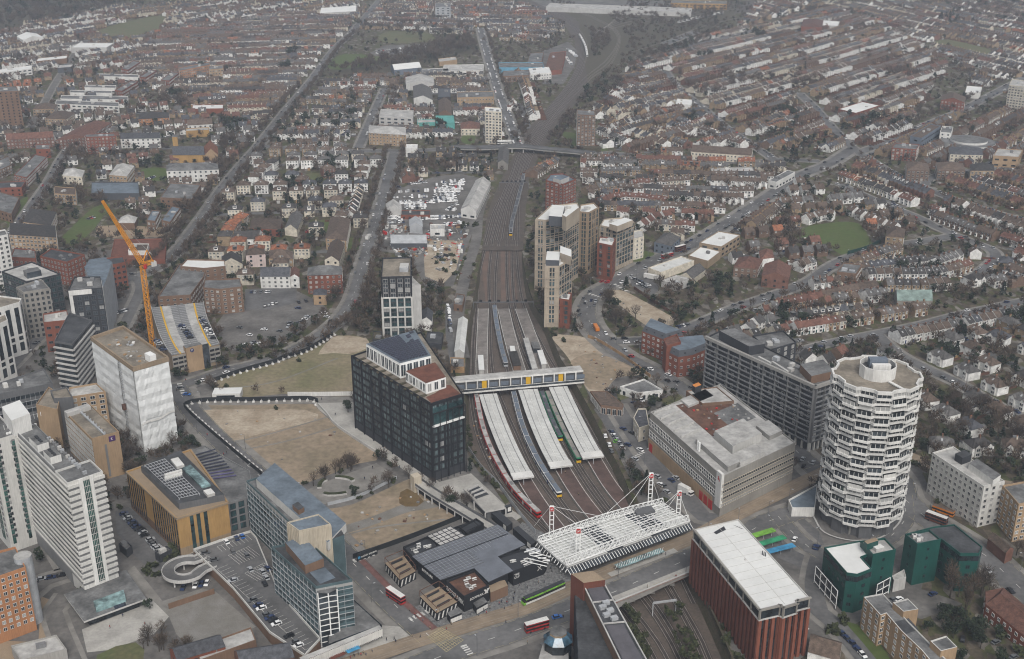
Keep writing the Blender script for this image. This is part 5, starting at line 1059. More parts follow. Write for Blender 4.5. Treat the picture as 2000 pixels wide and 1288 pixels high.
# sorting office (right of the platforms)
H=22;L_,N_,R_=P(1270,805,H),P(1411,931,H),P(1554,864,H);B_=(L_[0]+R_[0]-N_[0],L_[1]+R_[1]-N_[1]);q=[L_,N_,R_,B_]
t=building('sorting_office','large concrete sorting office with a cluttered flat roof and white end wall','sorting office',q,H-.8,'stone','rooflight',par=.8,parapet='concrete');p=ccw(q)
for a,c,nx in((L_,N_,40),(N_,R_,34)):
 rows_=((8.5,3.4),(14.5,3.6))if nx==40 else((5.5,1.5),(9,1.5),(12.5,1.5),(16,1.5))
 for z,hh in rows_:
  b=MB();band(b,lerp2(a,c,.01),lerp2(a,c,.93 if nx==40 else .99),z,z+hh,.1,'glassb');part(b,'window_band',t);b=MB()
  for k in range(nx+1):x=lerp2(lerp2(a,c,.01),lerp2(a,c,.93 if nx==40 else .99),k/nx);d_=(Vector(c)-Vector(a)).normalized();n_=Vector((d_.y,-d_.x))*.18;b.bar((x[0]+n_.x,x[1]+n_.y,z-.1),(x[0]+n_.x,x[1]+n_.y,z+hh+.1),.22 if nx==40 else .3,'white' if nx==40 else 'stone')
  for zz in((z,z+hh/2,z+hh)if nx==40 else(z,z+hh)):b.bar((*(Vector(a)+n_),zz),(*(Vector(lerp2(a,c,.93 if nx==40 else .99))+n_),zz),.22,'white' if nx==40 else 'cream')
  part(b,'window_frame',t)
b=MB();band(b,L_,lerp2(L_,N_,.9),0,7,.3,'buff');part(b,'loading_wall',t)
for f0 in(.02,.74,.80,.86):b=MB();band(b,lerp2(L_,N_,f0),lerp2(L_,N_,f0+.045),.2,5,.4,'red');part(b,'loading_door',t)
d_=(Vector(N_)-Vector(L_)).normalized();n_=Vector((d_.y,-d_.x));w0=Vector(lerp2(L_,N_,.935));wq=[w0+n_*.35,Vector(N_)+n_*.35,Vector(N_)-n_*1,w0-n_*1];b=MB();b.prism([tuple(x)for x in wq],5,H+1,'white');wo=part(b,'white_end_wall',t)
b=MB();x=w0.lerp(Vector(N_),.5)+n_*.42
for u0,u1,z0,z1 in((-.9,.9,19.0,19.6),(-.5,.5,19.6,20.2),(-.7,-.2,20.2,20.9),(-.1,.2,20.2,21.0),(.3,.8,18.3,19.0)):b.face([(*(x+d_*u0),z0),(*(x+d_*u1),z0),(*(x+d_*u1),z1),(*(x+d_*u0),z1)],'red')
part(b,'red_emblem',wo)
S_=lambda u,v_:lerp2(lerp2(L_,N_,u),lerp2(B_,R_,u),v_)
def rbx(u0,u1,v0,v1,z0,z1,wall,top,nm='roof_storey'):b=MB();b.prism([S_(u0,v0),S_(u1,v0),S_(u1,v1),S_(u0,v1)],z0,z1,wall,top);return part(b,nm,t)
for k in range(5):rbx(.02+k*.1,.025+k*.1,.03,.3,H-.78,H+.3,'pale','pale','roof_upstand')
b=MB();b.poly([S_(.03,.33),S_(.55,.33),S_(.55,.85),S_(.1,.9)],H-.77,'rust');b.poly([S_(.3,.6),S_(.55,.6),S_(.55,.95),S_(.3,.95)],H-.76,'roofgrey');part(b,'brown_roof_deck',t)
rbx(.58,.82,.32,.72,H-.8,H+3.6,'pale','rooflight');rbx(.55,.97,.10,.26,H-.8,H+2.0,'concrete','rooflight');rbx(.68,.85,.80,.98,H-.8,H+1.6,'concrete','rooflight');rbx(.85,.97,.22,.60,H-.8,H+1.2,'pale','rooflight','roof_walkway');rbx(.0,.12,.42,.78,H-.8,H+.4,'pale','rooflight')
for _ in range(40):u,v_=random.uniform(.05,.6),random.uniform(.35,.9);x=S_(u,v_);b=MB();b.box(x,random.uniform(.4,1.6),random.uniform(.4,1.2),H-.76,H-.76+random.uniform(.15,.6),random.choice(['rust','pale','timber','grey','concrete','red']),random.random()*3);part(b,'roof_debris',t)
for k in range(2):x=S_(.62+k*.02,.06);b=MB();b.tube((*x,H-.8),(*x,H+4),.5,.5,'steelwhite');part(b,'flue',t)
q=PL([(1340,763),(1372,788),(1434,783),(1400,755)],H+1)
t=building('canteen_block','small flat roofed rooftop canteen block behind the sorting office','building',q,H+.4,'brownbrick','rooflight',par=.5);roofbox(t,[(1352,752),(1358,757),(1370,752)],H+4,H,'dark','orange','stair_head')
t=building('pub','old dark roofed corner pub beside the sorting office','pub',PL([(1237,818),(1248,838),(1268,832),(1262,800),(1246,800)],8),8,'w_cream','rt_slate',par=.6,win=dict(fh=3.6,pitch=3,w=1.2,h=1.7,glass='glass',frame='white'))
# long dark apartment block with balconies
H=38;q=PL([(1383,657),(1593,752),(1626,741),(1418,640)],H);t=building('balcony_apartment_block','long dark apartment block with steel balconies and pale roof edge','apartment block',q,H-.9,'dark','roofgrey',plant=5);p=ccw(q);nf=11
for i in range(4):
 a,c=p[i],p[(i+1)%4];L=math.dist(a,c)
 if not facing(a,c):continue
 b=MB();band(b,a,c,H-1.6,H+.1,1.5,'concrete',1.2);part(b,'roof_edge',t);d_=(Vector(c)-Vector(a)).normalized();n_=Vector((d_.y,-d_.x))
 for k,z in enumerate(zlist(5,H-2,nf)):
  b=MB();band(b,a,c,z,z+.25,1.3,'midgrey');part(b,'balcony_slab',t);b=MB();A,B=Vector(a)+n_*1.4,Vector(c)+n_*1.4;b.bar((*A,z+1.1),(*B,z+1.1),.1,'metal');b.bar((*A,z+.6),(*B,z+.6),.07,'metal');part(b,'balcony_rail',t)
 n=max(2,round(L/9));fins(t,a,c,n,5,H-1.5,.3,1.5,'grey','balcony_post');fins(t,a,c,n*2,0,5,.9,.9,'offwhite','column')
 add_windows(t,[s for s in grid_slots(a,c,5,H-2,3,4.4,1.8,2.2,'pale' if False else 'glassb','offwhite',.35,1)if random.random()<.55])
roofbox(t,[(1405,646),(1463,677),(1494,672)],H+4.5,H-.9,'dark','roofgrey','penthouse');q=PL([(1494,676),(1500,684),(1556,668),(1530,645),(1470,655)],H-6);building('','','',q,H-7,'dark','roofgrey',root=t,win=dict(fh=3,pitch=4,w=1.8,h=2,glass='glassb',frame='offwhite'),plant=4);mark(q,2)
q=PL([(1578,742),(1597,750),(1622,741),(1600,728)],H+3.5);roofbox(t,[(1563,712),(1585,735),(1630,725)],H+3.5,H-.9,'brownbrick','roofgrey','lift_motor_room')
for k in range(2):b=MB();x0,x1=P(1482+k*26,698+k*9,H),P(1505+k*34,710+k*17,H);b.bar((*x0,H-.1),(*x1,H-.1),1.2,'pale',1.2);part(b,'roof_duct',t)
# curved red brick offices
for lb,px,h in(('red brick office with grey mansard beside the curving road',[(1254,647),(1300,665),(1335,655),(1268,628)],14),('curved red brick office with grey mansard roof by the dark apartments',[(1305,688),(1325,698),(1352,694),(1384,681),(1376,662),(1312,668)],13)):
 t=building('brick_office',lb,'office building',PL(px,h),h,'redbrick','roofblue',par=0,win=dict(fh=3.5,pitch=3,w=1.6,h=1.4,glass='glassb',frame='white'));p=ccw(PL(px,h));i1=inset(p,1.6);b=MB()
 for i in range(len(p)):b.face([(*p[i],h),(*p[(i+1)%len(p)],h),(*i1[(i+1)%len(p)],h+3.4),(*i1[i],h+3.4)],'slate')
 b.poly(i1,h+3.4,'roofblue');part(b,'mansard_roof',t)
 sl=[]
 for i in range(len(p)):
  a,c=p[i],p[(i+1)%len(p)]
  if facing(a,c):n_=Vector((c[1]-a[1],a[0]-c[0])).normalized()*-.7;sl+=grid_slots((a[0]+n_.x,a[1]+n_.y),(c[0]+n_.x,c[1]+n_.y),h+.2,h+3.2,3,5,1.2,1.4,'glass','slate',.6)
 add_windows(t,sl,'dormer_window')
t=building('brick_stair_tower','red brick stair tower between the two mansard offices','tower',PL([(1296,662),(1302,676),(1330,668),(1322,652)],18),17.3,'redbrick','rt_red',par=.7)
# beige apartment towers
def btower(lb,px,h,wall='beige',fr='beige',crown=None):
 q=PL(px,h)if len(px)!=3 else rect3(*px,h);t=building('apartment_tower',lb,'apartment tower',q,h-.9,wall,'roofwhite',plant=4);p=ccw(q)
 for i in range(len(p)):
  a,c=p[i],p[(i+1)%len(p)];L=math.dist(a,c)
  if not facing(a,c)or L<3:continue
  n=max(2,round(L/3.6));add_windows(t,grid_slots(a,c,3,h-1,3.05,L/n-.1,2.9,2.4,'slabglass','dark',.4,1,.2));fins(t,a,c,n,0,h-.5,.6,.3,fr,'pier')
  for z in np.arange(3,h-3,6.1):b=MB();band(b,a,c,z-.3,z+.4,.28,fr);part(b,'floor_band',t)
 return t
t=btower('tallest beige gridded apartment tower right of the railway',[(1046,428),(1066,430),(1100,424),(1131,406),(1128,396),(1075,402)],52);roofbox(t,[(1072,422),(1098,424),(1103,402)],58,51,'slate','roofwhite','top_storey');roofbox(t,[(1098,420),(1106,424),(1131,405)],61,51,'beige','roofwhite','top_storey')
t=btower('lower beige tower with white roof units in front of the tallest',[(1065,520),(1092,520),(1117,505),(1110,490),(1068,492)],42);roofbox(t,[(1066,508),(1092,509),(1094,492)],45,41,'slate','roofwhite','top_storey');roofbox(t,[(1094,494),(1116,502),(1116,488)],47,41,'beige','roofwhite','top_storey')
t=btower('small red brick block at the foot of the beige towers',[(1082,582),(1112,586),(1116,572),(1090,570)],20,'redbrick','redbrick')
t=btower('brown gridded tower between the tallest tower and the red link',[(1132,413),(1150,415),(1169,405),(1160,396),(1134,400)],47,'tan','tan')
t=btower('red brick link block between two beige towers',[(1168,474),(1196,480),(1202,466),(1172,462)],27,'redbrick','redbrick')
t=btower('beige gridded tower nearest the right hand road',[(1172,440),(1205,447),(1238,433),(1215,425),(1180,428)],32);roofbox(t,[(1190,437),(1206,442),(1236,430)],35.5,31,'beige','roofwhite','top_storey')
office('white rendered flats with brown brick base right of the beige towers',[(1232,468),(1258,462),(1255,448),(1232,452)],17,'w_cream','rooflight',name='apartment_block',cat='apartment block',win=dict(fh=3,pitch=3,w=1.3,h=1.5,glass='glass',frame='white'))
t=office('tall dark red brick tower with brown side panels behind the beige towers',[(1066,352),(1100,360),(1125,350),(1100,339),(1075,340)],27,'redbrick','roofblue',name='apartment_tower',cat='apartment tower',win=dict(fh=2.9,pitch=3.4,w=2.0,h=1.4,glass='glassb',frame='pale'),plant=3);roofbox(t,[(1080,348),(1095,352),(1112,345)],30,26,'pale','roofblue','plant_room')
# twenty storey round tower
H=74;c0=P(1714,722,77);cx,cy=c0;t=thing('round_tower','tall white round tower of stacked angular floors','tower',(cx,cy,0));N_=32;r0_=19.0
def ring(r,ph=0.0,amp=.05):return[(cx+r*(1+amp*(1 if(i//2)%2 else-1))*math.cos(R(11.25)+2*math.pi*(i+.5*(.6 if i%2 else-.6)+ph)/N_),cy+r*(1+amp*(1 if(i//2)%2 else-1))*math.sin(R(11.25)+2*math.pi*(i+.5*(.6 if i%2 else-.6)+ph)/N_))for i in range(N_)]
mark(ring(24),2);b=MB();b.walls(ring(16.4),0,H,'midgrey');part(b,'core_wall',t);nf=22;z0=7.0;fh=(H-z0)/nf
for k in range(nf):
 ph=0 if k%2 else 2.0;rr=ring(r0_,ph,.042);ri=ring(r0_-.5,ph,.042);rg=ring(r0_-.45,ph,.042);z=z0+k*fh
 b=MB();b.walls(rr,z,z+1.15,'white');b.walls(ri,z+.75,z+1.15,'white',False)
 for i in range(N_):b.face([(*rr[i],z+1.15),(*rr[(i+1)%N_],z+1.15),(*ri[(i+1)%N_],z+1.15),(*ri[i],z+1.15)],'white');b.face([(*rr[(i+1)%N_],z),(*rr[i],z),(cx,cy,z)],'grey');b.face([(*ri[i],z+.95),(*ri[(i+1)%N_],z+.95),(cx,cy,z+.95)],'roofgrey')
 part(b,'floor_spandrel',t)
 b=MB()
 for i in range(N_):
  a,c=rg[i],rg[(i+1)%N_]
  if not facing(a,c):continue
  gm=random.choices(['glass','glassb','offwhite','greyglass'],[5,4,1,2])[0];b.face([(*a,z+.95),(*c,z+.95),(*c,z+fh),(*a,z+fh)],gm)
  if math.dist(a,c)>2:
   n=3
   for j in range(n+1):x=lerp2(a,c,j/n);nn=Vector((c[1]-a[1],a[0]-c[0])).normalized()*.06;b.bar((x[0]+nn.x,x[1]+nn.y,z+1),(x[0]+nn.x,x[1]+nn.y,z+fh),.16,'white')
 part(b,'window_band',t)
rr=ring(r0_,0,.042);ri=ring(r0_-.8,0,.042);b=MB();b.walls(rr,H-.2,H+1.3,'white');b.walls(ri,H+.3,H+1.3,'white',False)
for i in range(N_):b.face([(*rr[i],H+1.3),(*rr[(i+1)%N_],H+1.3),(*ri[(i+1)%N_],H+1.3),(*ri[i],H+1.3)],'white')
part(b,'roof_parapet',t);b=MB();b.poly(rr,H+.3,'rooftan');part(b,'roof',t)
dr_=lambda r,n=12:[(cx+r*math.cos(2*math.pi*i/n),cy+r*math.sin(2*math.pi*i/n))for i in range(n)]
b=MB();b.walls(dr_(8),H+.3,H+6,'white');b.walls(dr_(7.6),H+3.5,H+6,'pale',False);b.poly(dr_(7.6),H+3.6,'roofdark')
for i in range(12):b.face([(*dr_(8)[i],H+6),(*dr_(8)[(i+1)%12],H+6),(*dr_(7.6)[(i+1)%12],H+6),(*dr_(7.6)[i],H+6)],'white')
part(b,'roof_drum',t);b=MB();b.box((cx+.5,cy+2.5),8,3.5,H+3.6,H+7.4,'bluegrey');part(b,'plant_room',t);b=MB();b.box((cx+1,cy-1.5),8,2.2,H+3.6,H+6.2,'white');part(b,'plant_unit',t)
b=MB();b.bar((cx+3,cy-8,H+.9),(cx+7,cy-16,H+.9),1.4,'white',.5);part(b,'roof_gantry',t)
for i in range(12):a_=2*math.pi*i/12;b=MB();b.bar((cx+15*math.cos(a_),cy+15*math.sin(a_),0),(cx+16.2*math.cos(a_),cy+16.2*math.sin(a_),7),.9,'concrete');part(b,'column',t)
paint([[(1588,1010),(1610,1042),(1665,1058),(1720,1052),(1758,1020),(1762,985)],],.8,'pale',.6,'road_kerb')
t=office('low wedge shaped pavilion with a slate blue roof beside the round tower',[(1540,976),(1547,992),(1592,992),(1596,946)],5,'white','roofblue',name='pavilion',cat='pavilion')
# white office with square windows at the right
H=22;q=PL([(1821,884),(1922,950),(1963,940),(1862,872)],H);t=building('white_office','white concrete office with square reddish windows at the right edge','office building',q,H-.7,'offwhite','rooflight',par=.7,win=dict(fh=3.1,pitch=2.9,w=1.5,h=1.6,glass='glassb',frame='pale',sill=.8))
roofbox(t,[(1866,886),(1880,895),(1898,888)],H+3,H-.7,'dark','roofdark','plant_room');roofbox(t,[(1893,905),(1940,938),(1955,928)],H+2.6,H-.7,'white','roofgrey','roof_storey')
t=office('brown brick flats with white window frames at the right edge',[(1958,948),(2030,935),(2060,970),(1990,985)],20,'buff','roofgrey',name='apartment_block',cat='apartment block',win=dict(fh=3,pitch=3,w=1.8,h=1.6,glass='glassb',frame='white'))
t=office('small white pavilion with an L shaped grey roof by the platforms',[(1211,755),(1246,767),(1295,762),(1258,740)],5,'w_white','roofgrey',name='pavilion',cat='pavilion',win=dict(fh=4,pitch=5,w=1.6,h=2.4,glass='glass',frame='dark',sill=.4,skip=.3))
t=office('brown roofed station building with arched glass front',[(1153,762),(1174,790),(1216,795),(1218,788),(1185,762)],6,'brownbrick','rt_brown',name='station_building',cat='station',par=.3,win=dict(fh=5,pitch=2.4,w=2,h=3.6,glass='glass',frame='white',sill=.3))
# PLATFORMS, CANOPIES, TRAINS, FOOTBRIDGE
ISL=[[(944,603),(942,660),(941,727),(953,770),(970,820),(995,880),(1023,934),(1055,985),(1088,1030),(1120,1062)],[(983,603),(996,660),(1015,725),(1031,761),(1050,815),(1074,870),(1097,912),(1130,965),(1165,1010),(1200,1045)],[(1017,603),(1036,655),(1062,720),(1090,756),(1115,810),(1140,860),(1159,894),(1190,945),(1222,985),(1262,1030)]]
ends=[(770,936),(761,912),(756,894)]
for k,px in enumerate(ISL):
 nm=['left hand','middle','right hand'][k]
 pl=thing('island_platform',f'{nm} island platform with brown paving between the tracks','platform',(*PR(*px[2]),-3.4),'island platforms of the station')
 pts=smooth(PRL(px,1.1),6);i=next(j for j,p in enumerate(pts)if p.y<P(1000,735)[1]);wd=(7.6,8.4,8.2)[k]
 b=MB();b.beam(pts[:i+1],wd*.9,.1,1.1,'concrete',zr,'platform');part(b,'north_paving',pl);b=MB();b.beam(pts[i:],wd,.1,1.1,'concrete',zr,'platred');part(b,'south_paving',pl)
 for s in(-1,1):b=MB();b.strip(offset(pts,s*(wd/2-.35)),.3,1.13,'line',zr);part(b,'edge_line',pl)
 cz=4.9;cp=[q for q in px if ends[k][0]-2<=q[1]<=ends[k][1]];cpts=smooth(PRL(cp,cz),5)
 ca=thing('platform_canopy',f'long white canopy roof over the {nm} island platform','canopy',(*PR(*cp[-1]),-3.4),'canopies of the station platforms')
 w2=(10.2,11.2,10.8)[k]
 b=MB();b.beam(cpts,w2,cz-.35,cz,'steelwhite',zr,'canopy');part(b,'roof',ca)
 for s in(-.27,.27):b=MB();b.strip(offset(cpts,s*w2),.4,cz+.04,'grey',zr);part(b,'gutter',ca)
 b=MB();b.beam(cpts,.35,cz,cz+.2,'white',zr);part(b,'ridge',ca)
 b=MB()
 for x,d in resample(cpts,1.6):n=Vector((-d.y,d.x))*(w2/2);b.bar((*(x-n),zr(x.y)+cz+.03),(*(x+n),zr(x.y)+cz+.03),.09,'pale',.05)
 part(b,'roof_ribs',ca)
 b=MB();b.beam(cpts[-2:],w2+.5,cz-.6,cz+.3,'white',zr);part(b,'end_fascia',ca)
 for x,d in resample(cpts,9):b=MB();b.bar((*x,zr(x.y)+1.1),(*x,zr(x.y)+cz-.3),.3,'metal');part(b,'column',ca)
for lb,px,m,tp in(('white roofed waiting shelter on the left hand platform',[(936,722),(945,722),(943,694)],'pale','roofwhite'),('dark roofed waiting room on the middle platform',[(1003,714),(1017,713),(1009,686)],'brownbrick','rt_dark'),('small white roofed kiosk on the middle platform',[(998,686),(1006,686),(1004,676)],'pale','roofwhite'),('narrow white roofed shelter on the right hand platform',[(1058,711),(1067,710),(1059,684)],'pale','roofwhite'),('long grey platform shelter beside the dirt plot',[(1040,720),(1049,719),(1031,660)],'metal','rooflight'),('glass stair box on the right hand platform',[(1042,680),(1054,680),(1050,668)],'greyglass','roofgrey')):
 q=[PR(*c,4.4)for c in px];q=q+[(q[0][0]+q[2][0]-q[1][0],q[0][1]+q[2][1]-q[1][1])];zz=zr(q[0][1]);o=thing('platform_shelter',lb,'shelter',(*q[0],zz+1.1));b=MB();b.prism(q,zz+1.1,zz+4.0,m);part(b,'wall',o);b=MB();b.prism(inset(ccw(q),-.3),zz+4.0,zz+4.4,tp);part(b,'roof',o)
def train(lb,k,y0,y1,body,stripe,roof,front,pts=None,L=19.6,door=None,name='train'):
 """carriages along a track between two heights in the view; the head is at the y1 end."""
 pts=pts or TR[k];seg=[p for p in pts if y0<=proj(p.x,p.y,zr(p.y))[1]<=y1]
 if seg[0].y<seg[-1].y:seg=seg[::-1]
 fine_=[q for q,_ in resample(seg,1.0)];fine_=fine_[::-1];o=thing(name,lb,'train',(*fine_[0],zr(fine_[0].y)));i=0;ci=0
 while i+8<len(fine_):
  c=fine_[i:i+int(L)+1];i+=int(L)+1
  if len(c)<8:break
  c=[c[int(j*(len(c)-1)/5)]for j in range(6)]
  b=MB();b.beam(c,2.8,.75,1.75,body,zr);b.beam(c,2.8,2.75,3.35,body,zr);b.beam(c,2.5,.4,.75,'black',zr);cr=part(b,'carriage',o)
  b=MB();b.beam(c,2.78,1.75,2.75,stripe,zr);part(b,'window_band',cr)
  b=MB();b.beam(c,2.3,3.35,3.75,roof,zr);part(b,'roof',cr);b=MB()
  for j in(2,):m_=c[j].lerp(c[j+1],.5);d=c[j+1]-c[j];b.box(m_,3,1.5,zr(m_.y)+3.75,zr(m_.y)+3.95,'grey',math.atan2(d.y,d.x))
  part(b,'roof_unit',cr)
  if door:
   b=MB()
   for j in(1,3):b.beam([c[j].lerp(c[j+1],.3),c[j].lerp(c[j+1],.65)],2.84,.8,3.0,door,zr)
   part(b,'doors' if False else 'door_panel',cr)
  if ci==0:
   d=(c[0]-c[1]).normalized();b=MB();x=c[0]+d*.3;an=math.atan2(d.y,d.x);zz=zr(x.y);b.box(x,.8,2.5,zz+.6,zz+1.8,front,an);b.box(x-d*.1,.7,2.3,zz+1.8,zz+2.9,'carglass',an);b.box(x-d*.1,.7,2.3,zz+2.9,zz+3.4,body,an);part(b,'cab_front',cr)
  ci+=1
 return o
train('red and white train leaving beside the black office block',1,772,1016,'red','glass','rooflight','red',door='pale')
train('white sided grey roofed train beside the middle canopy',3,772,972,'c_white','glass','bluegrey','yellow',door='navy')
train('green ended train with a dark grey roof between two canopies',4,775,872,'busgreen','carglass','slate','yellow')
train('green ended train with a dirty grey brown roof beside the right hand canopy',5,775,908,'busgreen','carglass','stone','yellow')
train('grey blue roofed train at the middle platform north of the footbridge',2,603,722,'c_silver','glass','bluegrey','c_silver',pts=smooth(PRL([(965,600),(970,640),(980,690),(990,724)]),5))
train('grey roofed train waiting right of the main tracks below the road bridge',0,345,462,'c_silver','glass','slate','yellow',pts=smooth(PRL([(1024,340),(1018,370),(1008,410),(1000,440),(997,466)]),5))
train('white train curving away on the far railway',0,70,112,'c_white','glass','white','white',pts=smooth(PL([(1131,70),(1138,82),(1144,96),(1147,113)]),5))
train('long pale train in the far sidings',0,20,50,'c_white','glass','white','white',pts=smooth(PL([(1414,27),(1380,33),(1324,46)]),6)[::-1])
fb=thing('station_footbridge','wide white framed footbridge with yellow panels crossing all platforms','footbridge',(*P(1010,760),-4.5));z0=1.0;a,c=P(862,773,z0),P(1141,748,z0);d=(Vector(c)-Vector(a)).normalized();n=Vector((-d.y,d.x));n=n if n.y>0 else-n
off=lambda p,u:tuple(Vector(p)+n*u)
b=MB();b.prism([a,c,off(c,10),off(a,10)],z0,z0+.7,'white','grey',True);part(b,'deck',fb)
b=MB();b.bar((*off(a,.1),z0+1.5),(*off(c,.1),z0+1.5),.1,'greyglass',1.4);b.bar((*a,z0+2.2),(*c,z0+2.2),.14,'steelwhite');b.bar((*off(a,-.1),z0+.35),(*off(c,-.1),z0+.35),.4,'white',.9);part(b,'balustrade',fb)
b=MB()
for k in range(60):x=lerp2(a,c,k/59);b.bar((x[0]-n.x*.1,x[1]-n.y*.1,z0+.7),(x[0]-n.x*.1,x[1]-n.y*.1,z0+2.2),.12,'midgrey')
part(b,'balustrade_posts',fb)
b=MB();b.prism([off(a,3.6),off(c,3.6),off(c,9.6),off(a,9.6)],z0+.7,z0+5.6,'midgrey');part(b,'inner_wall',fb)
b=MB();b.prism([off(a,2.6),off(c,2.6),off(c,10),off(a,10)],z0+6.0,z0+6.5,'white','rooflight',True);b.bar((*off(a,2.6),z0+6.3),(*off(c,2.6),z0+6.3),.6,'white',.9);part(b,'roof',fb)
for k in range(13):
 x=lerp2(a,c,(k+.3)/13);b=MB();b.bar((*off(x,2.3),z0+.7),(*off(x,2.3),z0+6.1),.75,'white');part(b,'column',fb)
 y0,y1=lerp2(a,c,(k+.42)/13),lerp2(a,c,(k+1.15)/13)
 b=MB();b.bar((*off(y0,3.3),z0+2.6),(*off(y1,3.3),z0+2.6),.3,'bluegrey',2.6);part(b,'bay_panel',fb)
 if k in(3,7,10):b=MB();y2=lerp2(a,c,(k+.72)/13);b.bar((*off(y2,2.9),z0+3.3),(*off(y1,2.9),z0+3.3),.3,'yellow',4.6);part(b,'yellow_panel',fb)
for lb,p0,p1,zz in(('black signal gantry across the platform ends',(925,591),(1042,590),6.5),('slim grey signal gantry across the tracks by the depot',(975,357),(1032,356),6.5)):
 A,B=PR(*p0,zz),PR(*p1,zz);k0=zr(A[1]);o=thing('signal_gantry',lb,'gantry',(*A,k0));b=MB();b.bar((*A,k0+zz),(*B,k0+zz),.5,'midgrey',.8);part(b,'beam',o)
 for q in(A,B):b=MB();b.bar((*q,k0),(*q,k0+zz),.4,'midgrey');part(b,'post',o)
 for k in range(6):x=lerp2(A,B,.12+k*.15);b=MB();b.box(x,1.8,.5,k0+zz+.3,k0+zz+1.7,'black');part(b,'signal_head',o)
A,B=P(1275,1190,-1),P(1320,1184,-1);o=thing('overhead_gantry','grey steel portal over the tracks south of the road bridge','gantry',(*A,-4.5));b=MB();b.bar((*A,2),(*B,2),.5,'metal',.9);part(b,'beam',o)
for q in(A,B):b=MB();b.bar((*q,-4.5),(*q,2),.4,'metal');part(b,'post',o)
o=thing('road_bridge','far grey road bridge over the tracks below the white tower block','bridge',(*P(1040,300),0));rb_=smooth(PL([(880,288),(940,289),(1014,286),(1056,290),(1110,295),(1160,300)],5.5),8);b=MB();b.beam(rb_,10,4.2,5.4,'concrete',None,'asphalt');part(b,'deck',o)
for s in(5,-5):b=MB();b.beam(offset(rb_,s),.4,5.4,6.5,'midgrey');part(b,'parapet',o)
for px in(1000,1022,1042,1062):b=MB();x=P(px,297);b.box(x,1.2,9,0,4.2,'concrete');part(b,'pier',o)
for px in(895,940,1110,1150):b=MB();x=P(px,297);b.box((x[0],x[1]+3),24,9,0,4.2,'scrub');part(b,'abutment',o)
mark_line(rb_,13)
def articulated(lb,pts,secs,z,name):
 o=thing(name,lb,'tram',(*pts[0],z));f=[q for q,_ in resample(pts,1.0)];n=len(f);k=n//secs
 for s in range(secs):
  c=f[s*k:(s+1)*k+1];c=[c[0],c[len(c)//2],c[-1]];b=MB();b.beam(c,2.6,z+.3,z+1.3,'offwhite');b.beam(c,2.62,z+2.5,z+3.0,'lime');cr=part(b,'tram_section',o);b=MB();b.beam(c,2.56,z+1.3,z+2.5,'carglass');part(b,'window_band',cr);b=MB();b.beam(c,1.9,z+3.0,z+3.35,'dark');part(b,'roof_equipment',cr)
 d=(f[0]-f[2]).normalized();b=MB();b.box(f[0]+d*.5,1.2,2.4,z+.3,z+1.4,'lime',math.atan2(d.y,d.x));b.box(f[0]+d*.3,1.0,2.2,z+1.4,z+2.6,'carglass',math.atan2(d.y,d.x));part(b,'cab_front',o)
tp=offset(trm,2.2);tp=[p for p in tp if 1012<=proj(p.x,p.y,.4)[0]<=1122];articulated('lime green and white tram passing the black food hall',tp,5,.36,'tram')
def fence(lb,px,h,m,name='site_hoarding',blocks=0,side=1,gap=4.2,wd=.25,z0=0):
 pts=smooth(PL(px),4);o=thing(name,lb,'fence',(*pts[0],0));b=MB();b.beam(pts,wd,z0,h,m);part(b,'panel',o)
 if blocks:
  me=fence.me
  for x,d in resample(offset(pts,side*1.6),gap):
   q=bpy.data.objects.new('concrete_block',me);COL.objects.link(q);q.location=(x.x,x.y,.05);q.rotation_euler=(0,0,math.atan2(d.y,d.x));tag(q,None,'block','concrete weights behind the hoardings');LATE.append((q,f'white concrete weight behind the {lb.split(" along")[0].split(" round")[0]}',(x.x,x.y)))
 return o
b=MB();b.box((0,0),1.3,1.1,0,.9,'white');b.box((0,.5),.2,.9,.9,1.7,'pale');fence.me=b.mesh('concrete_block')
fence('black upper hoarding along the curving road',[(418,746),(470,728),(540,708),(555,700),(600,686),(650,655)],2.6,'hoard',blocks=1,side=-1)
fence('black lower hoarding round the brown plot',[(512,930),(440,870),(368,806),(364,792),(400,785),(500,784),(608,782),(622,792)],2.6,'hoard',blocks=1,side=-1)
fence('white hoarding with small posters along the footpath',[(562,774),(620,774),(691,773)],2.6,'white');fence('low white wall between plot and plaza',[(622,792),(640,812),(660,835),(745,892)],1.6,'pale','boundary_wall',wd=.6);fence('black hoarding along the lowest plot',[(690,1092),(760,1068),(830,1042),(905,1012)],2.6,'hoard')
fence('mesh fence along the tree garden',[(640,988),(700,972),(775,936)],1.8,'metal',wd=.08);fence('orange timber hoarding along the pale construction plot',[(1148,660),(1168,668),(1215,697),(1270,738)],2.2,'timber');fence('green mesh fence along the playing field',[(1655,498),(1690,488),(1720,474)],3,'greendk',wd=.1)
fence('brown timber fence beside the bare plot',[(1238,565),(1290,600),(1325,622)],2.2,'rust','timber_fence');fence('brick wall along the empty plot',[(330,1190),(365,1178),(419,1160)],2.6,'brownbrick','brick_wall',wd=.4);fence('dark railing wall beside the cutting',[(1352,1128),(1390,1200),(1430,1290)],2,'scrub','boundary_wall',wd=.8)
fence('grey palisade fence beside the red train',[(915,880),(942,918),(972,948),(1010,1000),(1046,1044)],2.4,'metal','palisade_fence',wd=.12)
o=thing('site_cabin','white site cabin with a dark window strip by the upper plot','cabin',(*P(440,775),0));q=rect3((414,770),(469,769),(468,757),4);b=MB();b.prism(q,0,4,'white','roofwhite');part(b,'wall',o);b=MB();band(b,lerp2(q[0],q[1],.15),lerp2(q[0],q[1],.8),1,3,.1,'glass');part(b,'window',o)
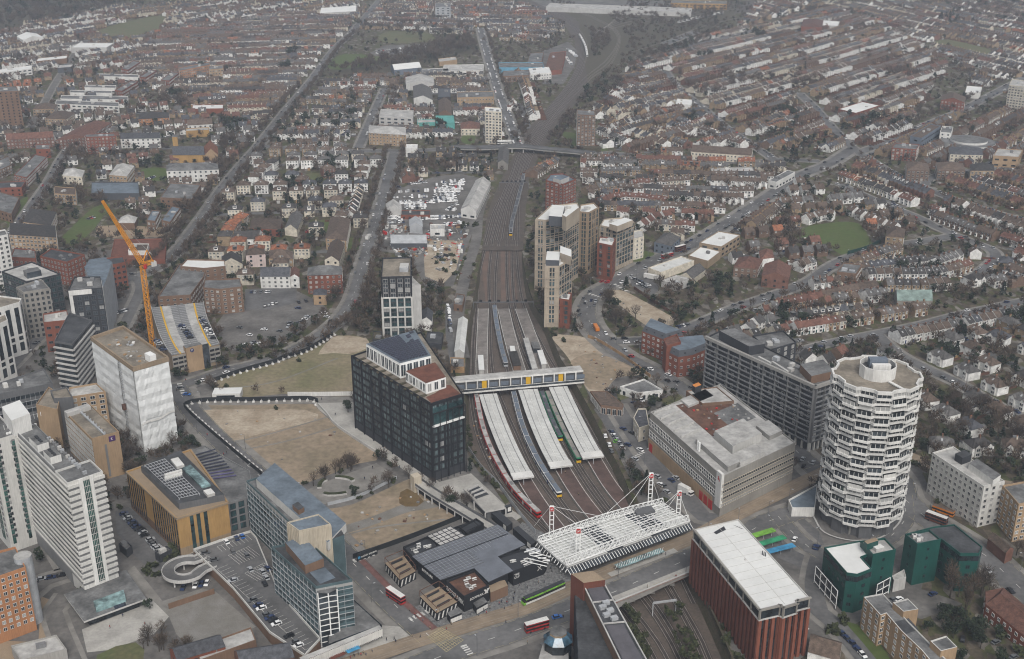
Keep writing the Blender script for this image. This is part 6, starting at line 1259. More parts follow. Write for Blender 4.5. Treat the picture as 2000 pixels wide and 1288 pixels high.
o=thing('hoarding_sign','black entrance wall lettered in white beside the plot gate','sign',(*P(712,1095),0));A,B=P(698,1098),P(737,1082);b=MB();b.beam([Vector(A),Vector(B)],.5,0,4,'hoard');s_=part(b,'sign_panel',o);walltext('ruskin square',1.5,A,B,.56,2.0,'white',s_,off=.3);x=Vector(lerp2(A,B,.08));dd=(Vector(B)-Vector(A)).normalized();nn=Vector((dd.y,-dd.x));b=MB();b.tube((*(x+nn*.27),2),(*(x+nn*.34),2),.7,.7,'busblue',12);part(b,'round_emblem',s_)
o=thing('planted_ring','oval planter ring of clipped hedges in the paved garden','planter',(*P(658,948),0));pts=smooth(PL([(624,955),(630,942),(655,934),(685,938),(694,950),(685,962),(655,968),(632,966)]),2,True)
for a0,a1 in((.02,.22),(.3,.55),(.62,.72),(.78,.98)):b=MB();s=pts[int(a0*len(pts)):int(a1*len(pts))];b.beam(s,2.2,0,1.1,'pale',None,'shrub');part(b,'hedge_bed',o)
for lb,px,m in(('lime bus shelter roof nearest the round tower',[(1472,1046),(1512,1034)],'limedk'),('green bus shelter roof in the middle of three',[(1486,1062),(1533,1048)],'busgreen'),('blue bus shelter roof lowest of three',[(1500,1077),(1551,1064)],'busblue')):
 o=thing('bus_shelter',lb,'bus shelter',(*P(*px[0]),0));pts=[Vector(q)for q in PL(px,3.4)];b=MB();b.beam(pts,3.2,3.1,3.4,m);part(b,'roof',o)
 for f in(.1,.5,.9):x=pts[0].lerp(pts[1],f);b=MB();b.bar((*x,0),(*x,3.1),.2,'metal');part(b,'post',o)
 # MIDDLE DISTANCE BUILDINGS (own height, wall, roof each)
WK={'g':dict(fh=3,pitch=3.2,w=1.5,h=1.5,glass='glassb',frame='white'),'f':dict(fh=3,pitch=4.2,w=1.6,h=1.5,glass='glass',frame=None),'h':dict(fh=4,pitch=6,w=3.6,h=1.6,glass='glass',frame=None,sill=1.4),'b':dict(fh=2.9,pitch=3,w=1.9,h=1.7,glass='glassb',frame='white',sill=.6),'':None}
MID=[('brown brick tower block with white top floor at the left edge',[(-15,180),(36,178),(31,168)],38,'brownbrick','roofgrey','f','f'),('long white roofed retail shed in the far left distance',[(138,93),(208,93),(223,84)],8,'pale','roofwhite','','f'),('white ridged retail shed left of the far car park',[(45,79),(85,74),(72,66)],8,'white','roofwhite','','g'),('narrow white roofed shed below the far retail shed',[(70,120),(130,114),(133,108)],7,'brownbrick','roofwhite','','f'),('white framed low workshop at the far left edge',[(-5,143),(62,134),(62,128)],8,'white','roofwhite','h','f'),('blue grey shed beside the far left main road',[(112,133),(140,131),(143,125)],7,'slate','rooflight','','f'),('dark red block of flats with white windows left of the church',[(168,268),(226,266),(222,260)],17,'redbrick','roofgrey','g','f'),('white flats with two wings and a dark brick centre',[(325,334),(427,331),(425,320)],11,'white','roofgrey','f','s'),('cream flats with shallow roof beside the red dark block',[(122,343),(160,346),(165,333)],8,'w_cream','rooflight','f','s'),('tan brick flats with pale metal roof',[(213,342),(247,345),(262,324)],11,'buff','rooflight','b','s'),('long blue roofed hall below the tan flats',[(178,378),(272,378),(270,356)],6,'slate','roofblue','','f'),('brown brick works with a row of rooflights',[(313,386),(375,389),(392,360)],9,'brownbrick','roofgrey','f','f'),('tan flats with dull red flat roof by the side street',[(106,378),(148,381),(148,367)],9,'buff','rt_brown','b','f'),('long red brick flats with white balconies by the left street',[(27,342),(52,347),(92,306)],9,'redbrick','roofgrey','b','f'),('grey roofed brick flats at the left edge below the red flats',[(-10,336),(22,322),(16,305)],9,'brownbrick','roofgrey','b','f'),('red brick school block at the left edge',[(-20,368),(42,366),(50,354)],8,'redbrick','roofdark','f','f'),('flat grey roofed block with pale roof edge at the left edge',[(-20,405),(22,418),(38,386)],8,'brownbrick','roofgrey','f','f'),('long orange brick almshouses row with red tiles',[(12,273),(105,268),(104,261)],10,'w_red','rt_red','g','g'),('second orange brick row curving beside the railway arch',[(108,275),(172,268),(218,240)][:3],9,'w_red','rt_red','g','g'),('brown gabled brick flats below the orange rows',[(70,292),(98,291),(96,282)],9,'redbrick','roofgrey','f','f'),('orange brick flats on the skyline of the left terraces',[(350,139),(410,127),(408,121)],13,'orangebrick','roofgrey','b','f'),('grey brick flats beside the orange brick flats',[(408,136),(436,134),(435,127)],11,'buff','roofgrey','b','f'),('long white maisonette row topmost of five',[(193,149),(270,151),(270,146)],7,'white','roofgrey','h','f'),('long white maisonette row second of five',[(165,171),(226,172),(227,167)],7,'white','roofgrey','h','f'),('long white maisonette row middle of five',[(136,181),(218,182),(219,177)],7,'white','roofgrey','h','f'),('long white maisonette row fourth of five',[(118,193),(250,195),(250,188)],7,'white','roofgrey','h','f'),('long white maisonette row lowest of five',[(108,203),(232,208),(232,200)],8,'white','roofgrey','h','f'),('red ended white block leftmost of three beside the maisonettes',[(224,176),(238,178),(270,159)],8,'redbrick','roofgrey','b','f'),('red ended white block middle of three beside the maisonettes',[(272,150),(284,152),(306,138)],8,'redbrick','roofgrey','b','f'),('red ended white block rightmost of three beside the maisonettes',[(314,156),(330,158),(350,142)],8,'redbrick','roofgrey','b','f'),('red ended white block above the maisonettes',[(236,134),(250,137),(274,121)],8,'redbrick','roofgrey','b','f'),('tan stepped flats beside the left tower',[(88,232),(128,234),(145,220)],9,'buff','rt_brown','b','s'),('buff flats with stepped walls below the maisonettes',[(64,214),(105,214),(112,204)],9,'buff','rt_brown','b','s'),('white stucco terrace behind the church tower',[(235,271),(313,270),(313,264)],10,'white','rt_slate','f','g'),('yellow hall with a pale canopy by the main road',[(363,256),(408,254),(408,249)],7,'yellowbrick','rooflight','','f'),('white terrace of houses above the yellow hall',[(366,245),(415,242),(414,236)],8,'white','rt_brown','f','g'),('white saw tooth roofed workshop',[(375,213),(436,212),(436,204)],6,'redbrick','roofwhite','','f'),('low orange brick courts with brown roofs',[(270,233),(330,230),(330,220)],7,'orangebrick','rt_dark','g','s'),('pale tower block with balconies left of the far bridge',[(948,217),(980,219),(978,211)],33,'w_cream','roofwhite','b','f'),('brown brick tower block with white bands right of the railway',[(1128,224),(1163,226),(1161,216)],33,'brownbrick','roofgrey','b','f'),('long buff flats with white corner strips above the crossroads',[(720,260),(793,264),(792,249)],12,'buff','rooflight','g','s'),('open concrete frame building under construction',[(740,228),(806,231),(808,216)],12,'pale','rooflight','h','f'),('small white cube building at the crossroads',[(792,289),(815,289),(816,282)],9,'white','roofwhite','','f'),('sky blue fronted depot building',[(975,132),(1063,132),(1060,122)],8,'skyblue','roofgrey','','f'),('brown depot office below the sky blue front',[(982,149),(1034,147),(1034,137)],8,'brownbrick','roofgrey','g','f'),('white depot building with pale roof by the brown office',[(1036,145),(1077,142),(1072,131)],8,'white','roofwhite','g','f'),('rust brown flat roofed depot hall near the tracks',[(1063,140),(1097,136),(1106,100)],6,'redbrick','rust','','f'),('grey flat roofed depot hall left of the rust hall',[(1030,122),(1058,120),(1062,102)],6,'brownbrick','roofgrey','','f'),('white and blue warehouse by the wood edge',[(770,137),(823,132),(815,123)],7,'bluegrey','roofwhite','','g'),('pale roofed warehouse above the white blue one',[(858,121),(893,117),(890,111)],6,'buff','rooflight','','f'),('long grey roofed warehouse in the trading estate',[(793,164),(848,164),(846,151)],8,'pale','rooflight','','g'),('low white estate unit with many rooflights',[(864,139),(944,138),(945,126)],6,'white','rooflight','h','f'),('white estate unit with a strip window front',[(824,143),(877,141),(876,133)],6,'white','roofgrey','h','f'),('brown gabled hall with white front in the estate',[(808,192),(845,196),(842,172)],8,'white','rt_grey','','g'),('long buff works office with many windows',[(893,191),(965,189),(963,178)],9,'buff','roofgrey','g','f'),('dark glass works office beside the buff one',[(855,190),(880,190),(880,172)],8,'dark','slate','f','f'),('brown brick hall with vaulted roof',[(857,221),(882,223),(880,198)],8,'brownbrick','rt_brown','','g'),('turquoise sheeted scaffold block',[(852,240),(888,240),(886,226)],7,'turq','turq','','f'),('low turquoise sheeted wall of the building site',[(815,240),(850,239),(850,233)],4,'turq','rooflight','','f'),('pale villa with red roof left of the tower',[(900,252),(937,252),(936,240)],7,'w_cream','rt_red','g','s'),('long white and grey depot shed beside the railway',[(900,409),(930,414),(958,356)],7,'white','rooflight','h','g'),('grey long shed by the far bridge',[(972,318),(992,321),(994,292)],6,'stone','rt_grey','','g'),('white shed at the yard corner',[(755,409),(784,411),(783,399)],7,'pale','rooflight','','g'),('grey arched workshop in the van yard',[(800,442),(825,443),(824,430)],6,'metal','metal','','g'),('white cabin stack in the van yard',[(840,448),(868,448),(868,438)],6,'white','rooflight','h','f'),('curved grey roofed store at the yard bottom',[(763,475),(834,475),(833,463)],5,'slate','metal','','g'),('low brown brick workshop row between parked vans',[(783,420),(840,420),(840,411)],4,'redbrick','roofdark','f','f'),('long ridged white shed left of the platforms',[(888,687),(906,689),(913,624)],5,'pale','canopy','','g'),('grey flat roofed hut left of the footbridge',[(879,716),(907,717),(907,699)],4,'timber','roofgrey','','f'),('brick relay building beside the signal gantry',[(886,594),(903,597),(908,576)],5,'brownbrick','roofgrey','f','f'),('small grey roofed house right of the lattice tower',[(823,625),(843,628),(845,608)],7,'w_white','rt_slate','','g'),('low dark flat roofed base beside the lattice tower',[(728,662),(745,664),(745,648)],4,'dark','scrub','','f'),('dark yard building with orange doors by the office',[(830,670),(862,672),(866,650)],4,'dark','roofdark','','f'),('red brick flats with grey roof beside the curving road',[(600,538),(668,536),(668,521)],14,'redbrick','roofgrey','g','s'),('long white terraced house with dormers behind the car park',[(508,540),(566,540),(568,525)],9,'white','rt_slate','g','g'),('pale pink house with brown roof above the car park',[(480,498),(518,496),(516,487)],10,'pink','rt_brown','f','s'),('cream house with dark roof left of the pink house',[(433,515),(472,515),(472,501)],8,'w_cream','rt_dark','g','g'),('tan brick house pair right of the pink house',[(525,504),(572,506),(572,491)],8,'buff','rt_brown','b','s'),('long cream house with white gabled side facing the street',[(634,508),(662,511),(673,476)],9,'w_cream','rt_brown','f','g'),('tan flats with brown hipped roof beside the curving street',[(636,466),(676,471),(684,428)],9,'buff','rt_brown','g','s'),('cream chapel hall with grey gable',[(556,446),(580,449),(592,420)],6,'w_cream','rt_grey','','g'),('brown roofed brick hall with a white dormer',[(487,446),(546,449),(551,429)],6,'redbrick','rt_brown','f','s'),('long white cottage with dark roof',[(454,468),(505,466),(513,454)],5,'w_white','rt_dark','f','g'),('yellow brick house with small dormers by the car park',[(612,577),(637,577),(638,566)],7,'buff','rt_slate','f','s'),('red tiled extension right of the white terrace',[(567,541),(584,542),(584,526)],8,'w_white','rt_red','f','g'),('maroon flat roofed school wing behind the crane',[(215,508),(322,506),(325,466)],4,'redbrick','roofred','','f'),('brown gabled school hall among the maroon roofs',[(250,490),(286,490),(291,476)],7,'white','rt_brown','','f'),('pale pitched school hall by the playground',[(230,436),(262,436),(268,424)],6,'brownbrick','rooflight','','s'),('glazed white fronted school block nearer the playground',[(286,430),(303,432),(313,412)],8,'brownbrick','roofblue','b','f'),('glazed white fronted school block near the main road',[(315,430),(332,434),(352,406)],8,'brownbrick','roofblue','b','f'),('tan flats with dark hipped roof above the left cluster',[(45,434),(98,441),(110,414)],9,'buff','rt_dark','b','s'),('tan balcony flats with dark roof at the left cluster',[(18,458),(110,464),(108,441)],12,'buff','rt_dark','b','s'),('pale tower block at the right edge',[(1971,166),(2012,171),(2017,159)],30,'w_cream','rooflight','b','f'),('long grey glazed office by the right crossroads',[(1778,266),(1800,270),(1838,246)],11,'bluegrey','rt_brown','h','f'),('white end block of the long grey office',[(1836,258),(1858,260),(1862,248)],11,'white','roofgrey','f','f'),('red and white flats by the right crossroads',[(1742,289),(1790,292),(1796,282)],12,'redbrick','roofgrey','b','f'),('cream villa with twin bays near the right edge',[(1856,302),(1920,304),(1916,289)],9,'w_cream','rt_slate','g','s'),('buff office with glass stair strip at the right edge',[(1940,304),(1990,307),(1998,293)],11,'buff','rooflight','h','f'),('brown flats leftmost of three near the right edge',[(1772,332),(1815,334),(1812,320)],10,'w_brown','rt_brown','b','s'),('brown flats middle of three near the right edge',[(1832,332),(1885,334),(1880,319)],10,'w_brown','rt_brown','b','s'),('brown flats rightmost of three near the right edge',[(1896,334),(1942,334),(1940,321)],10,'w_buff','rt_dark','b','s'),('white shop block on the bend of the right road',[(1501,352),(1516,356),(1553,336)],7,'white','roofgrey','h','f'),('flat white roofed school with red walls',[(1637,213),(1672,221),(1719,206)],7,'redbrick','roofwhite','','f'),('white boxy house beside the long right street',[(1320,203),(1350,205),(1352,195)],7,'white','roofwhite','','f'),('red brick flats along the upper right road',[(1838,196),(1884,201),(1886,190)],10,'redbrick','rt_brown','g','g'),('white shed beside the upper right road',[(1885,180),(1915,182),(1918,170)],7,'white','roofwhite','','f'),('long pale depot office by the far sidings',[(1290,84),(1306,88),(1366,64)],8,'stone','roofgrey','h','f'),('red brick school far right',[(1565,52),(1605,54),(1608,40)],9,'redbrick','rt_red','','s'),('white flat roofed hall right of the red school',[(1604,49),(1636,51),(1640,42)],7,'pale','roofwhite','','f'),('white roofed superstore with solar panels',[(1366,474),(1409,482),(1446,459)],9,'tan','roofwhite','h','f'),('lower white roofed wing of the superstore',[(1344,499),(1383,510),(1408,491)],6,'tan','roofwhite','','f'),('cream flat roofed trade unit by the bus lane',[(1266,523),(1291,532),(1356,509)],6,'w_cream','canopy','','f'),('grey gabled garage behind the trade unit',[(1328,538),(1352,545),(1378,526)],5,'w_cream','rt_grey','','g'),('pale flat roofed garage wing below the grey gable',[(1292,548),(1322,556),(1352,545)],5,'pale','rooflight','h','f'),('slate blue detached corner house',[(1278,473),(1310,481),(1329,463)],8,'bluegrey','rt_grey','f','s'),('brown roofed church hall by the bend',[(1433,522),(1480,526),(1490,506)],7,'w_brown','rt_red','g','s'),('brown roofed church with a ridge towards the road',[(1488,540),(1540,545),(1545,520)],8,'w_red','rt_red','f','g'),('small red roofed hall beside the church',[(1486,507),(1512,504),(1508,488)],6,'w_white','rt_red','','s'),('long greenhouse like shed behind the terraces',[(1752,587),(1822,587),(1816,568)],5,'stone','palegreen','','g'),('brown brick corner house with small windows on the road bend',[(1635,531),(1672,535),(1684,517)],9,'brownbrick','roofgrey','g','f'),('brown flats beside the playing field',[(1730,462),(1765,465),(1768,448)],10,'w_buff','rt_brown','b','s'),('long white roofed depot shed on the skyline',[(1066,14),(1350,24),(1352,16)],8,'pale','rooflight','','f'),('ochre depot office on the skyline',[(1310,6),(1420,8),(1420,2)],10,'yellowbrick','roofgrey','h','f'),('white factory sheds on the far left skyline',[(625,26),(695,22),(698,12)],8,'pale','roofwhite','','g'),('far grey office block on the skyline',[(850,14),(880,14),(880,6)],20,'metal','roofgrey','h','f'),('shop terrace with a green painted front',[(1350,296),(1468,304),(1470,294)],8,'w_cream','rt_brown','g','g'),('grey garages forming a yard behind the shop terrace',[(1390,336),(1474,334),(1470,326)],4,'stone','rooflight','','f'),('slate roofed shop row at the lower left frame edge',[(345,1290),(440,1262),(425,1240)],8,'redbrick','rt_slate','f','g'),('grey flat roofed shops below the empty plot',[(390,1290),(500,1250),(490,1225)],7,'brownbrick','rooflight','','f'),('gabled old brick shops at the bottom frame edge',[(470,1300),(575,1283),(560,1255)],9,'w_red','rt_slate','f','g'),('low pale roofed shed at the bottom left',[(40,1290),(130,1268),(110,1240)],5,'concrete','rooflight','','f'),('grey flat roofed gatehouse under the striped tower',[(232,1062),(247,1075),(258,1066)],4,'dark','roofgrey','','f'),('small grey lodge by the yellow brick office',[(302,1078),(312,1085),(336,1073)],4,'dark','roofgrey','','f'),('bungalow roof at the lower right frame edge',[(1578,1272),(1640,1290),(1645,1255)],5,'w_white','rt_brown','','g'),('brick house with dark red roof by the right edge plot',[(1930,1050),(1965,1080),(1980,1072)],6,'w_red','rt_brown','','g'),]
def pitched(root,q,h,rm,hip,rise=None,wm=None):
 A,B,C_,D=[Vector(x)for x in q]
 if(B-A).length<(C_-B).length:A,B,C_,D=B,C_,D,A
 w_=(C_-B).length;rise=rise or min(4.2,w_*.32);m0,m1=(A+D)/2,(B+C_)/2;d=(m1-m0).normalized();k=min(w_/2,(m1-m0).length*.42)if hip else 0;r0,r1=m0+d*k,m1-d*k;e=.35;b=MB()
 n=(B-C_).normalized();up=(lambda v,z:(v.x,v.y,z));ea,eb,ec,ed=A+n*e,B+n*e,C_-n*e,D-n*e;dz=h-e*rise*2/w_
 b.face([up(ea,dz),up(eb,dz),up(r1,h+rise),up(r0,h+rise)],rm);b.face([up(ec,dz),up(ed,dz),up(r0,h+rise),up(r1,h+rise)],rm)
 if hip:b.face([up(eb,dz),up(ec,dz),up(r1,h+rise)],rm);b.face([up(ed,dz),up(ea,dz),up(r0,h+rise)],rm)
 part(b,'roof',root)
 if not hip and wm:b=MB();b.face([up(B,h),up(C_,h),up(m1-d*.02,h+rise-.05)],wm);b.face([up(D,h),up(A,h),up(m0+d*.02,h+rise-.05)],wm);part(b,'gable',root)
for lb,px,h,wm,rm,wk,form in MID:
 q=para(*px,h);q=ccw(q);nm='tower_block' if h>25 else 'warehouse' if any(k in lb for k in('shed','warehouse','depot','workshop','unit','garage','hall '))else 'apartment_block' if 'flats' in lb or 'block' in lb else 'house' if any(k in lb for k in('house','villa','cottage','terrace','row'))else 'building'
 c=((q[0][0]+q[2][0])/2,(q[0][1]+q[2][1])/2);t=thing(nm,lb,nm.replace('_',' '),(*c,0));mark(q,2.5)
 if form=='f':building('','','',q,h-.6,wm,rm,par=.6,win=WK[wk],root=t,plant=2 if wk else 1)
 else:building('','','',q,h,wm,rm,par=0,win=WK[wk],root=t);t.children[1 if t.children[1].name.startswith('roof')else 0].name='ceiling_slab';pitched(t,q,h,rm,form=='s',wm=wm)
t=thing('church','yellow stone church with an orange tiled end and a square tower','church',(*P(390,310),0));q=ccw(para((337,303),(400,303),(398,289),9));b=MB();b.walls(q,0,9,'yellowbrick');part(b,'nave_wall',t);pitched(t,q,9,'rt_slate',False,5,'yellowbrick');q=ccw(para((400,303),(426,303),(424,286),9));b=MB();b.walls(q,0,9,'buff');part(b,'chancel_wall',t);pitched(t,q,9,'rt_orange',False,6,'buff');b=MB();b.prism(para((336,268),(346,268),(346,263),20),0,20,'yellowbrick','roofgrey');part(b,'tower',t);mark(PL([(330,315),(430,315),(428,285),(335,285)]),2)
t=thing('round_building','low circular white building with a stepped ring roof','building',(*P(1892,280),0));c=P(1892,276,5);rg=lambda r:[(c[0]+r*math.cos(i*math.pi/14),c[1]+r*math.sin(i*math.pi/14))for i in range(28)];b=MB();b.prism(rg(26),0,5,'white','roofgrey');part(b,'outer_ring',t);b=MB();b.prism(rg(18),5,7,'white','roofgrey');part(b,'inner_ring',t);mark(rg(28),2)
# HOUSES
def house_parts(ty,Wm,Rm):
 """parts of a house in its own space: street along x, front towards -y."""
 p=[];add=lambda n,m:p.append((n,m))
 w_,d,e,r={'T':(5.3,8.2,5.5,8.2),'S':(12.5,8.8,5.4,8.8),'D':(8.5,8.5,5.2,8.6),'V':(11.5,10,8.2,11.2)}[ty];q=[(-w_/2,-d/2),(w_/2,-d/2),(w_/2,d/2),(-w_/2,d/2)]
 b=MB();b.walls(q,-.3,e,Wm)
 if ty in 'TD':
  for s in(-1,1):f=[(s*w_/2,-d/2,e),(s*w_/2,d/2,e),(s*w_/2,0,r)];b.face(f if s>0 else f[::-1],Wm)
 add('wall',b);b=MB();o=.35;dz=o*(r-e)/(d/2)
 if ty in 'TD':
  b.face([(-w_/2-.02,-d/2-o,e-dz+.06),(w_/2+.02,-d/2-o,e-dz+.06),(w_/2+.02,0,r+.06),(-w_/2-.02,0,r+.06)],Rm);b.face([(w_/2+.02,d/2+o,e-dz+.06),(-w_/2-.02,d/2+o,e-dz+.06),(-w_/2-.02,0,r+.06),(w_/2+.02,0,r+.06)],Rm)
  if ty=='T':b.box((w_/2-.02,0),.3,.5,r-.2,r+.25,Wm)
 else:
  k=d/2*.85;A,B,C_,D=(-w_/2-o,-d/2-o,e-.1),(w_/2+o,-d/2-o,e-.1),(w_/2+o,d/2+o,e-.1),(-w_/2-o,d/2+o,e-.1);r0,r1=(-w_/2+k,0,r),(w_/2-k,0,r)
  b.face([A,B,r1,r0],Rm);b.face([B,C_,r1],Rm);b.face([C_,D,r0,r1],Rm);b.face([D,A,r0],Rm)
  if ty=='S':
   for s in(-1,1):x=s*w_*.27;b.face([(x-1.9,-d/2-.7,e-.1),(x,-d/2-.7,e+1.9),(x,-d/2+2.4,e+1.9),(x-1.9,-d/2+.3,e-.1)][::-1],Rm);b.face([(x+1.9,-d/2-.7,e-.1),(x,-d/2-.7,e+1.9),(x,-d/2+2.4,e+1.9),(x+1.9,-d/2+.3,e-.1)],Rm)
 add('roof',b);sl=lambda y:e+(r-e)*(1-abs(y)/(d/2))
 if random.random()<.55:b=MB();x=random.uniform(-1,1);b.face([(x-.5,-2.4,sl(2.4)+.12),(x+.5,-2.4,sl(2.4)+.12),(x+.5,-1.2,sl(1.2)+.12),(x-.5,-1.2,sl(1.2)+.12)],'metal');add('skylight',b)
 if random.random()<.35:b=MB();b.box((0,d*.24),w_*.55 if ty=='T' else 3,d*.36,sl(d*.42),r-.25,random.choice(['rt_grey','w_white',Rm]),top='roofgrey');b.face([(-1,d*.42+.03,r-1.5),(1,d*.42+.03,r-1.5),(1,d*.42+.03,r-.5),(-1,d*.42+.03,r-.5)][::-1],'glassb');add('dormer',b)
 b=MB();cx_=w_/2-.5 if ty=='T' else 0;b.box((cx_,.6 if ty=='T' else 0),.7,1.3,r-1.2,r+1.1,'w_brown' if Wm=='w_white' else Wm);b.box((cx_,.6 if ty=='T' else 0),.4,.9,r+1.1,r+1.5,'rt_orange');add('chimney',b)
 def wn(x,y,z,ww,hh,f=-1):
  b=MB();yy=y+f*.05;fc=[(x-ww/2,yy,z),(x+ww/2,yy,z),(x+ww/2,yy,z+hh),(x-ww/2,yy,z+hh)];b.face(fc if f<0 else fc[::-1],'glassb');b.box((x,y+f*.06),ww+.3,.16,z-.14,z,'white');b.box((x,y+f*.06),ww+.3,.16,z+hh,z+hh+.16,'white');b.box((x,y+f*.07),.12,.12,z,z+hh,'white');return b
 xs={'T':(-1.3,1.3),'S':(-3.4,3.4),'D':(-2.4,2.4),'V':(-4,-1.3,1.3,4)}[ty]
 if ty=='T':
  b=MB();q=[(-2.3,-d/2),(-1.9,-d/2-.8),(-.5,-d/2-.8),(-.1,-d/2)];b.prism(q,0,5.2 if Wm=='w_white' else 2.9,'white',Rm);b.face([(-1.9,-d/2-.84,.9),(-.5,-d/2-.84,.9),(-.5,-d/2-.84,2.3),(-1.9,-d/2-.84,2.3)],'glassb');b.face([(-1.9,-d/2-.84,3.4),(-.5,-d/2-.84,3.4),(-.5,-d/2-.84,4.7),(-1.9,-d/2-.84,4.7)],'glassb')if Wm=='w_white' else None;add('bay_window',b);add('window',wn(1.3,-d/2,3.3,1.1,1.5))
  if Wm!='w_white':add('window',wn(-1.2,-d/2,3.3,1.5,1.5))
  b=MB();b.box((1.3,-d/2-.06),1.0,.14,0,2.2,random.choice(['darkred','navy','greendk','white']));add('door',b);b=MB();q=[(-w_/2+.1,d/2),(-w_/2+2.6,d/2),(-w_/2+2.6,d/2+4.2),(-w_/2+.1,d/2+4.2)];b.walls(q,-.3,4.6,Wm);b.face([(q[0][0],d/2,4.6),(q[1][0],d/2,6),(q[1][0],d/2+4.2,6),(q[0][0],d/2+4.2,4.6)],Rm);b.face([(q[1][0],d/2+4.2,4.6),(q[1][0],d/2+4.2,6),(q[0][0],d/2+4.2,4.6)][::-1],Wm);b.face([(q[1][0],d/2,4.6),(q[1][0],d/2+4.2,4.6),(q[1][0],d/2+4.2,6),(q[1][0],d/2,6)],Wm);add('rear_extension',b);add('window',wn(1.4,d/2,3.3,1.1,1.4,1))
 else:
  for x in xs:
   for z in((.9,3.4,6)if ty=='V' else(.9,3.4)):add('window',wn(x,-d/2-(.72 if ty=='S' else 0),z,1.3 if ty=='V' else 1.9,1.5));add('window',wn(x,d/2,z,1.3,1.4,1))if z>3 else None
  if ty=='S':
   for s in(-1,1):x=s*w_*.27;b=MB();b.walls([(x-1.5,-d/2),(x-1.5,-d/2-.7),(x+1.5,-d/2-.7),(x+1.5,-d/2)],0,e,'white');b.face([(x-1.6,-d/2-.69,e),(x+1.6,-d/2-.69,e),(x,-d/2-.69,e+1.7)],'white');add('bay',b)
   b=MB();b.box((-w_*.3,d/2+1.6),4,3.2,0,2.8,Wm,top='roofgrey');add('rear_extension',b)
  b=MB();b.box((0,-d/2-.06),1.1,.14,0,2.2,'white');add('door',b)
 return p
HOUSES=[];LASTH={};WALLS={'w':['w_white']*7+['w_cream']*2+['w_buff'],'b':['w_brown']*4+['w_buff']*4+['w_red']*2+['w_white'],'r':['w_red']*3+['w_white']*4+['w_brown'],'m':['w_white']*5+['w_cream']*2+['w_buff']*3+['w_brown']*2+['w_red'],'c':['w_cream']*3+['w_white']*4}
RF=['rt_brown']*16+['rt_dark']*6+['rt_red']*4+['rt_grey']*7+['rt_slate']*4+['rt_orange']
WID={'T':5.3,'S':15.5,'D':11,'V':15}
def addhouse(x,y,an,ty,wl,place,rf=None,chk=True):
 if chk and taken(x,y,2.5):return False
 l=LASTH.get(place);wm=l[0]if l and random.random()<.8 else random.choice(WALLS[wl]);rm=l[1]if l and random.random()<.62 else random.choice(RF);LASTH[place]=(wm,rm);HOUSES.append((x,y,an,ty,wm,rm,place));return True
